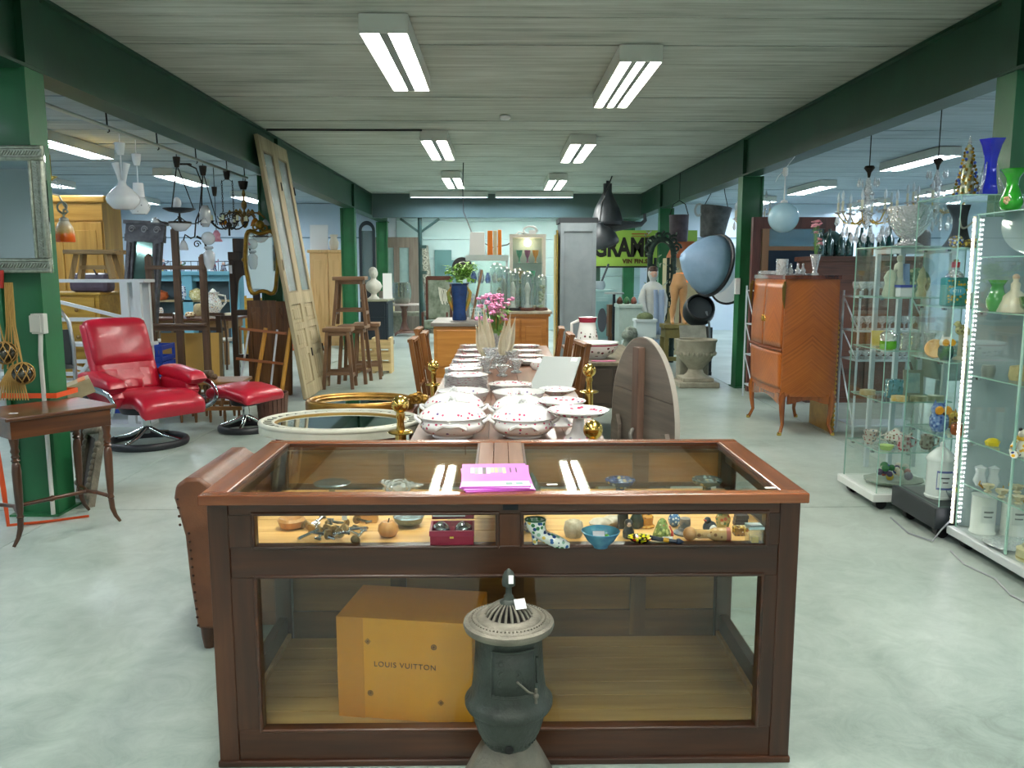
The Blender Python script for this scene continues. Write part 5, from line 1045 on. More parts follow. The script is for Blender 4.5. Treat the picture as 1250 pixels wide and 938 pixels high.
def plate(name, loc, r, label, sx=1, sy=1, group=GCH, rz=0, mt=None):
    q = M(); q.lathe([(r*.55,0),(r*.6,.003),(r*.68,.006),(r*.98,.018),(r,.02),(r*.97,.021),(r*.66,.01),(.001,.007)],32,sx=sx,sy=sy)
    return q.thing(name, mt or SPOT('f1f2f1', FLC, 40, .37, .1, rlo=r*.66, rhi=r*.97), label, 'plate', loc, rz, group)
def stack(x, y, n, r, where, name='dinner_plate', step=.0075, sx=1, sy=1):
    p0 = None
    for k in range(n):
        lb = 'top flowered plate of %s' % where if k == n-1 else 'white plate under the top one in %s' % where
        z = .7505+k*step
        if p0 is None: p0 = plate(name,(x,y,z),r,lb,sx,sy,'plates of '+where)
        else: dup(p0,(x+R.uniform(-.003,.003),y+R.uniform(-.003,.003),z),R.uniform(0,6),lb) if sx==sy else dup(p0,(x,y,z),0,lb)
stack(-.21,5.05,13,.137,'the tall front left stack'); stack(-.255,5.7,8,.132,'the lower stack behind the tall left one'); stack(.065,5.06,5,.137,'the low middle stack before the crystal')
def tureen(x, y, s, lb, rz=0, h=1):
    e = E('soup_tureen', lb, 'tureen', (x,y,.7505), rz, GCH); S_ = lambda pr: [(a*s,b*s) for a,b in pr]
    q = M(); q.lathe(S_([(.07,0),(.073,.005),(.068,.012),(.095,.022),(.114,.042),(.117,.06),(.109,.078),(.104,.086),(.001,.08)]),36,sx=1.2); q.part('bowl', CH(zlo=.03,zhi=.078), e)
    q = M(); q.lathe(S_([(.114,.086),(.121,.09),(.116,.1),(.1,.122),(.07,.142),(.03,.152),(.001,.153)]),36,sx=1.2); q.part('lid', SPOT('f1f2f1',FLC,44,.28,.1,zlo=.094*s,zhi=.122*s), e)
    q = M(); q.tube(S3([(-.022,0,.15),(-.012,0,.168),(0,0,.162),(.012,0,.17),(.022,0,.152)],s),.006*s,6); q.ball((0,0,.17*s),.012*s,8,6); q.part('lid_knob', PL('eef0ef',.15), e)
    for t in (-1,1):
        q = M(); q.tube(S3([(t*.128,-.05,.07),(t*.155,-.03,.085),(t*.16,0,.09),(t*.155,.03,.085),(t*.128,.05,.07)],s),.008*s,6); q.part('handle', PL('eef0ef',.15), e)
    q = M(); q.tube(S3([(-.06,-.105,.05),(-.03,-.128,.07),(.0,-.132,.066),(.03,-.128,.07),(.06,-.105,.05)],s),.008*s,6); q.part('handle', PL('eef0ef',.15), e)
def S3(P, s): return [tuple(c*s for c in p) for p in P]
tureen(-.215,3.66,1.06,'lidded flowered oval tureen at the front left of the china table'); tureen(-.225,3.98,1.03,'second lidded flowered tureen, behind the front left one'); tureen(.105,3.66,1.0,'lidded flowered tureen at the front middle of the china table'); tureen(.1,3.96,.96,'lidded flowered tureen behind the front middle one')
for x, y, lb in ((-.2,4.42,'open flowered bowl behind the left tureens'),(.1,4.38,'open flowered bowl behind the middle tureens')):
    q = M(); q.lathe([(.07,0),(.075,.006),(.07,.012),(.12,.045),(.14,.095),(.143,.1),(.137,.1),(.11,.045),(.001,.02)],36); q.thing('china_bowl', CH(zlo=.03,zhi=.085), lb, 'bowl', (x,y,.7505), 0, GCH)
def tazza(x, y, r, h, lb):
    e = E('cake_stand', lb, 'cake stand', (x,y,.7505), 0, GCH)
    q = M(); q.lathe([(r*.48,0),(r*.5,.006),(r*.3,.02),(r*.2,.05),(r*.18,h-.03),(r*.4,h-.015),(.001,h-.012)],28); q.part('foot', CH(zhi=.018), e)
    q = M(); q.lathe([(r*.3,-.012),(r*.8,0),(r,.018),(r,.021),(r*.97,.021),(r*.75,.006),(.001,.002)],36); q.part('dish', SPOT('f1f2f1', FLC, 40, .37, .1, rlo=r*.7,rhi=r*.98), e, (0,0,h-.012))
tazza(.35,3.6,.137,.125,'footed flowered cake stand, the front one at the table\'s right edge'); tazza(.3,3.93,.118,.115,'footed flowered cake stand behind the front one')
plate('oval_platter',(.33,4.42,.7505),.115,'flowered platter lying behind the two cake stands',1.15,.9)
q = M(); q.lathe([(.05,0),(.055,.006),(.03,.02),(.09,.05),(.11,.062),(.106,.066),(.08,.056),(.001,.045)],28,flute=.04,fn=12); q.thing('ruffled_dish', CH(rlo=.06,rhi=.1), 'ruffled flowered dish in front of the grey board', 'dish', (.33,4.72,.7505), 0, GCH)
for y, lb in ((6.2,'nearest'),(6.55,'second'),(6.95,'third'),(7.4,'fourth'),(7.85,'farthest')):
    plate('oval_platter',(-.25,y,.7505),.13,'%s oval platter of the far left row on the china table' % lb,1.05,.8); plate('oval_platter',(-.25,y,.768),.13,'oval platter lying on the %s one of the far left row' % lb,1.05,.8)
for y, lb in ((6.5,'nearest'),(6.9,'second'),(7.35,'third'),(7.85,'farthest')):
    plate('oval_platter',(.25,y,.7505),.13,'%s oval platter of the far right row on the china table' % lb,1.05,.8); plate('oval_platter',(.25,y,.768),.13,'oval platter lying on the %s one of the far right row' % lb,1.05,.8)
q = M(); q.lathe([(.05,0),(.07,.03),(.065,.06),(.03,.07),(.012,.085),(.001,.09)],20); q.thing('sauce_boat', CH(zlo=.015,zhi=.05), 'small lidded flowered china pot behind the right row of platters', 'pot', (.3,6.2,.7505), 0, GCH)
# crystal and flowers in the middle of the table
gv = E('crystal_vase','cut crystal vase of pink flowers in the middle of the china table','vase',(-.03,6.58,.7505))
q = M(); q.lathe([(.045,0),(.05,.01),(.03,.04),(.04,.14),(.06,.25),(.057,.25),(.035,.14),(.001,.05)],18,flute=.05,fn=9); q.part('vase_body', CUT, gv)
STEM = PL('4f7a35',.5,c2='6f9a48',vs=20); PINK = PL('d67fae',.5,c2='e3a0c4',vs=30)
q = M(); heads = []
for k in range(30):
    a = R.uniform(0,6.28); r = R.uniform(.02,.16); h = R.uniform(.34,.56); p = (r*cos(a)*.9, r*sin(a)*.7, h); heads.append(p); q.tube([(0,0,.05),(p[0]*.35,p[1]*.35,.25),p],.003,4)
q.part('stems', STEM, gv)
q = M()
for k in range(60):
    a = R.uniform(0,6.28); r = R.uniform(.03,.12); z = R.uniform(.26,.46); m = TR(r*cos(a),r*sin(a)*.8,z)@RZ(a)@RY(R.uniform(.3,1.3)); q.add([(0,-.012,0),(.03,0,.004),(.055,0,0),(.03,.0,-.002),(.03,.014,0),(.03,-.014,0)],[(0,5,2,4)],mat=m)
q.part('leaves', STEM, gv, kind='stuff')
for p in heads:
    q = M()
    for j in range(9): q.ball((p[0]+R.uniform(-.024,.024),p[1]+R.uniform(-.024,.024),p[2]+R.uniform(-.008,.016)),.0125,6,4,sz=.7)
    q.part('flower_head', PINK, gv)
for k in range(7):
    a = R.uniform(0,6.28); r = R.uniform(.1,.26); lb = 'cut crystal glass bowl, %s of the crystal group round the pink flowers' % ['nearest left','nearest right','second left','second right','far left','far right','middle'][k]
    x, y = ((-.1,5.95),(.12,6.0),(-.07,6.25),(.1,6.3),(-.12,6.9),(.06,6.85),(.015,5.8))[k]
    q = M(); h = (.12,.1,.16,.13,.12,.12,.08)[k]; q.lathe([(.035,0),(.04,.008),(.018,.02),(.03,h*.5),(.06,h),(.057,h),(.02,h*.5),(.001,.03)],16,flute=.06,fn=8); q.thing('crystal_glass', CUT, lb, 'glass', (x,y,.7505), 0, 'crystal round the pink flowers')
CRM = PL('d4c9ae',.7,c2='e3dac4',vs=12)
dl = E('cream_leaves','sheaf of dried cream coloured leaves standing in the crystal on the china table','dried leaves',(-.03,6.36,.7505))
for k,(x,h,tw) in enumerate(((-.13,.34,-.35),(-.09,.4,-.2),(-.16,.24,-.5),(.1,.33,.32),(.07,.28,.2),(.14,.3,.45),(-.06,.3,-.1))):
    q = M(); q.grid(lambda u,v: ((u-.5)*.075*sin(pi*min(1,v*1.02)**.7)*(1.1-v*.5)+tw*v*h*.5, .012*cos((u-.5)*5)+.02*v, .02+v*h+.012*sin(u*9)), 6, 10); q.part('leaf', CRM, dl, (x*.6,-.06+.01*k,.06), thick=.002)
q = M(); q.lathe([(.06,0),(.08,.03),(.1,.1),(.096,.1),(.07,.03),(.001,.02)],16,flute=.05,fn=8); q.part('crystal_pot', CUT, dl, (0,0,0), None)
# grey board leaning from the table to a chair
q = M(); q.bb(-.13,.13,-.006,.006,0,.62); gb_ = q.thing('grey_board', PL('8f9896',.5), 'flat grey board lying tilted on the right side of the china table', 'board', (.3,4.98,.7585), 0, rot=(radians(-76),0,radians(-12)))
q = M(); q.bb(.07,.11,-.0075,-.006,.53,.6); q.part('white_label', TAG, gb_)
# brass posts
def stanchion(x, y, hz_, lb, cut=.055):
    e = E('brass_post', lb, 'barrier post', (x,y,0), 0, 'brass posts round the china table')
    q = M(); q.lathe([(.11,0),(.115,.008),(.11,.016),(.05,.025),(.03,.04)],28); q.part('foot', BRASS, e)
    q = M(); q.lathe([(.026,.03),(.026,hz_-.14),(.02,hz_-.12),(.016,hz_-.075),(.022,hz_-.06),(.018,hz_-.035)],16); q.part('pole', BRASS, e)
    q = M(); q.lathe([(.026,hz_-.14),(.055,hz_-.135),(.06,hz_-.13),(.055,hz_-.125),(.026,hz_-.12)],28); q.part('collar', BRASS, e)
    q = M(); q.ball((0,0,hz_),.041,24,16); q.part('ball', BRASS, e)
stanchion(-.462,3.75,.885,'brass ball-topped post at the near left corner of the china table'); stanchion(.385,3.33,.845,'brass ball-topped post at the near right corner of the china table'); stanchion(.545,4.95,.895,'brass ball-topped post on the right beside the grey board'); stanchion(-.47,5.75,.83,'brass ball-topped post on the left beside the plate stacks')
# dining chairs
CHR = WD('5a3416','93602e',.35,'z',1,.15,'774a20'); CHX = WD('5a3416','93602e',.35,'y',1,.15,'774a20')
def dchair():
    e = E('dining_chair','','chair')       # faces +x, back at -x
    q = M(); q.bb(-.2,.2,-.2,.2,.42,.46); q.part('seat', CHX, e, bev=.008)
    for y in (-.19,.19):
        q = M(); q.bar((.18,y,0),(.18,y,.42),.035); q.part('leg', CHR, e); q = M(); q.bar((-.19,y,0),(-.19,y,.44),.035); q.bar((-.19,y,.43),(-.27,y,.965),.034,.04); q.part('leg', CHR, e)
    for z in (.95,.6): q = M(); q.bar((-.19-.15*(z-.44),-.19,z),(-.19-.15*(z-.44),.19,z),.055 if z>.9 else .04,.022); q.part('back_rail', CHX, e)
    for y in (-.08,.08): q = M(); q.bar((-.214,y,.6),(-.265,y,.94),.045,.014); q.part('splat', CHR, e)
    return e
d0 = dchair(); d0.location = (-.43,6.6,0); GD = 'dining chairs at the china table'; d0['group'] = GD; d0['label'] = 'nearest brown dining chair on the left of the china table'
dup(d0,(-.4,7.25,0),.03,'second brown dining chair on the left of the china table'); dup(d0,(-.5,7.74,0),0,'farthest brown dining chair on the left of the china table')
dup(d0,(.36,6.15,0),pi+.12,'nearest brown dining chair on the right of the china table'); dup(d0,(.34,7.05,0),pi,'second brown dining chair on the right of the china table'); dup(d0,(.32,7.8,0),pi-.05,'farthest brown dining chair on the right of the china table')
# oval mirrors on a low table
MT = WD('4a2c22','7a5144',.35,'x',.8,.15); mt0 = E('low_table','reddish brown side table under the two oval mirrors','table',(-.8,4.5,0))
q = M(); q.bb(-.3,.3,-.55,.6,.66,.69); q.part('tabletop', MT, mt0, bev=.006)
for x in (-.26,.26):
    for y in (-.48,.53): q = M(); q.bb(x-.025,x+.025,y-.025,y+.025,0,.66); q.part('leg', MT, mt0)
om_ = E('oval_mirror','oval mirror in a white painted beaded frame lying on the low table','mirror',(-.815,4.14,.6905),.03); om_.scale = (1,.84,1)
CW = PL('c9cabd',.4,c2='b7b9a8',vs=8); n = 56
q = M(); q.ring(ell(.41,.37,n),ell(.345,.305,n),0,.045); q.tube([(x,y,.045) for x,y in ell(.4,.36,n)],.014,8,True); q.tube([(x,y,.045) for x,y in ell(.34,.3,n)],.009,8,True); q.part('frame', CW, om_)
for k in range(40):
    a = 2*pi*k/40; q = M(); q.box((.372*cos(a),.332*sin(a),.047),(.05,.006,.006),atan2(.332*sin(a),.372*cos(a))); q.part('frame_notch', PL('5f6258',.6), om_)
q = M(); q.ring(ell(.335,.295,n),ell(.322,.282,n),.034,.047); q.part('gold_line', PL('b08d4a',.4,.6), om_); q = M(); q.prism(ell(.335,.295,n),.015,.04); q.part('mirror_glass', MIRROR, om_)
og_ = E('oval_mirror','smaller oval mirror in a gilt frame with a carved crest lying on the low table','mirror',(-.83,4.82,.6905),.05)
GF = PL('a8803a',.35,.75,c2='8a6428',vs=14)
q = M(); q.ring(ell(.32,.24,n),ell(.26,.18,n),0,.04); q.tube([(x,y,.042) for x,y in ell(.3,.22,n)],.018,8,True); q.tube([(x,y,.04) for x,y in ell(.262,.182,n)],.007,6,True); q.part('frame', GF, og_)
q = M()
for k in range(7): q.tube(spiral((.3+.02*(k%4),-.07+.024*k,.05),.03,.008,1.3,12,'xz',k),.008,5)
q.ball((.38,0,.045),.03,8,6); q.part('crest', GF, og_); q = M(); q.prism(ell(.268,.188,n),.012,.035); q.part('mirror_glass', MIRROR, og_)
# tilted oval table
GW = WD('57504a','857b70',.5,'x',.7,0,'6f665c'); tt = E('tilt_top_table','grey-brown oval table with its top tipped upright behind the counter','table',(.8,4.5,0),radians(105-180))
q = M(); el = [(x,z+.66) for x,z in ell(.41,.47,44)]
for k in range(3):
    z0_, z1_ = -.47+k*.3133, -.47+(k+1)*.3133; o = []
    m = 10
    for i in range(m+1): z = z0_+.002+(z1_-z0_-.004)*i/m; o.append((.41*max(0,1-(z/.47)**2)**.5, .66+z))
    for i in range(m+1): z = z1_-.002-(z1_-z0_-.004)*i/m; o.append((-.41*max(0,1-(z/.47)**2)**.5, .66+z))
    q = M(); q.prism(o, -.014, .014, RX(pi/2)); q.part('top_board', GW, tt)
q = M(); q.ring([(x*1.012,(z-.66)*1.012+.66) for x,z in el],[(x*1.001,(z-.66)*1.001+.66) for x,z in el],-.014,.014,RX(pi/2)); q.part('pale_edge', PL('a39c92',.5), tt)
q = M(); q.bb(-.04,.04,-.055,-.014,.24,1.08); q.part('batten', WD('4d3a2e','6e564a',.5,'z'), tt, bev=.004); q = M(); q.tube([(.0,-.06,.62),(.03,-.09,.6),(.05,-.09,.55),(.03,-.07,.5)],.012,6); q.part('iron_catch', PL('77756f',.5,.6), tt)
for x in (-.3,.34): q = M(); q.prism([(x-.05,.3),(x+.05,.3),(x+.05,.6),(x+.02,.66),(x-.03,.65),(x-.05,.6)],.02,.045,RX(pi/2)); q.part('leaf_support', GW, tt)
q = M(); q.lathe([(.05,0),(.06,.1),(.035,.2),(.05,.4),(.04,.6)],12,(0,.12,0)); q.part('pedestal', GW, tt)
for k in range(3): a = 2*pi*k/3; q = M(); q.tube([(0,.12,.12),(.15*cos(a),.12+.15*sin(a),.1),(.26*cos(a),.12+.26*sin(a),.02)],[.03,.025,.02],8); q.part('foot', GW, tt)
# console with wash set
DKT = WD('241a14','453529',.35,'x',1,.2); cn = E('dark_console','dark brown console table carrying the wash bowl and jug','table',(.94,7.5,0))
q = M(); q.bb(-.31,.31,-.83,.83,.72,.75); q.part('tabletop', WD('4c4434','6f6450',.4,'y',1,.1), cn, bev=.006); q = M(); q.bb(-.27,.27,-.78,.78,.36,.72); q.part('body', DKT, cn)
for x0_, x1_ in ((-.25,-.01),(.01,.25)): q = M(); q.bb(x0_,x1_,-.795,-.78,.4,.69); q.part('drawer_front', DKT, cn, bev=.004)
for x in (-.25,.25):
    for y in (-.75,.75): q = M(); q.bb(x-.03,x+.03,y-.03,y+.03,0,.36); q.part('leg', DKT, cn)
WSH = SPOT('e9eae6',('7a4050','5f6a5a','8a8f8a','944a5c'),22,.3,zlo=.02,zhi=.1); RIM = PL('a83a50',.2)
wb = E('wash_bowl','large white wash bowl with a red rim and dark flowers','bowl',(.82,7.05,.7505)); q = M(); q.lathe([(.1,0),(.105,.012),(.16,.04),(.195,.09),(.205,.135),(.198,.135),(.15,.04),(.001,.02)],36); q.part('body', WSH, wb)
q = M(); q.lathe([(.2,.112),(.2035,.118),(.2035,.124)],36,close=False); q.part('red_line', RIM, wb)
jg2 = E('wash_jug','tall white wash jug with a dark red band and handle','jug',(.83,7.75,.7505)); q = M(); q.lathe([(.08,0),(.1,.03),(.105,.1),(.085,.2),(.075,.26),(.09,.31),(.085,.31),(.001,.25)],28); q.part('body', SPOT('e9eae6',('7a4050','5f6a5a'),26,.3,zlo=.04,zhi=.2), jg2); q = M(); q.lathe([(.0765,.262),(.0905,.31)],28,close=False); q.part('red_band', RIM, jg2); q = M(); q.tube([(-.08,0,.28),(-.15,0,.25),(-.15,0,.15),(-.1,0,.08)],.014,8); q.part('handle', PL('e9eae6',.2), jg2)
q = M(); q.grid(lambda u,v: (u*.2,v*.05+.01*sin(u*9),.002+.003*sin(u*14)**2),12,3); q.thing('pink_ribbon', PL('d0689a',.5), 'pink ribbon lying before the wash bowl', 'ribbon', (.76,6.72,.7515), thick=.002)
# ---------------------------------------------------------------- chest with blue vase
OC = WD('9a6426','cb9048',.4,'x',.7,.1,'b47a34'); c1 = E('oak_chest','light oak chest with a grey top holding a blue vase','chest',(-.44,8.55,0))
q = M(); q.bb(-.25,.22,0,.95,.06,.92); q.part('carcass', OC, c1); q = M(); q.bb(-.28,.25,-.03,.97,.92,.96); q.part('top', PL('7d7a74',.4,c2='6a655c',vs=9), c1, bev=.006); q = M(); q.bb(-.22,.19,-.012,0,.5,.88); q.part('drawer', OC, c1, bev=.004); q = M(); q.bb(-.22,.19,-.012,0,.1,.48); q.part('door', OC, c1, bev=.004)
q = M(); q.bb(-.26,.23,-.01,.96,0,.06); q.part('plinth', OC, c1)
bv = E('blue_vase','tall blue glazed vase with orange side panels holding green sprigs','vase',(-.44,8.95,.9605)); BL = PL('1f3f74',.2,c2='173058',vs=12)
q = M(); q.lathe([(.075,0),(.08,.02),(.07,.1),(.075,.22),(.09,.34),(.085,.38),(.11,.4),(.1,.4),(.07,.34),(.001,.3)],24); q.part('body', BL, bv)
for s in (-1,1): q = M(); q.tube([(s*.065,-.0,.1),(s*.1,-.0,.2),(s*.12,-.0,.3),(s*.085,0,.36)],[.012,.024,.02,.01],8); q.part('side_panel', PL('b8762c',.35,c2='5a8a3a',vs=14), bv)
q = M(); q.lathe([(.111,.398),(.113,.402),(.111,.406)],24,close=False); q.part('rim', PL('8fb0d0',.2), bv)
LEAF = PL('74b03c',.5,c2='aed46c',vs=20); q = M(); ends = []
for k in range(22):
    a = R.uniform(0,6.28); r = R.uniform(.08,.27); h = R.uniform(.42,.63); pth = [(0,0,.3),(r*.3*cos(a),r*.3*sin(a),.48),(r*cos(a),r*sin(a),h)]; q.tube(pth,.004,4); ends.append(pth)
q.part('sprigs', STEM, bv)
q = M()
for pth in ends:
    for t in (.35,.55,.7,.85,1.0):
        p = Vector(pth[1]).lerp(Vector(pth[2]),t); 
        for j in range(3): q.add([(0,-.001,0),(.025,-.018,.004),(.06,0,-.004),(.025,.018,.004)],[(0,1,2,3)],mat=Matrix.Translation(p)@RZ(R.uniform(0,6.28))@RY(R.uniform(-.5,.7)))
q.part('leaves', LEAF, bv, kind='stuff')
wk = E('wire_basket','white wire basket on the light oak chest','basket',(-.27,9.2,.9605)); q = M()
for k in range(6): q.rod((-.06+k*.024,-.06,0),(-.06+k*.024,-.06,.12),.002,n=4); q.rod((-.06+k*.024,.06,0),(-.06+k*.024,.06,.12),.002,n=4)
for z in (0,.04,.08,.12): q.tube([(-.06,-.06,z),(.06,-.06,z),(.06,.06,z),(-.06,.06,z)],.0025,4,True)
q.part('wirework', PL('d8dcdc',.4), wk, kind='stuff')
# carved sideboard with domes
C2 = WD('8a5520','bd8444',.35,'x',.7,.15,'a56c30'); c2_ = E('oak_sideboard','oak sideboard with a dentil cornice under the glass domes','sideboard',(.235,9.5,0))
q = M(); q.bb(-.33,.33,0,.85,.06,.97); q.part('carcass', C2, c2_); q = M(); q.bb(-.37,.37,-.04,.88,1.0,1.03); q.part('top', PL('b3a894',.4,c2='8f8474',vs=9), c2_, bev=.005); q = M(); q.bb(-.35,.35,-.02,.86,.97,1.0); q.part('cornice', C2, c2_)
for k in range(26): q = M(); q.box((-.335+k*.0268,-.026,.982),(.015,.014,.022)); q.part('dentil', C2, c2_)
for x0_, x1_ in ((-.3,-.01),(.01,.3)): q = M(); q.bb(x0_,x1_,-.015,0,.1,.93); d = q.part('door', C2, c2_, bev=.004); q = M(); q.bb(x0_+.05,x1_-.05,-.025,-.015,.17,.86); q.part('door_panel', C2, d, bev=.01)
q = M(); q.bb(-.34,.34,-.01,.86,0,.06); q.part('plinth', C2, c2_)
DOME = GL('eaf4f2',.1,.8,1.8,.03,haze='dfeaea',hz=.1)
def dome(x, y, r, h, lb, base=WD('3a1f16','5c3426'), cont=None):
    e = E('glass_dome', lb, 'dome', (x,y,1.0305), 0, 'glass domes on the oak sideboard')
    q = M(); q.lathe([(r*1.15,0),(r*1.2,.012),(r*1.1,.03),(r*1.02,.035),(.001,.035)],24); q.part('base', base, e)
    q = M(); q.lathe([(r,.035),(r,h-r)]+[(r*cos(a),h-r+r*sin(a)) for a in [pi/2*i/8 for i in range(1,8)]]+[(.001,h)],28,close=False); q.part('dome_glass', DOME, e)
    q = M(); cont = cont or 0
    if cont == 0: q.lathe([(r*.5,.036),(r*.3,.08),(r*.35,.2),(r*.5,h*.55),(r*.2,h*.7),(.001,h*.72)],12); q.part('china_figure', PL('d9dad2',.4,c2='b9bdb0',vs=20), e)
    else:
        q.lathe([(r*.6,.036),(r*.4,.06),(.001,.07)],12)
        for k in range(14): a = R.uniform(0,6.28); q.ball((r*.5*cos(a),r*.5*sin(a),R.uniform(.08,h*.7)),.022,6,4)
        q.part('dried_bouquet', PL('7d9a6a',.6,c2='c9c2a8',vs=14), e)
dome(-.035,9.68,.075,.56,'tall glass dome over a dried bouquet, leftmost on the oak sideboard',cont=1); dome(.155,9.64,.07,.47,'glass dome on a black base over a white figure',base=BLACK); dome(.325,9.66,.075,.46,'glass dome over pale figures on a red-brown base'); dome(.49,9.7,.065,.42,'rightmost glass dome of the oak sideboard',cont=1); dome(.05,9.9,.08,.52,'tall glass dome behind the white figure dome',cont=0); dome(.22,9.92,.08,.5,'tall glass dome in the back row before the lit vitrine',cont=1)
# lit white vitrine
vt = E('lit_vitrine','narrow white lit glass vitrine standing behind the glass domes','vitrine',(.34,10.14,1.0305)); VW = PL('e6e2d4',.4); vh = .9
for x in (-.2,.2):
    for y in (-.1,.1): q = M(); q.bb(x-.018,x+.018,y-.018,y+.018,0,vh); q.part('post', VW, vt)
for z in (0,vh-.04): q = M(); q.bb(-.22,.22,-.12,.12,z,z+.04); q.part('frame_end', VW, vt)
for z in (.3,.55): q = M(); q.bb(-.18,.18,-.08,.08,z,z+.006); q.part('glass_shelf', GL('dcefe8',.06,.5,3), vt)
q = M(); q.bb(-.18,.18,-.104,-.1,.04,vh-.04); q.part('front_pane', PANE, vt); q = M(); q.bb(-.18,.18,.1,.104,.04,vh-.04); q.part('back_panel', PL('8fa3a3',.5), vt)
q = M(); q.ball((0,-.0,vh-.1),.045,14,10); q.part('bulb', EM('ffe2b4',18), vt)
for k,(x,z,mt2,lb) in enumerate(((-.1,.556,PL('3f8f78',.3),'green glass goblet in the lit vitrine, upper shelf left'),(.0,.556,PL('9a5f86',.3),'violet glass goblet in the lit vitrine, upper shelf middle'),(.1,.556,PL('c98a3c',.3),'amber glass goblet in the lit vitrine, upper shelf right'),(-.08,.306,PL('d8a24a',.3),'amber vase on the lower shelf of the lit vitrine'),(.06,.306,PL('4fae86',.3),'green vase on the lower shelf of the lit vitrine'))):
    q = M(); q.lathe([(.025,0),(.008,.01),(.008,.05),(.03,.09),(.04,.15),(.036,.15),(.001,.09)],14); q.thing('coloured_goblet', mt2, lb, 'goblet', (.34+x,10.14,1.0305+z+.0065), 0, 'goblets in the lit vitrine')
q = M(); q.tube([(p[0],0,p[2]*.6+.05) for p in spiral((0,0,0),.07,.09,2.2,30)],.008,6); q.tube([(-.08,0,.02),(-.14,-.02,.03),(-.2,-.1,-.03)],.007,6); q.box((.03,0,.025),(.08,.06,.05)); q.thing('cable_coil', WHITE, 'coiled white cable with a plug box on top of the lit vitrine', 'cable', (.37,10.14,1.932))
# glass showcase with carrier bags on top
gs = E('glass_showcase','glass showcase of blue and white china behind the blue vase','showcase',(-.16,10.58,0)); 
for x in (-.25,.25):
    for y in (-.16,.16): q = M(); q.bb(x-.012,x+.012,y-.012,y+.012,.05,1.64); q.part('post', ALU, gs)
q = M(); q.bb(-.27,.27,-.18,.18,1.62,1.69); q.part('top', PL('b9c6c2',.4), gs); q = M(); q.bb(-.27,.27,-.18,.18,0,.08); q.part('base', BLACK, gs)
for z in (.45,.8,1.05,1.33): q = M(); q.bb(-.25,.25,-.16,.16,z,z+.008); q.part('glass_shelf', PANE, gs)
for a in ((-.25,.25,-.166,-.162),(-.25,.25,.162,.166)): q = M(); q.bb(*a,.08,1.62); q.part('pane', PANE, gs)
GW_ = 'china in the glass showcase'; cols = [('d9dee6','white'),('3a5fae','blue'),('e6e6e0','cream'),('c9d6e6','pale blue'),('2a4a9a','dark blue')]
for zi,z in enumerate((.8085,1.0585,1.3385)):
    for k in range(5):
        c, nm = cols[(k+zi*2)%5]; h = R.uniform(.1,.2); r = R.uniform(.03,.045); q = M(); q.lathe([(r*.6,0),(r,.3*h),(r*.8,.7*h),(r*.4,.85*h),(r*.5,h),(.001,h)],12); q.thing('china_vase', PL(c,.25,c2='8fa6c8',vs=25), '%s china vase, %s from the left on the %s shelf of the glass showcase' % (nm,['first','second','third','fourth','fifth'][k],['lower','middle','upper'][zi]), 'vase', (-.33+k*.09,10.45,z), 0, GW_)
for k,(x,w,h,c,lb) in enumerate(((-.28,.2,.28,'e3e6e4','white paper bag on the glass showcase'),(-.12,.07,.3,'e07818','orange paper bag on the glass showcase, left one'),(-.055,.05,.3,'cbb48a','tan paper bag between the two orange ones'),(.0,.05,.31,'e8821c','orange paper bag on the glass showcase, right one'))):
    q = M(); q.box((0,0,h/2),(w,.1,h),None,0,.9); e = q.thing('paper_bag', PL(c,.7), lb, 'bag', (x,10.45,1.6905), bev=.004)
ht = E('black_hat','black straw hat hanging on the left edge of the glass showcase','hat',(-.47,10.4,1.53),0,rot=(pi/2.2,0,.3)); q = M(); q.lathe([(.13,0),(.135,.004),(.08,.012),(.075,.07),(.05,.09),(.001,.095)],24); q.part('felt', PL('17181b',.7), ht); q = M(); q.lathe([(.078,.012),(.08,.02),(.078,.032)],24,close=False); q.part('band', PL('3c3d42',.4), ht)
q = M(); q.rod((-.31,9.12,.9605),(-.2,9.3,1.5),.014,n=8); q.thing('wooden_stick', WD('6b4a30','9a7450'), 'wooden walking stick standing between the oak chests', 'stick')
q = M(); q.tube([(-.55,12.8,CZ-.005),(-.54,12.3,2.7),(-.5,11.6,2.3),(-.35,11.0,1.95),(-.1,10.75,1.79),(.1,10.5,1.82),(.25,10.35,1.93),(.3,10.2,1.95)],.008,6); q.thing('hanging_cable', PL('22262a',.5), 'black cable drooping from the ceiling to the lit vitrine', 'cable')
# ---------------------------------------------------------------- right of centre, far end
GWD = PL('747e84',.5,c2='808a90',vs=5); gw = E('grey_wardrobe','tall grey painted wardrobe in the far end right of the oak sideboard','wardrobe',(1.09,11.5,0))
q = M(); q.bb(-.25,.25,0,.55,.08,2.15); q.part('carcass', GWD, gw); q = M(); q.bb(-.27,.27,-.02,.57,2.15,2.22); q.part('cornice', PL('20262b',.5), gw); q = M(); q.bb(-.26,.26,-.01,.56,0,.08); q.part('plinth', GWD, gw)
for a in ((-.25,-.2,.08,2.15),(.2,.25,.08,2.15),(-.2,.2,.08,.16),(-.2,.2,2.03,2.15)): q = M(); q.bb(a[0],a[1],-.018,0,a[2],a[3]); q.part('front_frame', GWD, gw, bev=.003)
gf = M(); gf.bb(-.015,.015,-.03,.03,0,2.05); g_ = gf.thing('gilt_painting', GILT, 'tall gilt frame standing edge-on against the left side of the grey wardrobe', 'frame', (.8,11.55,0), 0, rot=(0,.0,0)); q = M(); q.bb(-.01,.01,.03,.5,0,2.0); q.part('canvas_edge', PL('cdb878',.6), g_); q = M(); q.tube([(0,-.034,0),(0,-.034,2.05)],.014,8); q.part('moulding', BRASS, g_)
DGY = PL('3c4147',.4,.3,c2='4b5157',vs=9)
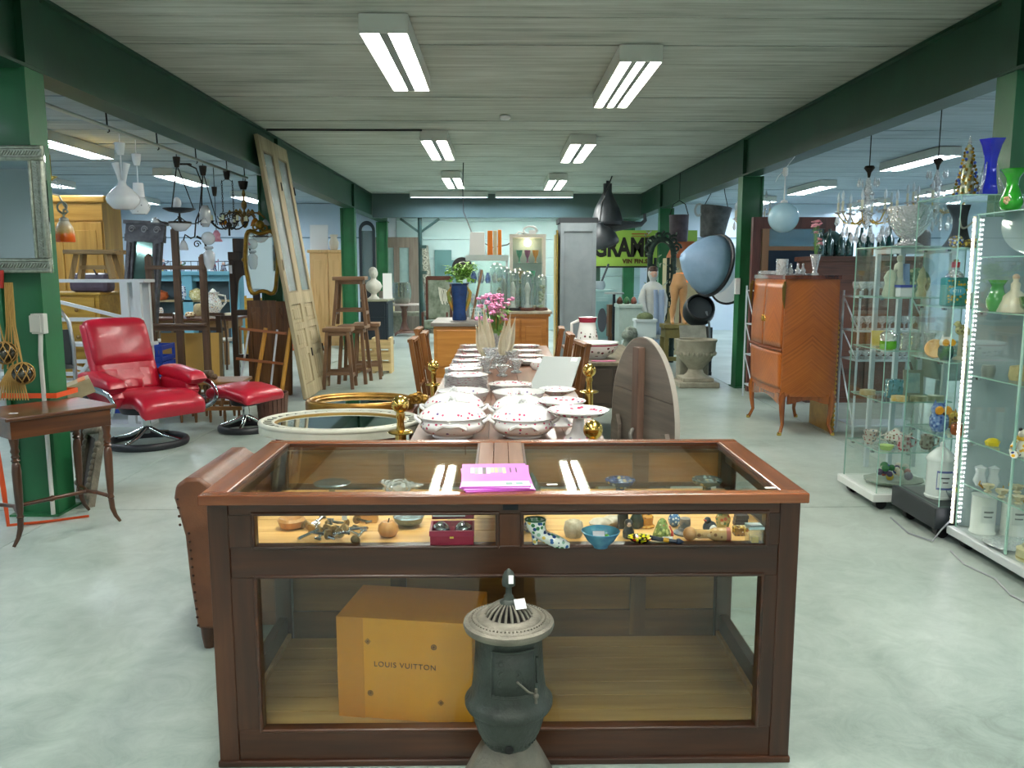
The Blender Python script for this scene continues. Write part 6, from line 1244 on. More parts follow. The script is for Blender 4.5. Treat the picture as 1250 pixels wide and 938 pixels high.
hl = E('dome_lamp','large dark grey enamel dome lamp hanging beside the grey wardrobe','lamp',at(739,299,15.0),0,rot=(.25,-.3,0)); hl.scale = (1.5,)*3; q = M(); q.lathe([(.165,0),(.17,.03),(.15,.11),(.1,.19),(.04,.23),(.03,.28),(.001,.29)],28,close=False); q.part('shade', DGY, hl, thick=.006); q = M(); q.lathe([(.16,.004),(.12,.09),(.03,.2)],24,close=False); q.part('shade_lining', PL('b9b4a8',.5), hl); q = M(); q.ball((.0,0,.05),.035,10,8); q.part('bulb', EM('ffc070',6), hl)
q = M(); q.tube([(0,0,.28),(.08,-.03,.5),(.24,-.2,.8)],.008,5); q.part('cord', BLACK, hl)
hn = E('funnel_lamp','big dark grey funnel lamp with a long curved arm above the dome lamp','lamp',at(741,275,15.4)); hn.scale = (1.5,)*3; q = M(); q.lathe([(.2,0),(.19,.05),(.15,.2),(.09,.32),(.05,.4),(.05,.5)],28,close=False); q.part('funnel', DGY, hn, thick=.006); q = M(); q.tube([(-.17,-.02,.0),(.05,-.06,-.02),(.25,-.06,-.0),(.42,0,.01),(.47,0,.06),(.46,0,.14)],[.03,.07,.05,.03,.025,.02],10); q.part('arm', DGY, hn); q = M(); q.tube([(0,0,.48),(0,0,.56)],.02,8); q.part('hanger', DGY, hn)
sg = E('shop_sign','long lime green shop sign with big black lettering on the far wall','sign',(2.85,16.35,1.58)); q = M(); q.bb(-1.05,1.05,0,.05,0,.7); q.part('board', PL('8db548',.5,c2='97bd54',vs=3), sg, bev=.004)
SI = PL('12160f',.5); text('lettering','GRAMP',.5,SI,sg,(-1.0,-.003,.2),(pi/2,0,0),ext=.003,sx=.73,space=.98,off=.02); text('small_lettering','VIN FIN.S',.11,PL('5a3a1c',.5),sg,(-.42,-.003,.06),(pi/2,0,0),ext=.003,space=1.1,off=.006)
q = M(); q.bb(-.25,.1,-.004,0,.62,.64); q.bb(-.25,.1,-.004,0,.575,.587); q.part('painted_lines', PL('a8442a',.5), sg)
q = M(); q.bb(-1.02,.95,-.03,.0,-.03,0); q.part('rail', BLACK, sg); 
for x in (-.9,.9): q = M(); q.bb(x-.04,x+.04,0,.06,-1.58,0); q.part('prop', PL('1d4034',.5), sg)
TL = PL('8fb8bc',.5,c2='a3c6c8',vs=4); tcb = E('teal_cupboard','pale teal cupboard with a dark oval medallion on its door','cupboard',(at(734,400,13.6).x,13.6,0)); tcb.scale = (.75,1,1)
q = M(); q.bb(-.27,.3,0,.5,.04,1.14); q.part('carcass', TL, tcb); q = M(); q.bb(-.3,.33,-.03,.52,1.14,1.18); q.part('top', TL, tcb, bev=.006); q = M(); q.bb(-.18,.2,-.02,0,.32,1.05); d = q.part('door', TL, tcb, bev=.005); q = M(); q.prism([(x+.01,z+.68) for x,z in ell(.1,.2,24)],.02,.03,RX(pi/2)); q.part('oval_medallion', PL('4d5560',.4), d); q = M(); q.bb(-.13,.15,-.026,-.02,.38,.99); q.part('carved_panel', PL('7faeb2',.55), d); q = M(); q.bb(-.28,.31,-.02,.51,0,.1); q.part('plinth', TL, tcb)
for x,z,r,h,m_,lb in ((-.16,1.1805,.1,.1,PL('4b5b1f',.6),'mossy bowl on the teal cupboard'),(.12,1.1805,.09,.14,PL('a3b3bf',.3),'silver grey pot on the teal cupboard')): q = M(); q.lathe([(r*.7,0),(r,.4*h),(r*.8,h),(.001,h)],14); q.thing('small_pot', m_, lb, 'pot', (1.6+x*.7,13.8,z))
q = M(); q.rod((1.7,13.8,1.3),(1.83,13.9,1.6),.018,n=6); ob = q.thing('pan_handle', PL('3c464c',.5), 'dark handled tool sticking out of the silver grey pot', 'tool')
st_ = E('lamp_table','tall thin black pedestal table with a grey disc top before the teal cupboard','table',(at(749,400,12.9).x,12.9,0)); q = M(); q.lathe([(.15,1.13),(.155,1.14),(.15,1.155),(.001,1.155)],28); q.part('disc_top', PL('a9b3b6',.4), st_); q = M(); q.lathe([(.16,0),(.14,.03),(.03,.06),(.022,.5),(.03,.52),(.022,1.13)],14); q.part('stem', PL('26323a',.4,.5), st_)
wf = E('wooden_box','dark brown wooden box frame behind the black pedestal table','box',(at(748,380,13.2).x,13.25,.0)); wf.scale = (.45,1,1); q = M(); q.bb(-.17,.17,-.12,.12,.44,.95); q.part('carcass', WD('3a2616','5d4026',.5,'z'), wf); q = M(); q.bb(-.12,.12,-.1,.1,0,.44); q.part('foot', WD('3a2616','5d4026',.5,'z'), wf)
tb2 = E('teal_box','pale grey-teal wooden chest on an open base','chest',(at(768,400,12.2).x,12.2,0)); tb2.scale = (.58,1,1); TB = PL('a3bab4',.55,c2='b3c7c0',vs=5)
q = M(); q.bb(-.3,.26,-.18,.3,.48,.95); q.part('chest_body', TB, tb2); q = M(); q.bb(-.32,.28,-.2,.32,.95,1.0); q.part('lid', TB, tb2, bev=.006)
for x in (-.3,.2): q = M(); q.bb(x,x+.06,-.18,.3,0,.48); q.part('base_side', TB, tb2)
q = M(); q.bb(-.3,.26,-.18,.3,0,.05); q.part('base_floor', TB, tb2); q = M(); q.bb(-.34,-.1,-.34,-.19,.3,.36); q.part('step', TB, tb2); q = M(); q.bb(-.34,-.1,-.34,-.3,0,.3); q.part('step_riser', TB, tb2)
for k,(x,c,lb) in enumerate(((-.2,'6d3a22','dark red teapot on the grey-teal chest'),(-.05,'3f7a4a','green tin mug on the grey-teal chest'),(.1,'8a4a3a','rust coloured pot on the grey-teal chest'))): q = M(); q.lathe([(.035,0),(.05,.03),(.035,.08),(.02,.1),(.001,.11)],14); q.thing('kitchen_pot', PL(c,.4,c2='3a2a22',vs=12), lb, 'pot', (at(768,400,12.2).x+x*.7,12.25,1.0005))
fig = E('stone_dog','weathered dark stone dog figure seated before the grey-teal chest','statue',(at(770,400,11.3).x,11.3,0)); SD = PL('4b524c',.8,c2='8a9a90',vs=12,bump=.6,bs=30)
q = M(); q.lathe([(.14,0),(.15,.12),(.13,.16),(.13,.3),(.12,.45),(.09,.55),(.1,.62),(.08,.7),(.001,.74)],16,sy=.9); q.ball((-.06,-.1,.62),.07,10,8,sx=1.2); q.tube([(-.08,-.1,.3),(-.09,-.12,.18)],.04,8); q.tube([(.06,-.1,.3),(.06,-.12,.18)],.04,8); q.part('figure', SD, fig)
pl_ = E('planter_stand','white wooden planter box on four turned legs','planter',(at(787,400,11.45).x,11.45,0)); pl_.scale = (.7,.8,1.1); q = M(); q.bb(-.2,.2,-.15,.15,.52,.72); q.part('box', PL('b9ccd0',.5), pl_, bev=.006); q = M(); q.bb(-.22,.22,-.17,.17,.72,.75); q.part('rim', PL('c3d4d8',.5), pl_)
for x in (-.16,.16):
    for y in (-.11,.11): q = M(); q.lathe([(.018,0),(.03,.06),(.018,.1),(.03,.16),(.018,.2),(.03,.26),(.018,.32),(.03,.4),(.028,.52)],10,(x,y,0)); q.part('leg', PL('b9ccd0',.5), pl_)
q = M(); q.ball((0,0,.77),.13,14,8,sx=1.3,sz=.5); q.part('moss', PL('46523a',.9,c2='5f6b4a',vs=30), pl_)
# plaster saint: one continuous robed figure with head, on a plinth
sn = E('plaster_saint','pale robed plaster saint statue with brown hair standing on a plinth','statue',(2.4,12.9,.0),.1)
q = M(); q.bb(-.17,.17,-.14,.14,0,.42); q.part('plinth', PL('6f8fae',.5,c2='86a2bb',vs=8), sn, bev=.01)
q = M(); q.lathe([(.12,.42),(.16,.44),(.165,.6),(.15,.8),(.145,.95),(.155,1.1),(.165,1.2),(.15,1.26),(.1,1.3),(.045,1.33),(.058,1.37),(.078,1.42),(.082,1.47),(.07,1.52),(.04,1.55),(.001,1.56)],26,sy=.75,flute=.035,fn=9)
q.tube([(-.14,-.02,1.2),(-.19,-.06,1.05),(-.17,-.1,.9),(-.12,-.13,.86)],[.05,.06,.055,.03],10); q.tube([(.14,-.02,1.2),(.18,-.05,1.05),(.16,-.08,.85),(.13,-.1,.72)],[.05,.055,.05,.025],10); q.tube([(0,-.055,1.46),(0,-.078,1.44),(0,-.07,1.43)],[.008,.014,.01],6)
q.part('robed_body', PL('c3c9c2',.6,c2='a9b3b8',vs=6), sn); q = M(); q.ball((0,-.02,1.45),.064,14,10,sz=1.15,sy=.8); q.tube([(0,-.07,1.46),(0,-.085,1.44)],[.006,.012],6); 
for x in (-.022,.022): q.ball((x,-.068,1.465),.008,6,4)
q.part('face', PL('cfa894',.5), sn); q = M(); q.ball((0,.015,1.49),.082,14,10,sz=.95); q.part('hair', PL('3d2a22',.6), sn)
q = M(); q.grid(lambda u,v: (-.02+.16*u+.02*v,-.12-.02*sin(u*9),1.2-.7*v),10,10); q.part('blue_mantle', PL('8ba0bb',.6), sn, thick=.01)
# wrought iron arch
WI = PL('1c2c26',.5,.5,c2='2b4038',vs=20); wa = E('iron_pergola','dark green wrought iron arch with leaf scrolls behind the saint','garden iron',(2.62,13.35,0))
for x in (-.19,.19):
    q = M(); q.rod((x,0,0),(x,0,1.75),.045,n=8); q.rod((x*.55,0,0),(x*.55,0,1.7),.025,n=6)
    for k in range(7): q.tube([(p[0],p[1],p[2]) for p in spiral((x*.8,-.01,.2+k*.22),.075,.02,1.4,14,a0=k)],.022,5)
    q.part('upright', WI, wa)
q = M(); q.tube([(.19*cos(pi*i/14),0,1.75+.24*sin(pi*i/14)) for i in range(15)],.05,8); 
for k in range(6): q.tube(spiral((.22*cos(pi*k/5),-.01,1.85+.2*sin(pi*k/5)),.09,.02,1.4,14,a0=k),.022,5)
q.part('arch', WI, wa); q = M()
for k in range(46):
    p = V(R.uniform(-.28,.25),R.uniform(-.06,.03),R.uniform(.5,2.1)); q.add([(0,0,0),(.035,-.01,.02),(.06,0,.05),(.015,.01,.04)],[(0,1,2,3)],mat=Matrix.Translation(p)@RZ(R.uniform(0,6)))
q.part('ivy_leaves', PL('5f7a64',.6,c2='b9c4b0',vs=30), wa, kind='stuff'); q = M(); q.lathe([(.05,.6),(.07,.64),(.03,.72),(.02,.9)],12,(.12,-.08,0)); q.part('hanging_gourd', PL('8a7f4a',.6), wa)
# copper hood, hanging buckets
q = M(); q.lathe([(.36,0),(.35,.04),(.22,.26),(.2,.28)],4,mat=RZ(pi/4),close=False); q.thing('copper_hood', PL('c87850',.4,.25,c2='b5653f',vs=6), 'copper chimney hood behind the iron arch', 'hood', (3.25,14.6,1.72), 0, thick=.01)
q = M(); q.bb(-.3,.3,-.2,.2,0,1.715); q.thing('cream_cabinet', PL('b8b08c',.6,c2='a69e7c',vs=5), 'cream painted cabinet carrying the copper hood', 'cabinet', (3.25,14.75,0), bev=.01)
lp = E('orange_lamp','small glowing orange lamp beside the mannequin legs','lamp',(3.02,13.7,.0)); q = M(); q.lathe([(.13,1.3),(.09,1.45),(.001,1.46)],16); q.part('shade', EM('ff8a3c',1.6), lp); q = M(); q.lathe([(.12,0),(.1,.03),(.02,.06),(.02,1.3)],12); q.part('stand', WD('4a2c18','6d4426'), lp)
q = M(); q.lathe([(.14,0),(.15,.02),(.16,.42),(.165,.44)],20,close=False); q.lathe([(.14,0.01),(.001,.01)],20,close=False); pt_ = q.thing('hanging_bucket', PL('3e3840',.5,.4,c2='524a52',vs=9), 'dark fire bucket hanging behind the copper hood', 'bucket', (3.02,14.0,1.98), thick=.005); q = M(); q.tube([(-.16,0,.43),(-.1,0,.62),(0,0,.68),(.1,0,.62),(.16,0,.43)],.008,5); q.tube([(0,0,.68),(0,0,1.138)],.006,5); q.part('bail', IRON, pt_)
q = M(); q.lathe([(.17,0),(.18,.02),(.235,.46),(.24,.48)],24,close=False); q.lathe([(.17,.01),(.001,.01)],20,close=False); gb2 = q.thing('grey_bucket', PL('3c4144',.5,.3,c2='565b5e',vs=12), 'large dark grey tub hanging above the steel cone', 'bucket', (3.3,12.9,2.0), rot=(0,.12,0), thick=.006); q = M(); q.tube([(-.2,0,.44),(-.1,0,.7),(0,0,1.1)],.006,5); q.tube([(.2,0,.44),(.1,0,.7),(0,0,1.1)],.006,5); q.part('hanger', IRON, gb2); q = M(); q.tube([(-.26+.06*cos(a),0,.4+.09*sin(a)) for a in [2*pi*i/14 for i in range(14)]],.018,6,True); q.part('ring_handle', PL('b9bcc0',.3,.6), gb2)
# steel cone / searchlight
BS = PL('7f9fc0',.4,.1,c2='9ab8d6',vs=3); cnx = E('steel_cone','big blue-grey spun steel cone lamp on a stand behind the right green column','lamp',at(831,313,10.85),0)
ax = Matrix.Rotation(radians(97),4,'Y')@Matrix.Identity(4); ax = Vector((0,0,1)).rotation_difference(Vector((.88,.36,-.22)).normalized()).to_matrix().to_4x4()
q = M(); q.lathe([(.012,0),(.07,.04),(.2,.16),(.3,.28),(.37,.4),(.4,.5)],36,mat=ax,close=False); q.part('cone', BS, cnx, thick=.008); q = M(); q.lathe([(.4,.5),(.425,.515),(.425,.54),(.4,.555)],36,mat=ax,close=False); q.part('rim', CHA, cnx, thick=.01); q = M(); q.lathe([(.395,.54),(.36,.66),(.2,.74),(.001,.76)],30,mat=ax,close=False); q.part('rear_bowl', PL('bccbd4',.3,.3), cnx)
dm = E('black_drum','black iron drum standing tilted under the steel cone','drum',(2.76,11.45,.66)); q = M(); q.lathe([(.001,-.03),(.16,-.02),(.2,.0),(.215,.1),(.2,.2),(.18,.24)],28,mat=RX(radians(62))@RZ(0),close=False); q.part('shell', PL('23282b',.4,.4), dm, (0,0,.24), thick=.01); q = M(); q.lathe([(.165,.18),(.001,.18)],24,mat=TR(0,0,.24)@RX(radians(62)),close=False); q.part('face', PL('3a4145',.4,.4), dm); q = M(); q.bb(-.2,.2,-.12,.2,-.62,-.57); q.bb(-.2,-.16,-.1,.16,-.57,.05); q.bb(.16,.2,-.1,.16,-.57,.05); q.part('stand', PL('2a3234',.5,.4), dm); q = M(); q.tube([(.08,-.19,.28),(.12,-.22,.1),(.14,-.2,-.2)],.016,6); q.part('lever', PL('8d9598',.4,.6), dm)
# stool with mannequin legs, stone urn
OV = PL('6b6436',.6,c2='7d7544',vs=9); os_ = E('olive_bench','olive painted wooden bench step behind the stone urn','bench',(2.72,12.3,0)); q = M(); q.bb(-.28,.28,-.2,.2,.64,.7); q.part('seat', OV, os_, bev=.006); q = M(); q.bb(-.26,.26,-.18,.18,.5,.64); q.part('drawer_box', OV, os_)
for x in (-.24,.24):
    for y in (-.16,.16): q = M(); q.bb(x-.03,x+.03,y-.03,y+.03,0,.5); q.part('leg', OV, os_)
q = M(); q.bb(-.24,.24,-.03,.03,.14,.2); q.part('stretcher', OV, os_)
ml = E('mannequin_legs','lower half of a pale wooden mannequin standing on the olive bench','mannequin',(2.68,12.3,.7005)); MN = PL('c69a6a',.45,c2='b98a5a',vs=5)
q = M()
for s in (-1,1): q.tube([(s*.1,-.1,.012),(s*.09,-.02,.03),(s*.085,.02,.08),(s*.08,.02,.2),(s*.07,.0,.3),(s*.065,-.01,.36),(s*.06,0,.48),(s*.05,.0,.58)],[.022,.03,.028,.05,.042,.046,.07,.08],12)
q.lathe([(.03,.5),(.11,.54),(.12,.6),(.1,.68),(.09,.74),(.001,.76)],18,sy=.75); q.part('hips_and_legs', MN, ml)
UR = PL('8c897a',.85,c2='a3a08f',vs=9,bump=.5,bs=40); ur = E('stone_urn','large weathered stone garden urn on a square foot beside the right green column','urn',(2.56,10.62,0))
q = M(); q.bb(-.26,.26,-.26,.26,0,.07); q.bb(-.2,.2,-.2,.2,.07,.12); q.part('square_foot', UR, ur, bev=.012); q = M(); q.lathe([(.17,.12),(.11,.17),(.09,.22),(.13,.27),(.2,.34),(.245,.43),(.25,.45),(.255,.57),(.27,.59),(.27,.61),(.24,.61),(.22,.5),(.001,.45)],36); q.part('bowl', UR, ur)
for k in range(26): a = 2*pi*k/26; q = M(); q.ball((.245*cos(a),.245*sin(a),.43),.022,6,5,sz=1.4); q.part('gadroon', UR, ur)
q = M(); q.box((0,0,0),(.36,.02,.3),RX(-.5)); q.thing('slate_slab', PL('70746c',.7,c2='8a8e84',vs=8), 'pale slate slab leaning behind the stone urn', 'slab', (2.62,11.05,.62), 0)
q = M(); q.bb(-.2,.2,-.12,.12,0,.5); q.thing('stone_block', PL('8d8d80',.85,c2='77776a',vs=8,bump=.4), 'rough stone block behind the stone urn carrying the slate slab', 'block', (2.62,11.05,0), bev=.02)
# fuse box on the column
q = M(); q.bb(-.03,.03,-.03,.03,0,.2); q.thing('switch_box', WHITE, 'small white switch box on the right green column', 'switch box', (3.0,10.38,1.2), bev=.004)
# ---------------------------------------------------------------- white wire racks with glasses
WR = PL('c3d0d8',.35,.2)
def wirerack(x, y, w, hs, lb):
    e = E('wire_rack', lb, 'rack', (x,y,0))
    for dx in (0,w):
        for dy in (0,.35): q = M(); q.rod((dx,dy,0),(dx,dy,hs[-1]+.05),.011,n=6); q.part('upright', WR, e)
        q = M()
        for k in range(len(hs)-1): q.rod((dx,0,hs[k]),(dx,.35,hs[k+1]),.007,n=5)
        q.part('side_brace', WR, e)
    for z in hs: q = M(); q.bb(0,w,0,.35,z-.012,z); q.tube([(0,-.005,z),(w,-.005,z)],.009,6); q.part('shelf', WR, e)
    return e
wirerack(2.92,9.35,.4,(.16,.52,.88,1.27),'narrow white wire rack between the right column and the marquetry cabinet'); wirerack(3.15,7.15,.62,(.12,.71,.97,1.27),'white wire rack of stem glasses behind the glass showcases')
def sglass(h=.13, r=.032):
    q = M(); q.lathe([(r*.9,0),(r*.9,.003),(.005,.008),(.005,h*.45),(r*.7,h*.55),(r,h*.8),(r*.9,h),(r*.84,h),(r*.6,h*.6),(.001,h*.5)],12); return q
GG = 'stem glasses on the wire rack'; first = {}
for z, nm, h in ((1.2705,'upper',.13),(.9705,'middle',.12),(.7105,'lower',.07)):
    for row in range(2):
        for k in range(9):
            lb = 'clear stem glass in the %s row of the %s shelf of the wire rack' % (('front','back')[row], nm)
            key = nm
            if key not in first: first[key] = sglass(h).thing('stem_glass', CRYS, lb, 'glass', (3.19+k*.066,7.22+row*.12,z), 0, GG)
            else: o = first[key].copy(); COL.objects.link(o); o.location = (3.19+k*.066,7.22+row*.12,z); o['label'] = lb
first = None
for z in (1.2705,.8805):
    for k in range(5):
        lb = 'clear stem glass on the %s shelf of the narrow wire rack' % ('top' if z > 1 else 'second')
        if first is None: first = sglass().thing('stem_glass', CRYS, lb, 'glass', (2.98+k*.07,9.5,z), 0, 'glasses on the narrow rack')
        else: o = first.copy(); COL.objects.link(o); o.location = (2.98+k*.07,9.5,z); o['label'] = lb
ck = E('enamel_disc','round white enamelled disc with a black rim standing behind the narrow rack','disc',(3.3,11.9,1.25),0,rot=(pi/2-.1,0,-.5)); q = M(); q.lathe([(.24,0),(.25,.01),(.25,.03),(.22,.035)],32); q.part('rim', BLACK, ck); q = M(); q.lathe([(.222,.034),(.2,.042),(.001,.05)],32); q.part('face', PL('d8e0e4',.3), ck); q = M(); q.bb(-.012,.012,-.02,.02,-1.24,-.24)
# zinc trough and other backs behind the showcases
zt_ = E('zinc_trough','pale grey galvanised trough on legs behind the glass showcases','trough',(3.56,6.35,0)); ZN = PL('98a8a4',.4,.5,c2='86948f',vs=9)
q = M(); q.prism([(-.3,.92),(-.2,.66),(.2,.66),(.3,.92)],-.2,.2,RX(pi/2)); q.part('basin', ZN, zt_, bev=.02); q = M(); q.tube([(-.31,-.21,.92),(.31,-.21,.92),(.31,.21,.92),(-.31,.21,.92)],.014,6,True); q.part('rim', ZN, zt_)
for x in (-.18,.18):
    for y in (-.14,.14): q = M(); q.bar((x,y,.66),(x*1.2,y*1.2,0),.03); q.part('leg', ZN, zt_)
BCB = WD('3a2018','5f3a2c',.4,'x',.8,.15); bc = E('mahogany_cabinet','dark mahogany cabinet behind the wire rack, bottles on its top','cabinet',(3.95,9.2,0)); q = M(); q.bb(-.45,.8,0,.5,.06,1.6); q.part('carcass', BCB, bc); q = M(); q.bb(-.48,.83,-.03,.52,1.6,1.655); q.part('top', BCB, bc, bev=.01); q = M(); q.bb(-.46,.81,-.01,.51,0,.06); q.part('plinth', BCB, bc)
for x0_, x1_ in ((-.42,.16),(.19,.77)): q = M(); q.bb(x0_,x1_,-.02,0,.12,1.55); d = q.part('door', BCB, bc, bev=.004); q = M(); q.bb(x0_+.08,x1_-.08,-.03,-.02,.22,1.45); q.part('door_panel', BCB, d, bev=.01)
BOT = GL('2c6a66',.1,.6,2,.04,haze='2f6f6c',hz=.45); b0 = None
for k in range(9):
    lb = '%s teal green bottle of the row on the mahogany cabinet' % ['first','second','third','fourth','fifth','sixth','seventh','eighth','ninth'][k]
    if b0 is None:
        q = M(); q.lathe([(.045,0),(.05,.02),(.05,.17),(.02,.22),(.016,.29),(.02,.3),(.001,.3)],14); b0 = q.thing('green_bottle', BOT, lb, 'bottle', (3.6,9.27,1.6555), 0, 'teal bottles on the mahogany cabinet')
    else: o = b0.copy(); COL.objects.link(o); o.location = (3.6+k*.115,9.27+(k%2)*.05,1.6555); o.scale = (1,1,R.uniform(.8,1.15)); o['label'] = lb
q = M(); q.lathe([(.13,0),(.16,.05),(.18,.13),(.14,.23),(.05,.29),(.001,.3)],18); q.thing('green_globe', GL('3f6a66',.1,.6,2,.04,haze='3f6a66',hz=.4), 'big round green glass flask behind the row of bottles', 'flask', (3.85,9.6,1.6555))
dfm = E('door_frame','dark red-brown door frame with a blue panel behind the marquetry cabinet','door frame',(3.6,10.1,0)); DRB = WD('3d201c','5e352e',.45,'z',1,.1)
for x, w, m_ in ((-.52,.1,DRB),(-.4,.08,PL('96755a',.5)),(.36,.13,DRB)): q = M(); q.bb(x,x+w,-.03,.05,0,2.0); q.part('jamb', m_, dfm)
q = M(); q.bb(-.52,.49,-.03,.05,2.0,2.14); q.part('lintel', DRB, dfm); q = M(); q.bb(-.32,.36,0,.02,0,1.74); q.part('blue_panel', PL('22384f',.5), dfm); q = M(); q.bb(-.32,.36,-.02,.02,1.74,1.79); q.part('cross_rail', PL('96755a',.5), dfm); q = M(); q.bb(-.32,.36,.0,.012,1.79,2.0); q.part('pane', GL('9fb8c0',.08,.5,2.5,haze='8fb0bc',hz=.4), dfm)
# ---------------------------------------------------------------- marquetry cabinet
def chevron():
    m, nt, N, L, b = _new('chevron_marquetry'); tc = N.new('ShaderNodeTexCoord'); sx = N.new('ShaderNodeSeparateXYZ'); L.new(tc.outputs['Object'], sx.inputs[0])
    def mth(op, a, v):
        n_ = N.new('ShaderNodeMath'); n_.operation = op; L.new(a, n_.inputs[0])
        if hasattr(v, 'default_value'): L.new(v, n_.inputs[1])
        elif v is not None: n_.inputs[1].default_value = v
        return n_
    ab = mth('ADD', mth('ABSOLUTE', sx.outputs[0], None).outputs[0], mth('ABSOLUTE', mth('SUBTRACT', mth('ABSOLUTE', sx.outputs[1], None).outputs[0], .23).outputs[0], None).outputs[0])
    s = N.new('ShaderNodeMath'); s.operation = 'MULTIPLY_ADD'; s.inputs[1].default_value = .9; L.new(ab.outputs[0], s.inputs[0]); L.new(sx.outputs[2], s.inputs[2])
    cv = N.new('ShaderNodeCombineXYZ'); mu = N.new('ShaderNodeMath'); mu.operation = 'MULTIPLY'; mu.inputs[1].default_value = 55; L.new(s.outputs[0], mu.inputs[0]); L.new(mu.outputs[0], cv.inputs[0])
    n = _noise(nt, .9, 3, cv.outputs[0]); n2 = _noise(nt, 3, 4, tc.outputs['Object']); mx = N.new('ShaderNodeMath'); mx.operation = 'MULTIPLY_ADD'; mx.inputs[1].default_value = .5; L.new(n2.outputs[0], mx.inputs[0]); L.new(n.outputs[0], mx.inputs[2])
    L.new(_ramp(nt, mx.outputs[0], [(.5,'7a3c12'),(.75,'a1561b'),(.98,'b66a27')]), b.inputs['Base Color']); b.inputs['Roughness'].default_value = .34; b.inputs['Coat Weight'].default_value = .12; return m
CHV = chevron(); MQW = WD('6d3412','a65c24',.25,'z',1,.35,'8a4a1a'); mq = E('marquetry_cabinet','bow-sided marquetry drinks cabinet on slender curved legs with glassware on top','cabinet',(2.8,7.8,0))
def swell(z): return .018*sin(pi*(z-.36)/1.06)
def fx(y, z): return -.238-swell(z)-.012*cos(2*pi*y/.94)      # serpentine front
def bombe(m, z0, z1, nz, sc=1.0):
    out = []; k = 12
    for j in range(nz+1):
        z = z0+(z1-z0)*j/nz; w = swell(z)
        ring = [(fx(.47-.94*i/k,z), .47-.94*i/k) for i in range(k)]+[(-.25+.49*i/k, -.47-w-.03*sin(pi*i/k)) for i in range(k)]+[(.24+w*.4, -.47+.94*i/k) for i in range(k)]+[(.24-.49*i/k, .47+w+.03*sin(pi*i/k)) for i in range(k)]
        out += [(x*sc,y*sc,z) for x,y in ring]
    n = 4*k; fs = [(j*n+(i+1)%n,j*n+i,(j+1)*n+i,(j+1)*n+(i+1)%n) for j in range(nz) for i in range(n)]+[tuple(range(n)),tuple(range(nz*n+n-1,nz*n-1,-1))]
    m.add([p for p in out], [f[::-1] for f in fs], sm=True); return m
def skin(y0_, y1_, z0_, z1_, d=.008):
    q = M(); f = lambda u,v,o: (fx(y0_+(y1_-y0_)*u, z0_+(z1_-z0_)*v)-o, y0_+(y1_-y0_)*u, z0_+(z1_-z0_)*v)
    q.grid(lambda u,v: f(1-u,v,d),10,10); return q
q = M(); bombe(q,.36,1.42,12); q.part('carcass', CHV, mq); q = M(); bombe(q,1.42,1.455,1,1.04); q.part('top', WD('3a1a12','6a3424',.2,'y',1,.4), mq)
for x in (-.21,.21):
    for y in (-.44,.44):
        sx_, sy_ = (1 if x>0 else -1), (1 if y>0 else -1); q = M(); q.tube([(x,y,.44),(x+.02*sx_,y+.02*sy_,.34),(x+.012*sx_,y+.012*sy_,.2),(x+.0*sx_,y,.1),(x+.02*sx_,y+.02*sy_,.04),(x+.035*sx_,y+.03*sy_,.004)],[.03,.032,.024,.017,.016,.019],8); lg = q.part('leg', MQW, mq); q = M(); q.lathe([(.02,0),(.022,.01),(.018,.03)],8,(x+.035*sx_,y+.03*sy_,0)); q.part('sabot', BRASS, lg)
for (xa,xb,y,z) in ((-.19,.19,-.497,.36),):
    q = M(); q.prism([(xa,z+.02)]+[(xa+(xb-xa)*i/12, z-.05-.02*cos(i/12*2*pi)) for i in range(13)]+[(xb,z+.02)],.47,.485,RX(pi/2)); q.part('apron', MQW, mq)
q = M(); q.prism([(-.42,.38)]+[(-.42+.84*i/12, .3-.025*cos(i/12*2*pi)) for i in range(13)]+[(.42,.38)],-.235,-.22,Matrix(((0,0,1,0),(1,0,0,0),(0,1,0,0),(0,0,0,1)))); q.part('apron', MQW, mq)
for y0_, y1_ in ((-.45,-.003),(.003,.45)):
    d = skin(y0_,y1_,.8,1.39).part('door', CHV, mq, thick=.008)
    q = M(); q.lathe([(.014,-.03),(.016,0),(.01,.03)],8,(fx(.03,1.05)-.012,0.03 if y0_>0 else -.03,1.05)); q.part('escutcheon', BRASS, d)
skin(-.45,.45,.42,.76).part('fall_front', CHV, mq, thick=.008)
q = M(); q.tube([(fx(-.47+.94*i/10,.78)-.008,-.47+.94*i/10,.78) for i in range(11)],.016,6); q.part('banding', WD('4a2210','74391a',.3,'y'), mq)
for y in (-.455,.455):
    q = M(); q.tube([(-.25,y*1.03,1.4),(-.262,y*1.05,1.34),(-.262,y*1.06,1.24),(-.255,y*1.06,1.16)],[.012,.018,.014,.004],6); q.ball((-.26,y*1.05,1.36),.02,8,6); q.part('bronze_mount', PL('6b5a2a',.4,.8), mq)
q = M(); q.bb(-.02,.02,-.25,.25,0,1.05); gf2 = q.thing('gilt_picture', PL('b88c34',.4,.5,c2='9a7228',vs=9), 'gilt framed panel leaning behind the marquetry cabinet', 'frame', (3.09,7.72,.0), 0); 
for y in (-.25,.25):
    q = M()
    for k in range(24): q.ball((.012,y,.03+k*.043),.018,6,5)
    q.part('beaded_edge', PL('c79a40',.35,.7), gf2)
TPZ = 1.4555
q = M(); q.lathe([(.055,0),(.055,.15),(.05,.15),(.05,.012),(.001,.012)],18,flute=.03,fn=9); q.thing('cut_tumbler', CUT, 'cut crystal beaker on the marquetry cabinet', 'glass', V(2.66,7.75,TPZ))
tr = E('glass_tray','glass tray with small decanters on the marquetry cabinet','tray',(2.8,7.75,TPZ)); q = M(); q.lathe([(.12,0),(.13,.012),(.125,.014),(.001,.004)],24,sy=.7); q.part('tray', CUT, tr)
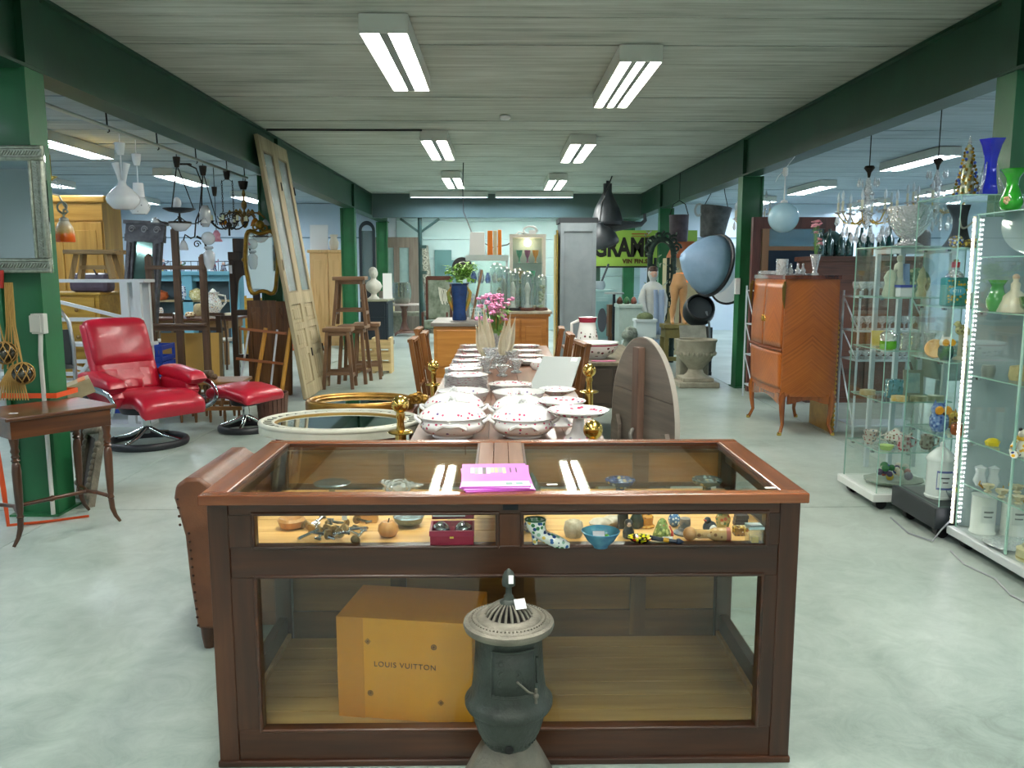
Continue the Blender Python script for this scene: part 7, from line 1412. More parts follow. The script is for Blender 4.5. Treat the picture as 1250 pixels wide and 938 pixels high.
for k,(x,y,lb) in enumerate(((-.06,.0,'left small crystal decanter on the glass tray'),(0,-.02,'middle small crystal decanter on the glass tray'),(.06,.01,'right small crystal decanter on the glass tray'))): q = M(); q.lathe([(.024,0),(.028,.03),(.014,.05),(.01,.07),(.001,.071)],12); q.ball((0,0,.082),.014,8,6); q.thing('small_decanter', CUT, lb, 'decanter', (2.8+x,7.75+y,TPZ+.0145))
q = M(); q.bb(-.1,.1,-.05,.05,0,.04); q.thing('crystal_dish', CUT, 'long low crystal dish at the left end of the marquetry cabinet top', 'dish', (2.64,8.05,TPZ), bev=.01)
fv = E('flower_vase','trumpet crystal vase of pink flowers on the marquetry cabinet','vase',(2.92,7.62,TPZ)); q = M(); q.lathe([(.035,0),(.036,.008),(.018,.03),(.03,.1),(.05,.19),(.047,.19),(.026,.1),(.001,.04)],16,flute=.04,fn=8); q.part('vase_body', CUT, fv); q = M(); hd = []
for k in range(8): a = R.uniform(0,6.28); r = R.uniform(.02,.11); h = R.uniform(.28,.52); q.tube([(0,0,.05),(r*.4*cos(a),r*.4*sin(a),.22),(r*cos(a),r*sin(a),h)],.003,4); hd.append((r*cos(a),r*sin(a),h))
q.part('stems', STEM, fv); q = M()
for k in range(14): a = R.uniform(0,6.28); q.add([(0,-.01,0),(.03,0,.004),(.05,0,0),(.03,.014,0)],[(0,1,2,3)],mat=TR(.02*cos(a),.02*sin(a),R.uniform(.2,.4))@RZ(a)@RY(-.4))
q.part('leaves', STEM, fv, kind='stuff')
for p in hd:
    q = M()
    for j in range(7): q.ball((p[0]+R.uniform(-.025,.025),p[1]+R.uniform(-.02,.02),p[2]+R.uniform(-.006,.012)),.012,6,4,sz=.6)
    q.part('flower_head', PL('d98a9a',.5,c2='e8b0b4',vs=30), fv)
# opal globe lamp, chandeliers
gl = E('globe_lamp','round pale blue opal globe lamp hanging before the right beam','lamp',(2.94,8.6,2.04)); q = M(); q.ball((0,0,0),.155,28,20); q.part('globe', PL('a3d0e6',.15,c2='b9dcec',vs=3), gl); q = M(); q.lathe([(.04,.145),(.035,.17),(.008,.18),(.006,.42)],14); q.part('stem', WHITE, gl); q = M(); q.lathe([(.02,.42),(.028,.44),(.026,.5),(.001,.51)],14); q.tube([(0,0,.5),(.09,0,.615)],.004,5); q.tube([(-.01,0,.48),(-.07,0,.42),(-.1,0,.36)],.004,5); q.part('ceiling_cup', WHITE, gl)
def crystal_chandelier(loc, s, lb, up, n=8):
    e = E('crystal_chandelier', lb, 'chandelier', loc, 0.2); q = M(); q.lathe([(.04*s,.06*s),(.05*s,.04*s),(.02*s,0),(.01*s,-.05*s)],14); q.tube([(0,0,.05*s),(0,0,up)],.005,5); q.part('rose', LI, e)
    q = M(); q.lathe([(.01,-.05),(.03,-.12),(.045,-.18),(.02,-.22),(.05,-.3),(.02,-.36),(.06,-.44),(.02,-.52),(.001,-.54)],14,flute=.06,fn=7) if s == 1 else q.lathe([(.01*s,-.05*s),(.03*s,-.12*s),(.045*s,-.18*s),(.02*s,-.22*s),(.05*s,-.3*s),(.02*s,-.36*s),(.06*s,-.44*s),(.001,-.54*s)],14); q.part('crystal_stem', CRYS, e)
    q = M()
    for k in range(n): a = 2*pi*k/n; q.tube([(.02*s*cos(a),.02*s*sin(a),-.42*s),(.1*s*cos(a),.1*s*sin(a),-.48*s),(.2*s*cos(a),.2*s*sin(a),-.46*s),(.26*s*cos(a),.26*s*sin(a),-.38*s)],.007*s,6)
    q.part('arms', BRASS, e)
    for k in range(n):
        a = 2*pi*k/n; x, y = .26*s*cos(a), .26*s*sin(a); q = M(); q.lathe([(.012*s,-.36*s),(.012*s,-.27*s),(.001,-.268*s)],8,(x,y,0)); c = q.part('candle_tube', PL('d8d6c0',.4), e); q = M(); q.lathe([(.006*s,-.27*s),(.016*s,-.24*s),(.012*s,-.2*s),(.001,-.17*s)],8,(x,y,0)); q.part('candle_bulb', PL('d3dfe6',.15), c); q = M(); q.lathe([(.01*s,-.38*s),(.035*s,-.365*s),(.033*s,-.36*s)],10,(x,y,0)); q.part('drip_pan', CRYS, c)
    q = M(); 
    for k in range(n*4):
        a = 2*pi*k/(n*4); r = (.27 if k%3==0 else .2 if k%3==1 else .13)*s; zz = (-.4,-.5,-.56)[k%3]*s; q.lathe([(.001,-.1*s),(.019*s,-.07*s),(.011*s,-.02*s),(.001,0)],5,(r*cos(a),r*sin(a),zz))
    for k in range(n):
        a = 2*pi*k/n
        for j in range(7): t = j/6; q.ball((s*(.05+.19*t)*cos(a),s*(.05+.19*t)*sin(a),s*(-.2-.17*t-.07*sin(pi*t))),.013*s,5,4)
        q.lathe([(.001,-.09*s),(.014*s,-.06*s),(.001,0)],5,(.09*s*cos(a),.09*s*sin(a),-.05*s))
    q.part('crystal_drops', CRYS, e, kind='stuff'); return e
crystal_chandelier((3.32,7.5,2.37),.95,'crystal chandelier with candle bulbs hanging right of the opal globe',CZ-2.372); crystal_chandelier((3.42,11.0,2.6),1.15,'crystal chandelier hanging just right of the far green column',CZ-2.602); crystal_chandelier((4.2,8.0,2.5),.95,'crystal chandelier hanging behind the big crystal bowl',CZ-2.502)
# ---------------------------------------------------------------- glass showcases on the right
def showcase(name, lb, x0, x1, y0, y1, zb, zt, shelves, base, bh, castor=True, post=False):
    e = E(name, lb, 'showcase', (0,0,0)); q = M(); q.bb(x0-.03,x1+.03,y0-.03,y1+.03,zb,zb+bh); q.part('base', base, e, bev=.006)
    for x in (x0+.05,x1-.05):
        for y in (y0+.05,y1-.05): q = M(); q.lathe([(.001,-.025),(.035,-.025),(.035,.025),(.001,.025)],14,mat=TR(x,y,.035)@RX(pi/2)); q.bb(x-.02,x+.02,y-.02,y+.02,.03,zb+.001); q.part('castor', BLACK, e)
    t = .006; z0 = zb+bh
    for a in ((x0,x0+t,y0,y1),(x1-t,x1,y0,y1),(x0+t,x1-t,y1-t,y1),(x0+t,x1-t,y0,y0+t)): q = M(); pane(q,a[0],a[1],a[2],a[3],z0,zt-t); q.part('pane', (PANE,PANE_EDGE), e)
    q = M(); pane(q,x0-.004,x1+.004,y0-.004,y1+.004,zt-t,zt); q.part('top_pane', (PANE,PANE_EDGE), e)
    for z in shelves: q = M(); pane(q,x0+.012,x1-.012,y0+.012,y1-.012,z-.007,z); q.part('glass_shelf', (PANE,PANE_EDGE), e)
    q = M()
    for z in shelves:
        for y in (y0+.1,y1-.1): q.box((x0+.008,y,z-.012),(.02,.02,.012))
    q.part('shelf_clips', CHROME, e, kind='stuff'); return e
def pane(m, x0, x1, y0, y1, z0, z1):      # glass plate: big faces clear, edges sea green
    d = [x1-x0,y1-y0,z1-z0]; k = d.index(min(d)); n0 = len(m.f); m.bb(x0,x1,y0,y1,z0,z1)
    axis = [2,2,1,0,1,0]     # axis of each of the six faces of a box
    for i in range(6): m.mi[n0+i] = 0 if axis[i] == k else 1
WB_ = PL('d3d8d4',.4); s1x = showcase('glass_showcase','glass showcase with a white base, the far one of the three on the right',2.36,2.82,4.97,5.46,.06,1.645,(.37,.69,1.01,1.335),WB_,.05)
s2x = showcase('glass_showcase','black-based glass showcase in the middle of the three on the right',2.445,2.9,4.4,4.85,.07,1.9,(.58,1.0,1.3,1.62),PL('1d2428',.5),.12)
s3x = showcase('glass_showcase','large glass showcase edged with a bright light strip, nearest on the right',2.495,2.96,3.2,4.31,.06,1.79,(.36,.6,.95,1.29,1.57),PL('b9c0c0',.4),.045)
q = M(); q.bb(2.489,2.497,3.85,3.862,.11,1.78); q.part('glass_joint', PANE_EDGE, s3x)
q = M(); q.bb(2.505,2.95,4.296,4.302,.115,1.775); q.part('hazed_back', GL('dfe8ea',.08,.4,2.5,.08,haze='b9c9ce',hz=.6), s3x)  # extra panel: pale haze of reflections in the far pane put into its colour
ls = E('light_strip','bright beaded LED strip up the far corner of the nearest glass showcase','light strip',(0,0,0)); LEDM = EM('fbf7ff',26); q = M(); q.bb(2.478,2.49,4.318,4.332,.12,1.78); q.part('tape', PL('e8e2c4',.4), ls); q = M()
for k in range(66): q.box((2.4765,4.316,.135+k*.025),(.006,.006,.011))
q.part('diodes', LEDM, ls, kind='stuff'); q = M(); q.tube([(2.482,4.335,.13),(2.44,4.34,.08),(2.4,4.35,.01),(2.34,4.5,.006),(2.38,4.8,.006)],.005,5); q.part('cable', PL('8d9298',.5), ls)
q = M(); q.tube([(2.42,4.2,.006),(2.38,4.0,.006),(2.42,3.8,.006),(2.37,3.6,.006),(2.4,3.4,.006)],.005,5); q.thing('floor_cable', PL('9a9fa2',.5), 'thin grey cable on the floor along the nearest glass showcase', 'cable')
def put(m, name, mt, lb, cat, p, **k): return m.thing(name, mt, lb, cat, p, **k)
def L(pr, n=16, **k): return M().lathe(pr, n, **k)
A = lambda px, Y, z: V(at(px, 330, Y).x, Y, z+.0005)
# far showcase
z = 1.335
md = E('madonna_figure','white and blue china lady figure in the top of the far showcase','figurine',V(2.53,5.2,z+.0005)); q = M(); q.lathe([(.05,0),(.055,.02),(.04,.1),(.035,.16),(.03,.2),(.012,.215),(.02,.235),(.016,.255),(.001,.26)],16,sy=.8); q.tube([(-.03,-.02,.17),(-.06,-.03,.12),(-.03,-.04,.1)],.012,6); q.part('body', PL('cfd2c6',.3,c2='b9bda8',vs=14), md); q = M(); q.grid(lambda u,v: (.01+.035*u+.008*v,-.03+.01*sin(u*5),.205-.14*v),6,8); q.part('blue_cloak', PL('7f9cc4',.4), md, thick=.006)
put(L([(.04,0),(.045,.02),(.03,.08),(.04,.12),(.02,.16),(.001,.17)],14,flute=.06,fn=5),'china_figure',PL('c3cdb8',.3,c2='aab6a0',vs=14),'pale kneeling china figure beside the blue cloaked lady','figurine',V(2.45,5.14,z+.0005))
put(L([(.03,0),(.032,.02),(.018,.06),(.03,.1),(.02,.14),(.014,.17),(.001,.19)],14,flute=.08,fn=5),'china_figure',PL('cfc9a4',.35,c2='a8a27c',vs=20),'cream lace china figure at the right of the far showcase top','figurine',V(2.68,5.2,z+.0005))
q = M(); q.bb(-.045,.045,-.035,.035,0,.06); e = put(q,'china_box',PL('d8dde2',.3),'white china box with a blue lid in the far showcase','box',V(2.5,5.05,z+.0005),bev=.008); q = M(); q.bb(-.048,.048,-.038,.038,.06,.075); q.part('lid',PL('4a55a8',.3),e)
q = M(); q.lathe([(.085,0),(.09,.008),(.07,.014),(.001,.01)],24,mat=TR(0,0,.09)@RX(pi/2-.15)); put(q,'bird_plaque',SPOT('7f9a80',('b9c9a0','5f7d68','d8d8b0'),40,.45),'round green relief plaque standing in the far showcase','plaque',V(2.72,5.35,z+.0005))
z = 1.01
gj = E('green_jar','grey glass jar with a bright green lower half in the far showcase','jar',V(2.44,5.1,z+.0005)); q = L([(.045,0),(.05,.01),(.05,.05),(.001,.051)]); q.part('green_base',PL('5fae2c',.25),gj); q = L([(.048,.052),(.05,.09),(.03,.11),(.001,.115)]); q.part('lid',CUT,gj)
for k,(x,y,c) in enumerate(((2.55,5.1,'left'),(2.62,5.12,'middle'),(2.69,5.08,'right'))): put(L([(.03,0),(.034,.02),(.03,.07),(.04,.1),(.036,.1),(.001,.03)],12,flute=.04,fn=6),'crystal_beaker',CUT,'%s crystal beaker beside the green jar in the far showcase' % c,'glass',V(x,y,z+.0005))
q = M(); q.bb(-.07,.07,-.004,.004,0,.1); e = put(q,'fruit_picture',PL('d8c65a',.4,c2='e8e0a8',vs=9),'small picture of yellow fruit standing in the far showcase','picture',V(2.5,5.3,z+.0005),rot=(-.15,0,0))
z = .69
q = M(); q.bb(-.05,.05,-.03,.03,0,.12); put(q,'blue_crystal',GL('5fa8b4',.15,.7,2,.05,haze='5fa8b8',hz=.5,bump=1.0,bs=35),'chunky pale blue glass block in the far showcase','ornament',V(2.52,5.15,z+.0005),bev=.01)
pf = E('photo_frame','small silver photo frame tilted in the far showcase','frame',V(2.68,5.22,z+.0005),0,rot=(-.15,0,-.2)); q = M(); q.ring([(-.06,0),(.06,0),(.06,.17),(-.06,.17)],[(-.042,.02),(.042,.02),(.042,.15),(-.042,.15)],-.006,.006,RX(pi/2)); q.part('frame',PL('9a9a8c',.4,.5),pf); q = M(); q.bb(-.043,.043,-.002,.002,.018,.152); q.part('print',PL('8fb0bc',.4,c2='c9d4d0',vs=14),pf)
for k,(x,y,c1_) in enumerate(((2.42,5.3,'a89a6a'),(2.5,5.03,'c4a050'),(2.62,5.03,'8f8a68'),(2.74,5.05,'9aa27c'))): put(L([(.045,0),(.045,.03),(.001,.032)],16,sx=1.1),'oval_tin',PL(c1_,.4,c2='d0c8a8',vs=30),'%s oval trinket tin on the third shelf of the far showcase' % ['leftmost','second','third','rightmost'][k],'tin',V(x,y,z+.0005))
z = .37; CUPM = SPOT('d8d4cc',('a04a4a','8a7a5a','5f6f8a'),50,.35)
for k,(x,y,zz) in enumerate(((2.43,5.25,0),(2.435,5.25,.034))): e = E('tea_cup',('lower','upper')[k]+' of two stacked red banded tea cups in the far showcase','cup',V(x,y,z+.0005+zz)); L([(.025,0),(.04,.03),(.048,.055),(.045,.055),(.03,.02),(.001,.006)]).part('body',CUPM,e); M().tube([(.045,0,.045),(.07,0,.04),(.065,0,.02),(.038,0,.014)],.005,6).part('handle',CUPM,e)
e = E('tea_pot','flowered china teapot in the far showcase','teapot',V(2.6,5.25,z+.0005)); L([(.04,0),(.07,.03),(.06,.07),(.03,.08),(.01,.1),(.001,.1)],18).part('body',CUPM,e); M().tube([(.06,0,.03),(.1,0,.06),(.11,0,.075)],[.014,.009,.007],8).part('spout',CUPM,e); M().tube([(-.06,0,.06),(-.1,0,.055),(-.1,0,.03),(-.06,0,.02)],.006,6).part('handle',CUPM,e)
for k,(x,y,mt_2,nm,lb) in enumerate(((2.56,5.05,SPOT('c9b4b4',('a83a4a','d8d4d0'),45,.45),'milk_jug','red patterned milk jug at the front of the far showcase'),(2.72,5.08,SPOT('b8a89a',('7a5a4a','d0c8bc'),45,.45),'cow_creamer','brown patterned cream jug beside the milk jug'))): e = E(nm,lb,'jug',V(x,y,z+.0005)); L([(.03,0),(.045,.03),(.035,.07),(.04,.09),(.001,.05)],16).part('body',mt_2,e); M().tube([(.04,0,.08),(.075,0,.07),(.07,0,.03),(.04,0,.02)],.006,6).part('handle',mt_2,e)
put(L([(.03,0),(.045,.02),(.048,.03),(.04,.03),(.001,.012)],18),'green_ashtray',PL('b4cf7a',.25),'pale green glass bowl at the front of the far showcase','bowl',V(2.45,5.06,z+.0005))
z = .11
put(L([(.1,0),(.17,.02),(.19,.035),(.16,.03),(.001,.015)],28,sx=1.0,sy=.8,flute=.04,fn=10),'shell_dish',PL('a9b3a4',.25,c2='8c978a',vs=12),'big shell shaped dish of glass fruit on the base of the far showcase','dish',V(2.58,5.2,z+.0005))
for k in range(22):
    c1_, nm = R.choice((('3a7a4a','green'),('c8a83a','yellow'),('2f4a9a','blue'),('d8d0c0','white'),('b0443a','red'),('4a3a5a','violet'))); q = M(); q.ball((0,0,0),R.uniform(.018,.03),8,6); put(q,'glass_fruit',PL(c1_,.2),'%s glass fruit ball heaped in the shell shaped dish' % nm,'ornament',V(2.58+R.uniform(-.1,.1),5.2+R.uniform(-.07,.07),z+.055+R.uniform(0,.05)+ (.02 if k%3==0 else 0)),group='glass fruit in the shell dish')
# crystal bowl on the far showcase, black hat behind
cbw = E('crystal_bowl','very large cut crystal footed bowl on top of the far showcase','bowl',V(2.575,5.2,1.6455)); L([(.07,0),(.085,.01),(.05,.03),(.04,.05),(.07,.075),(.12,.15),(.13,.25),(.125,.25),(.11,.15),(.05,.08),(.001,.07)],28,flute=.03,fn=14).part('body',CUT,cbw)
q = M(); q.lathe([(.17,0),(.175,.005),(.1,.015),(.1,.1),(.08,.13),(.001,.135)],20); put(q,'black_lamp_shade',BLACK,'black hat on the top shelf of a stand behind the big crystal bowl','hat',V(3.0,5.95,1.655)); q = M(); q.bb(-.2,.2,-.2,.2,1.62,1.65)
for x in (-.18,.18):
    for y in (-.18,.18): q.bar((x,y,0),(x,y,1.62),.03)
put(q,'plant_stand',WR,'tall white stand under the black hat behind the showcases','stand',V(3.0,5.95,0)) 
# middle showcase
z = 1.62; VEL = PL('0c0c10',.8); nb = E('velvet_bust','black velvet necklace bust in the top of the middle showcase','bust',V(2.585,4.62,z+.0005)); q = M(); q.grid(lambda u,v: ((u-.5)*.16*(1-.55*sin(pi*v*.9))-.05*(1-v)**1.5, -.05+.1*v**1.3, .01+.23*v), 8, 12); q.part('velvet_body', VEL, nb, thick=.02); q = M()
for k in range(18): t = k/17; q.ball((-.05+.1*t-.02*sin(pi*t),-.062+.02*t,.16-.05*sin(pi*t)),.006,6,4)
q.part('necklace', PL('b9b3a0',.3,.6), nb)
pu = E('jewelled_purse','gold and grey jewelled purse lying at the foot of the velvet bust','purse',V(2.545,4.54,z+.0005)); q = M(); q.ball((-.03,0,.035),.045,12,8,sy=.6,sz=.8); q.ball((.04,-.01,.025),.04,12,8,sy=.5,sz=.6); q.part('beaded_body', SPOT('7a6a3a',('d8b850','c8ccd0','3a5ab8','4a4438'),75,.5), pu)
put(L([(.03,0),(.045,.02),(.04,.05),(.02,.06),(.001,.06)],14,flute=.1,fn=6),'jewelled_brooch',SPOT('8a7a50',('d0b860','2a4ab8','d8d4c8'),70,.5),'small jewelled crown behind the black velvet bust','jewellery',V(2.705,4.7,z+.0005))
z = 1.3; kb_ = E('cologne_bottle','large square cologne bottle with green and gold label and red cap','bottle',V(2.555,4.6,z+.0005)); q = M(); q.bb(-.065,.065,-.035,.035,0,.16); q.part('glass_body', PL('3f8f86',.2,c2='4f9f92',vs=5), kb_, bev=.01); q = M(); q.bb(-.058,.058,-.0375,-.0365,.012,.145); q.part('gold_label', SPOT('3d8a7c',('c9a83a','b89a30','2f7a6c'),60,.5), kb_); q = M(); q.prism(ell(.045,.026,24),.038,.039,TR(0,0,.085)@RX(pi/2)); q.part('oval_badge', PL('49a8c4',.4), kb_); text('lettering','4711',.026,PL('eef4f4',.4),kb_,(-.03,-.0402,.076),(pi/2,0,0),ext=.0004)
q = L([(.05,.16),(.04,.18),(.022,.195),(.02,.215),(.001,.216)],16); q.part('shoulder', CUT, kb_); q = L([(.022,.215),(.022,.245),(.001,.246)],14); q.part('red_cap', PL('b8262a',.3), kb_); q = L([(.012,.246),(.014,.258),(.001,.262)],10); q.part('gold_knob', BRASS, kb_)
q = M(); q.bb(-.05,.05,-.03,.03,0,.07); put(q,'white_box',WHITE,'white patterned box behind the cologne bottle','box',V(2.725,4.72,z+.0005))
z = 1.0
bd = E('bird_on_post','finch figurine perched on a pale post in the middle showcase','figurine',V(2.595,4.56,z+.0005)); L([(.04,0),(.035,.01),(.016,.02),(.014,.13),(.018,.14),(.001,.14)],12).part('post',PL('b9b49c',.6),bd); q = M(); q.ball((0,0,.168),.03,14,10,sx=1.25,sz=1.0); q.ball((-.028,-.004,.2),.018,12,8); q.tube([(.02,0,.165),(.06,0,.145),(.09,0,.13)],[.022,.012,.005],8); q.lathe([(.005,0),(.001,.012)],6,mat=TR(-.045,-.004,.199)@RY(-pi/2)); q.part('bird_body',SPOT('c9c08a',('8f8460','d8cfa0'),50,.4),bd)
def owl(x, y, z, s, body, eye, lb, acc=None):
    e = E('owl_figurine', lb, 'figurine', V(x,y,z+.0005)); L([(.02*s,0),(.032*s,.02*s),(.032*s,.05*s),(.024*s,.068*s),(.001,.07*s)],16).part('body', body, e); q = M(); q.ball((0,0,.078*s),.029*s,14,10,sz=.9)
    for t in (-1,1): q.lathe([(.008*s,0),(.001,.02*s)],6,(t*.018*s,0,.096*s))
    q.part('head', acc or body, e); q = M()
    for t in (-1,1): q.lathe([(.016*s,0),(.013*s,.006*s),(.001,.007*s)],14,mat=TR(t*.0145*s,-.024*s,.08*s)@RX(pi/2))
    q.part('eyes', eye, e); q = M(); q.lathe([(.006*s,0),(.001,.014*s)],6,mat=TR(0,-.03*s,.07*s)@RX(2.4)); q.part('beak', PL('3a2a1a',.4), e); return e
owl(2.500,4.54,z,1.25,PL('1d6b34',.2,c2='2a4a6a',vs=20),PL('e8a818',.3),'green owl figurine with a white head and big yellow eyes',PL('e2e4e0',.3)); owl(2.665,4.52,z,.9,PL('1f7a34',.2),PL('d8d8c8',.3),'small all green owl figurine behind the bird on a post')
owl(2.725,4.5,z,.8,PL('d8d4cc',.3,c2='b04a3a',vs=30),PL('2a2a2a',.3),'little white and red owl figurine at the right of the middle showcase')
rp = E('round_plaque','round wooden rimmed dark plaque standing at the left of the middle showcase','plaque',V(2.462,4.62,z+.0005)); q = M(); q.lathe([(.05,0),(.055,.006),(.05,.014),(.042,.01)],24,mat=TR(.02,-.0,.056)@RZ(-.6)@RX(pi/2-.2)); q.part('rim',WD('b98a4a','d8b070'),rp); q = M(); q.lathe([(.043,.004),(.001,.008)],24,mat=TR(.02,-.0,.056)@RZ(-.6)@RX(pi/2-.2)); q.part('picture',PL('1d1c1e',.4,c2='d8a830',vs=30,lo=.55,hi=.62),rp)
z = .58
bo_ = owl(2.525,4.6,z,1.6,SPOT('5f80b8',('2f4f94','9fb6da','7a94c4'),60,.5),PL('e8a030',.3),'tall blue and white speckled owl figurine'); owl(2.655,4.7,z,1.0,SPOT('c89a4a',('8a5a22','e0c080'),60,.4),PL('e8c860',.3),'small brown speckled owl figurine behind the blue owl')
put(L([(.035,0),(.045,.02),(.042,.05),(.036,.06),(.04,.066),(.001,.06)],18),'amber_pot',PL('8f3f14',.15,c2='b8601c',vs=14),'round amber glazed pot before the blue owl','pot',V(2.585,4.5,z+.0005))
q = M(); q.lathe([(.03,0),(.036,.03),(.024,.07),(.001,.09)],16); q.tube([(0,0,.07),(-.03,0,.11),(-.07,0,.13)],[.02,.012,.006],8); put(q,'black_bird',PL('17181c',.25),'black glazed bird figurine right of the amber pot','figurine',V(2.665,4.5,z+.0005))
for k,x in enumerate((2.79,2.83)): put(L([(.015,0),(.015,.14),(.011,.15),(.001,.15)],10),'dark_candle',PL('5a4a48',.4,c2='3a3230',vs=9),'%s dark wax candle at the right of the middle showcase' % ('left','right')[k],'candle',V(x-.075,4.62,z+.0005),group='dark candles')
q = M(); q.box((0,0,.012),(.08,.05,.024)); put(q,'yellow_tin',PL('b9c83a',.4,c2='8a9a5a',vs=20),'yellow green tin beside the dark candles','tin',V(2.825,4.5,z+.0005))
z = .19
aj = E('apothecary_jar','tall white apothecary jar with a pointed lid and blue bordered label','jar',V(2.555,4.6,z+.0005)); L([(.075,0),(.08,.008),(.08,.015),(.074,.02),(.074,.22),(.001,.22)],28).part('jar_body',PL('e6e9ea',.15),aj); L([(.08,.22),(.083,.23),(.07,.25),(.03,.29),(.012,.3),(.014,.31),(.012,.325),(.001,.33)],28).part('lid',PL('e6e9ea',.15),aj)
def curvedlabel(m, r, a0, a1, z0, z1): m.grid(lambda u,v: (r*sin(a0+(a1-a0)*u),-r*cos(a0+(a1-a0)*u),z0+(z1-z0)*v),10,1)
q = M(); curvedlabel(q,.0745,-.75,.55,.06,.17); q.part('blue_border',PL('5a66a8',.3),aj); q = M(); curvedlabel(q,.0752,-.68,.48,.072,.158); q.part('white_label',PL('eef0f2',.3),aj); q = M(); curvedlabel(q,.0757,-.42,.2,.125,.133); curvedlabel(q,.0757,-.3,.1,.1,.107); q.part('label_writing',PL('4a4a55',.5),aj)
ld = E('leaf_dish','frosted glass dish with a green leaf before the apothecary jar','dish',V(2.625,4.49,z+.0005)); L([(.03,0),(.06,.02),(.085,.06),(.08,.06),(.055,.025),(.001,.01)],24,flute=.09,fn=8).part('frosted_bowl',FROST,ld); q = M(); q.grid(lambda u,v: (-.06+.12*u,-.075+.01*sin(u*20)+.04*v,.05+.035*v+.012*sin(u*22)),16,3); q.part('green_leaf',PL('aab84a',.35),ld,thick=.004)
put(L([(.03,0),(.035,.03),(.025,.08),(.04,.13),(.036,.14),(.001,.1)],16,flute=.06,fn=7),'frosted_vase',FROST,'frosted glass vase behind the leaf dish','vase',V(2.695,4.6,z+.0005))
# on top of the middle showcase
tw = E('gem_tower','pointed tree shaped ornament of gold and coloured glass beads on the middle showcase','ornament',V(2.555,4.55,1.9005)); L([(.05,0),(.055,.008),(.04,.014),(.014,.27),(.001,.28)],14).part('cone',PL('a3aa8a',.25,.4),tw); TOWM = (PL('d8a83a',.2,.7),PL('c8d0d0',.15,.5),PL('6a8a5a',.25),PL('3a55a8',.2))
for mi_ in range(4):
    q = M()
    for row in range(14):
        zz = .012+row*.0185; r = .056*(1-row/15.5)+.008; nb_ = max(5,int(13*(1-row/18)))
        for k in range(nb_):
            if (k+row*2+ (k*row)%3) % 4 == mi_ or (mi_ == 0 and k % 2 == 0): a = 2*pi*(k+.5*(row%2))/nb_; q.ball((r*cos(a),r*sin(a),zz),.0085,6,4)
    q.part(('gold_beads','clear_beads','green_beads','blue_beads')[mi_], TOWM[mi_], tw, kind='stuff')
q = M(); q.lathe([(.012,.28),(.006,.3),(.001,.325)],8); q.part('crystal_tip',CUT,tw)
BLG = PL('1420a8',.08,c2='2030c8',vs=6,coat=.5); bvs = E('blue_glass_vase','tall cobalt blue glass vase with a frilled rim and clear ribs','vase',V(2.625,4.46,1.9005)); L([(.04,0),(.045,.01),(.036,.06),(.03,.13),(.032,.19),(.05,.26),(.064,.29),(.06,.29),(.045,.26),(.001,.2)],24,flute=.09,fn=6).part('vase_body',BLG,bvs)
for k in range(4): a = pi*k/2+.5; q = M(); q.tube([(.033*cos(a),.033*sin(a),.17),(.05*cos(a),.05*sin(a),.08),(.075*cos(a),.075*sin(a),.02),(.07*cos(a),.07*sin(a),.005)],[.004,.007,.011,.01],8); q.part('clear_rib',CLEAR,bvs)
gvs = E('green_glass_vase','bright green glass vase with a flared rim on the nearest showcase','vase',V(2.53,4.1,1.7905)); L([(.03,0),(.045,.01),(.055,.04),(.045,.08),(.028,.12),(.03,.16),(.05,.19),(.062,.2),(.058,.203),(.03,.17),(.001,.12)],24).part('vase_body',PL('1f8a1f',.08,c2='2fae2a',vs=5,coat=.5),gvs); q = M(); [q.ball((-.045+.01*cos(a),-.035,.05+.012*sin(a)),.009,6,4) for a in (0,1.2,2.4,3.6,4.8)]; q.part('applied_flower',PL('c98a6a',.35,c2='d8c8a0',vs=40),gvs)
put(M().bb(-.05,.05,-.08,.08,0,.035),'dark_box',PL('1b1d22',.4),'flat dark box behind the bright green vase','box',V(2.72,4.05,1.7905),bev=.004)
# nearest showcase
z = 1.57; q = M(); q.lathe([(.14,0),(.15,.006),(.1,.012),(.001,.008)],32,mat=TR(0,0,.15)@RZ(-.5)@RX(pi/2-.2)); put(q,'glass_plate',GL('cfdedd',.15,.6,2,.08,haze='cfdcdc',hz=.5),'large frosted glass plate standing in the top of the nearest showcase','plate',V(2.665,4.1,z+.0005)); put(L([(.05,0),(.06,.03),(.05,.055),(.001,.06)],18),'sage_bowl',PL('8a9468',.3,c2='b0b890',vs=12),'sage green bowl behind the glass plate','bowl',V(2.84,4.15,z+.0005))
z = 1.29; gvv = put(L([(.03,0),(.045,.02),(.05,.06),(.035,.1),(.028,.13),(.045,.16),(.042,.16),(.001,.11)],20),'green_vase',GL('6fc06a',.1,.5,2,.05,haze='6fc86a',hz=.55),'light green glass vase at the corner of the nearest showcase','vase',V(2.545,4.18,z+.0005))
put(L([(.05,0),(.08,.03),(.09,.08),(.085,.08),(.07,.03),(.001,.012)],22,flute=.03,fn=10),'green_bowl',GL('3f9a4a',.1,.5,2,.05,haze='3f9a4a',hz=.55),'dark green pressed glass bowl beside the light green vase','bowl',V(2.64,3.98,z+.0005))
cl_ = E('crinoline_lady','china lady in a wide white crinoline above the green bowl','figurine',V(2.6,4.12,z+.0005)); L([(.075,0),(.07,.03),(.05,.08),(.02,.11),(.022,.14),(.012,.155),(.016,.175),(.001,.19)],20,flute=.04,fn=9).part('dress',PL('d8d0bc',.35),cl_); q = M(); q.ball((0,0,.175),.017,10,8); q.part('head',PL('cfae98',.4),cl_)
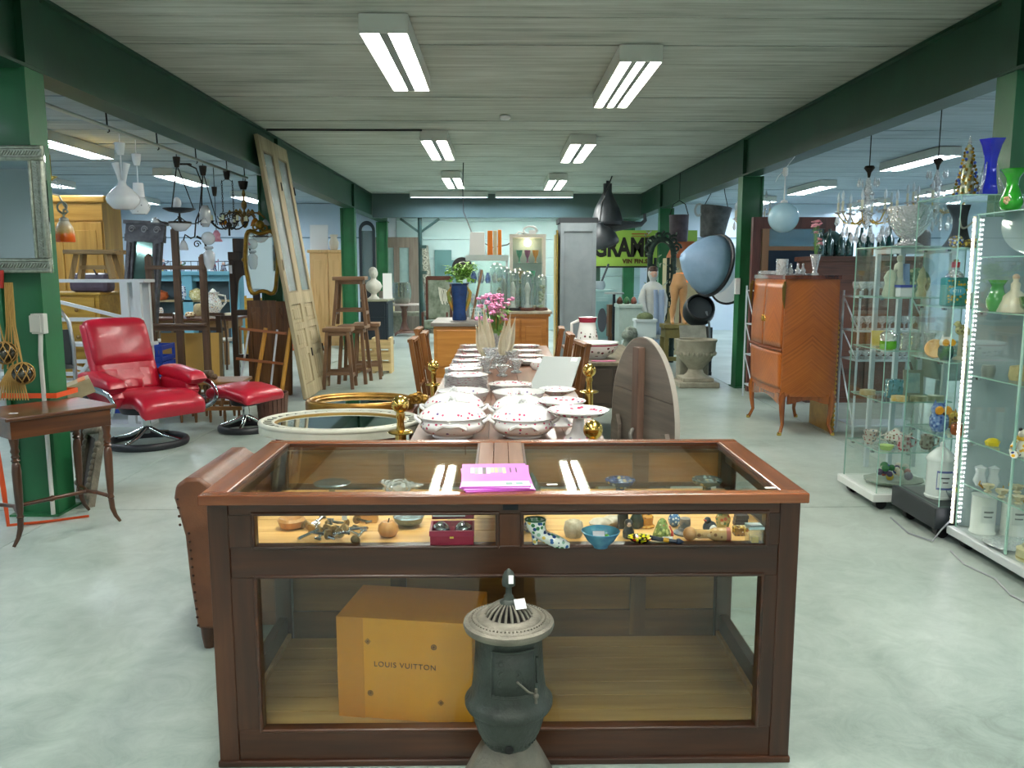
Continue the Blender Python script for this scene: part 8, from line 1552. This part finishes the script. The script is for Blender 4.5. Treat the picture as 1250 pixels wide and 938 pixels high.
cl2 = E('crinoline_lady','china lady in a blue and yellow crinoline nearer the viewer','figurine',V(2.56,3.86,z+.0005)); L([(.06,0),(.055,.03),(.04,.07),(.018,.1),(.02,.12),(.012,.13),(.001,.132)],20,flute=.05,fn=9).part('dress',PL('5a70b0',.35,c2='d8c070',vs=9,lo=.5,hi=.55),cl2); q = M(); q.ball((0,0,.145),.016,10,8); q.part('head',PL('cfae98',.4),cl2)
z = .95; put(M().lathe([(.001,0),(.05,0),(.055,.02),(.05,.07),(.001,.08)],10),'bark_pot',PL('b4aa7c',.7,c2='8f865c',vs=16,bump=.6),'bark covered wooden pot in the nearest showcase','pot',V(2.62,4.05,z+.0005)); put(L([(.03,0),(.035,.04),(.03,.06),(.001,.06)]),'grey_jar',PL('7d8680',.4),'small grey jar at the corner of the nearest showcase','jar',V(2.545,4.2,z+.0005))
for k,(c1_,nm) in enumerate((('c8744a','orange'),('8a6a9a','violet'),('d8b8c0','pink'))): q = M(); q.bb(-.07,.07,-.05,.05,0,.016); put(q,'small_book',PL(c1_,.5),'%s flat book in the little pile of the nearest showcase' % nm,'book',V(2.6,3.8,z+.0005+k*.0165),group='books in the nearest showcase')
z = .6; put(L([(.03,0),(.035,.02),(.02,.035),(.001,.04)],14,flute=.15,fn=5),'yellow_flower',PL('e0c81c',.4),'yellow flower shaped ornament in the nearest showcase','ornament',V(2.55,4.12,z+.0005))
jw = E('jester_doll','seated white clown doll with yellow and blue spots','doll',V(2.56,3.9,z+.0005)); JM = SPOT('e6e4dc',('e8b020','2a3a7a','e8b020'),45,.36); q = L([(.05,0),(.055,.02),(.04,.05),(.03,.075),(.001,.085)],18); 
for s in (-1,1): q.tube([(s*.02,-.02,.02),(s*.06,-.04,.016),(s*.075,-.06,.014)],.018,8); q.tube([(s*.03,0,.07),(s*.06,-.02,.04)],.014,8)
q.part('body',JM,jw); q = M(); q.ball((0,-.005,.105),.024,14,10); q.part('head',PL('e6dcd2',.4),jw); q = M(); 
for s in (-1,1): q.ball((s*.014,0,.128),.009,8,6); q.ball((s*.008,-.026,.108),.003,6,4)
q.part('dark_details',PL('1d1d22',.4),jw); q = M(); q.tube([(.028*cos(a),.028*sin(a),.084) for a in [2*pi*i/14 for i in range(14)]],.009,6,True); q.part('ruff',PL('e8b828',.5),jw)
for k,(x,y,lb) in enumerate(((2.56,4.22,'left frosted glass bird'),(2.62,4.2,'right frosted glass bird'))): q = M(); q.lathe([(.02,0),(.034,.03),(.022,.07),(.03,.1),(.001,.115)],14,flute=.08,fn=5); put(q,'frosted_bird',FROST,lb+' on the middle shelf of the nearest showcase','figurine',V(x,y,.3605),group='frosted glass birds')
z = .6; e = E('shell_snail','brown shell snail figurine right of the clown doll','figurine',V(2.55,3.72,z+.0005)); q = M(); q.tube(spiral((0,0,.02),.02,.004,1.6,18),.008,6); q.tube([(.02,0,.012),(.05,0,.008)],.008,6); q.part('shell',PL('a8683a',.4,c2='c89a60',vs=30),e)
z = .36
for k in range(7):
    px_, py_ = [(2.52,4.08),(2.66,4.06),(2.53,3.98),(2.66,3.92),(2.54,3.86),(2.67,3.78),(2.56,3.72)][k]
    e = E('gilt_shell','%s gold and pearl shell ornament on the low shelf of the nearest showcase' % ['first','second','third','fourth','fifth','sixth','seventh'][k],'ornament',V(px_,py_,z+.0005),R.uniform(0,6),'gilt shells in the nearest showcase'); q = M(); q.lathe([(.012,0),(.02,.008),(.008,.016),(.025,.03),(.03,.045),(.001,.03)],12,flute=.12,fn=6); q.part('shell_cup',PL('c9b98a',.3,.3,c2='e0d8c0',vs=25),e); q = M(); q.tube([(.02,0,.02),(.045,0,.035),(.04,0,.055)],[.008,.006,.003],6); q.part('gold_handle',PL('b08a3a',.3,.8),e)
z = .105
for k,(x,y,h) in enumerate(((2.58,4.2,.21),(2.72,4.16,.21))): e = E('pharmacy_jar',('left','right')[k]+' tall white pharmacy jar inside the nearest showcase','jar',V(x,y,z+.0005)); L([(.062,0),(.066,.006),(.066,.012),(.06,.018),(.06,h-.01),(.064,h),(.001,h)],24).part('jar_body',PL('e2e6e2',.15),e); q = M(); curvedlabel(q,.0605,-.7,.5,.07,.16); q.part('label',PL('d0d6d4',.3),e); q = M(); curvedlabel(q,.061,-.5,.3,.125,.135); curvedlabel(q,.061,-.5,.2,.1,.108); q.part('label_writing',PL('5f6668',.5),e)
put(L([(.07,0),(.11,.008),(.13,.016),(.125,.018),(.001,.01)],28),'clear_plate',CUT,'clear glass plate on the base of the nearest showcase','plate',V(2.6,3.98,z+.0005))
cb_ = E('cream_box','round cream box with a carved reclining figure on its lid','box',V(2.58,3.78,z+.0005)); L([(.07,0),(.072,.01),(.07,.05),(.072,.055),(.001,.06)],26).part('box_body',PL('d8cc9c',.4),cb_); L([(.0725,.012),(.0725,.02)],26,close=False).part('gold_band',PL('b09a50',.4,.4),cb_); q = M(); q.tube([(-.05,0,.075),(-.02,0,.08),(.01,0,.09),(.03,-.01,.12),(.035,-.01,.135)],[.012,.02,.024,.018,.008],8); q.ball((.036,-.01,.145),.014,8,6); q.tube([(.03,-.02,.1),(.05,-.04,.075)],.008,6); q.part('carved_figure',PL('c9bfa0',.6),cb_)
pb = E('painted_bowl','blue yellow and white painted lidded bowl at the front of the nearest showcase','bowl',V(2.58,3.62,z+.0005)); L([(.04,0),(.06,.02),(.068,.055),(.066,.06),(.001,.05)],24).part('body',SPOT('d8d4c0',('3a4a9a','d8b030','3a4a9a'),45,.42),pb); L([(.069,.056),(.07,.064),(.05,.074),(.001,.08)],24).part('lid',SPOT('39489a',('d8b030','e6e4d8'),50,.36),pb)
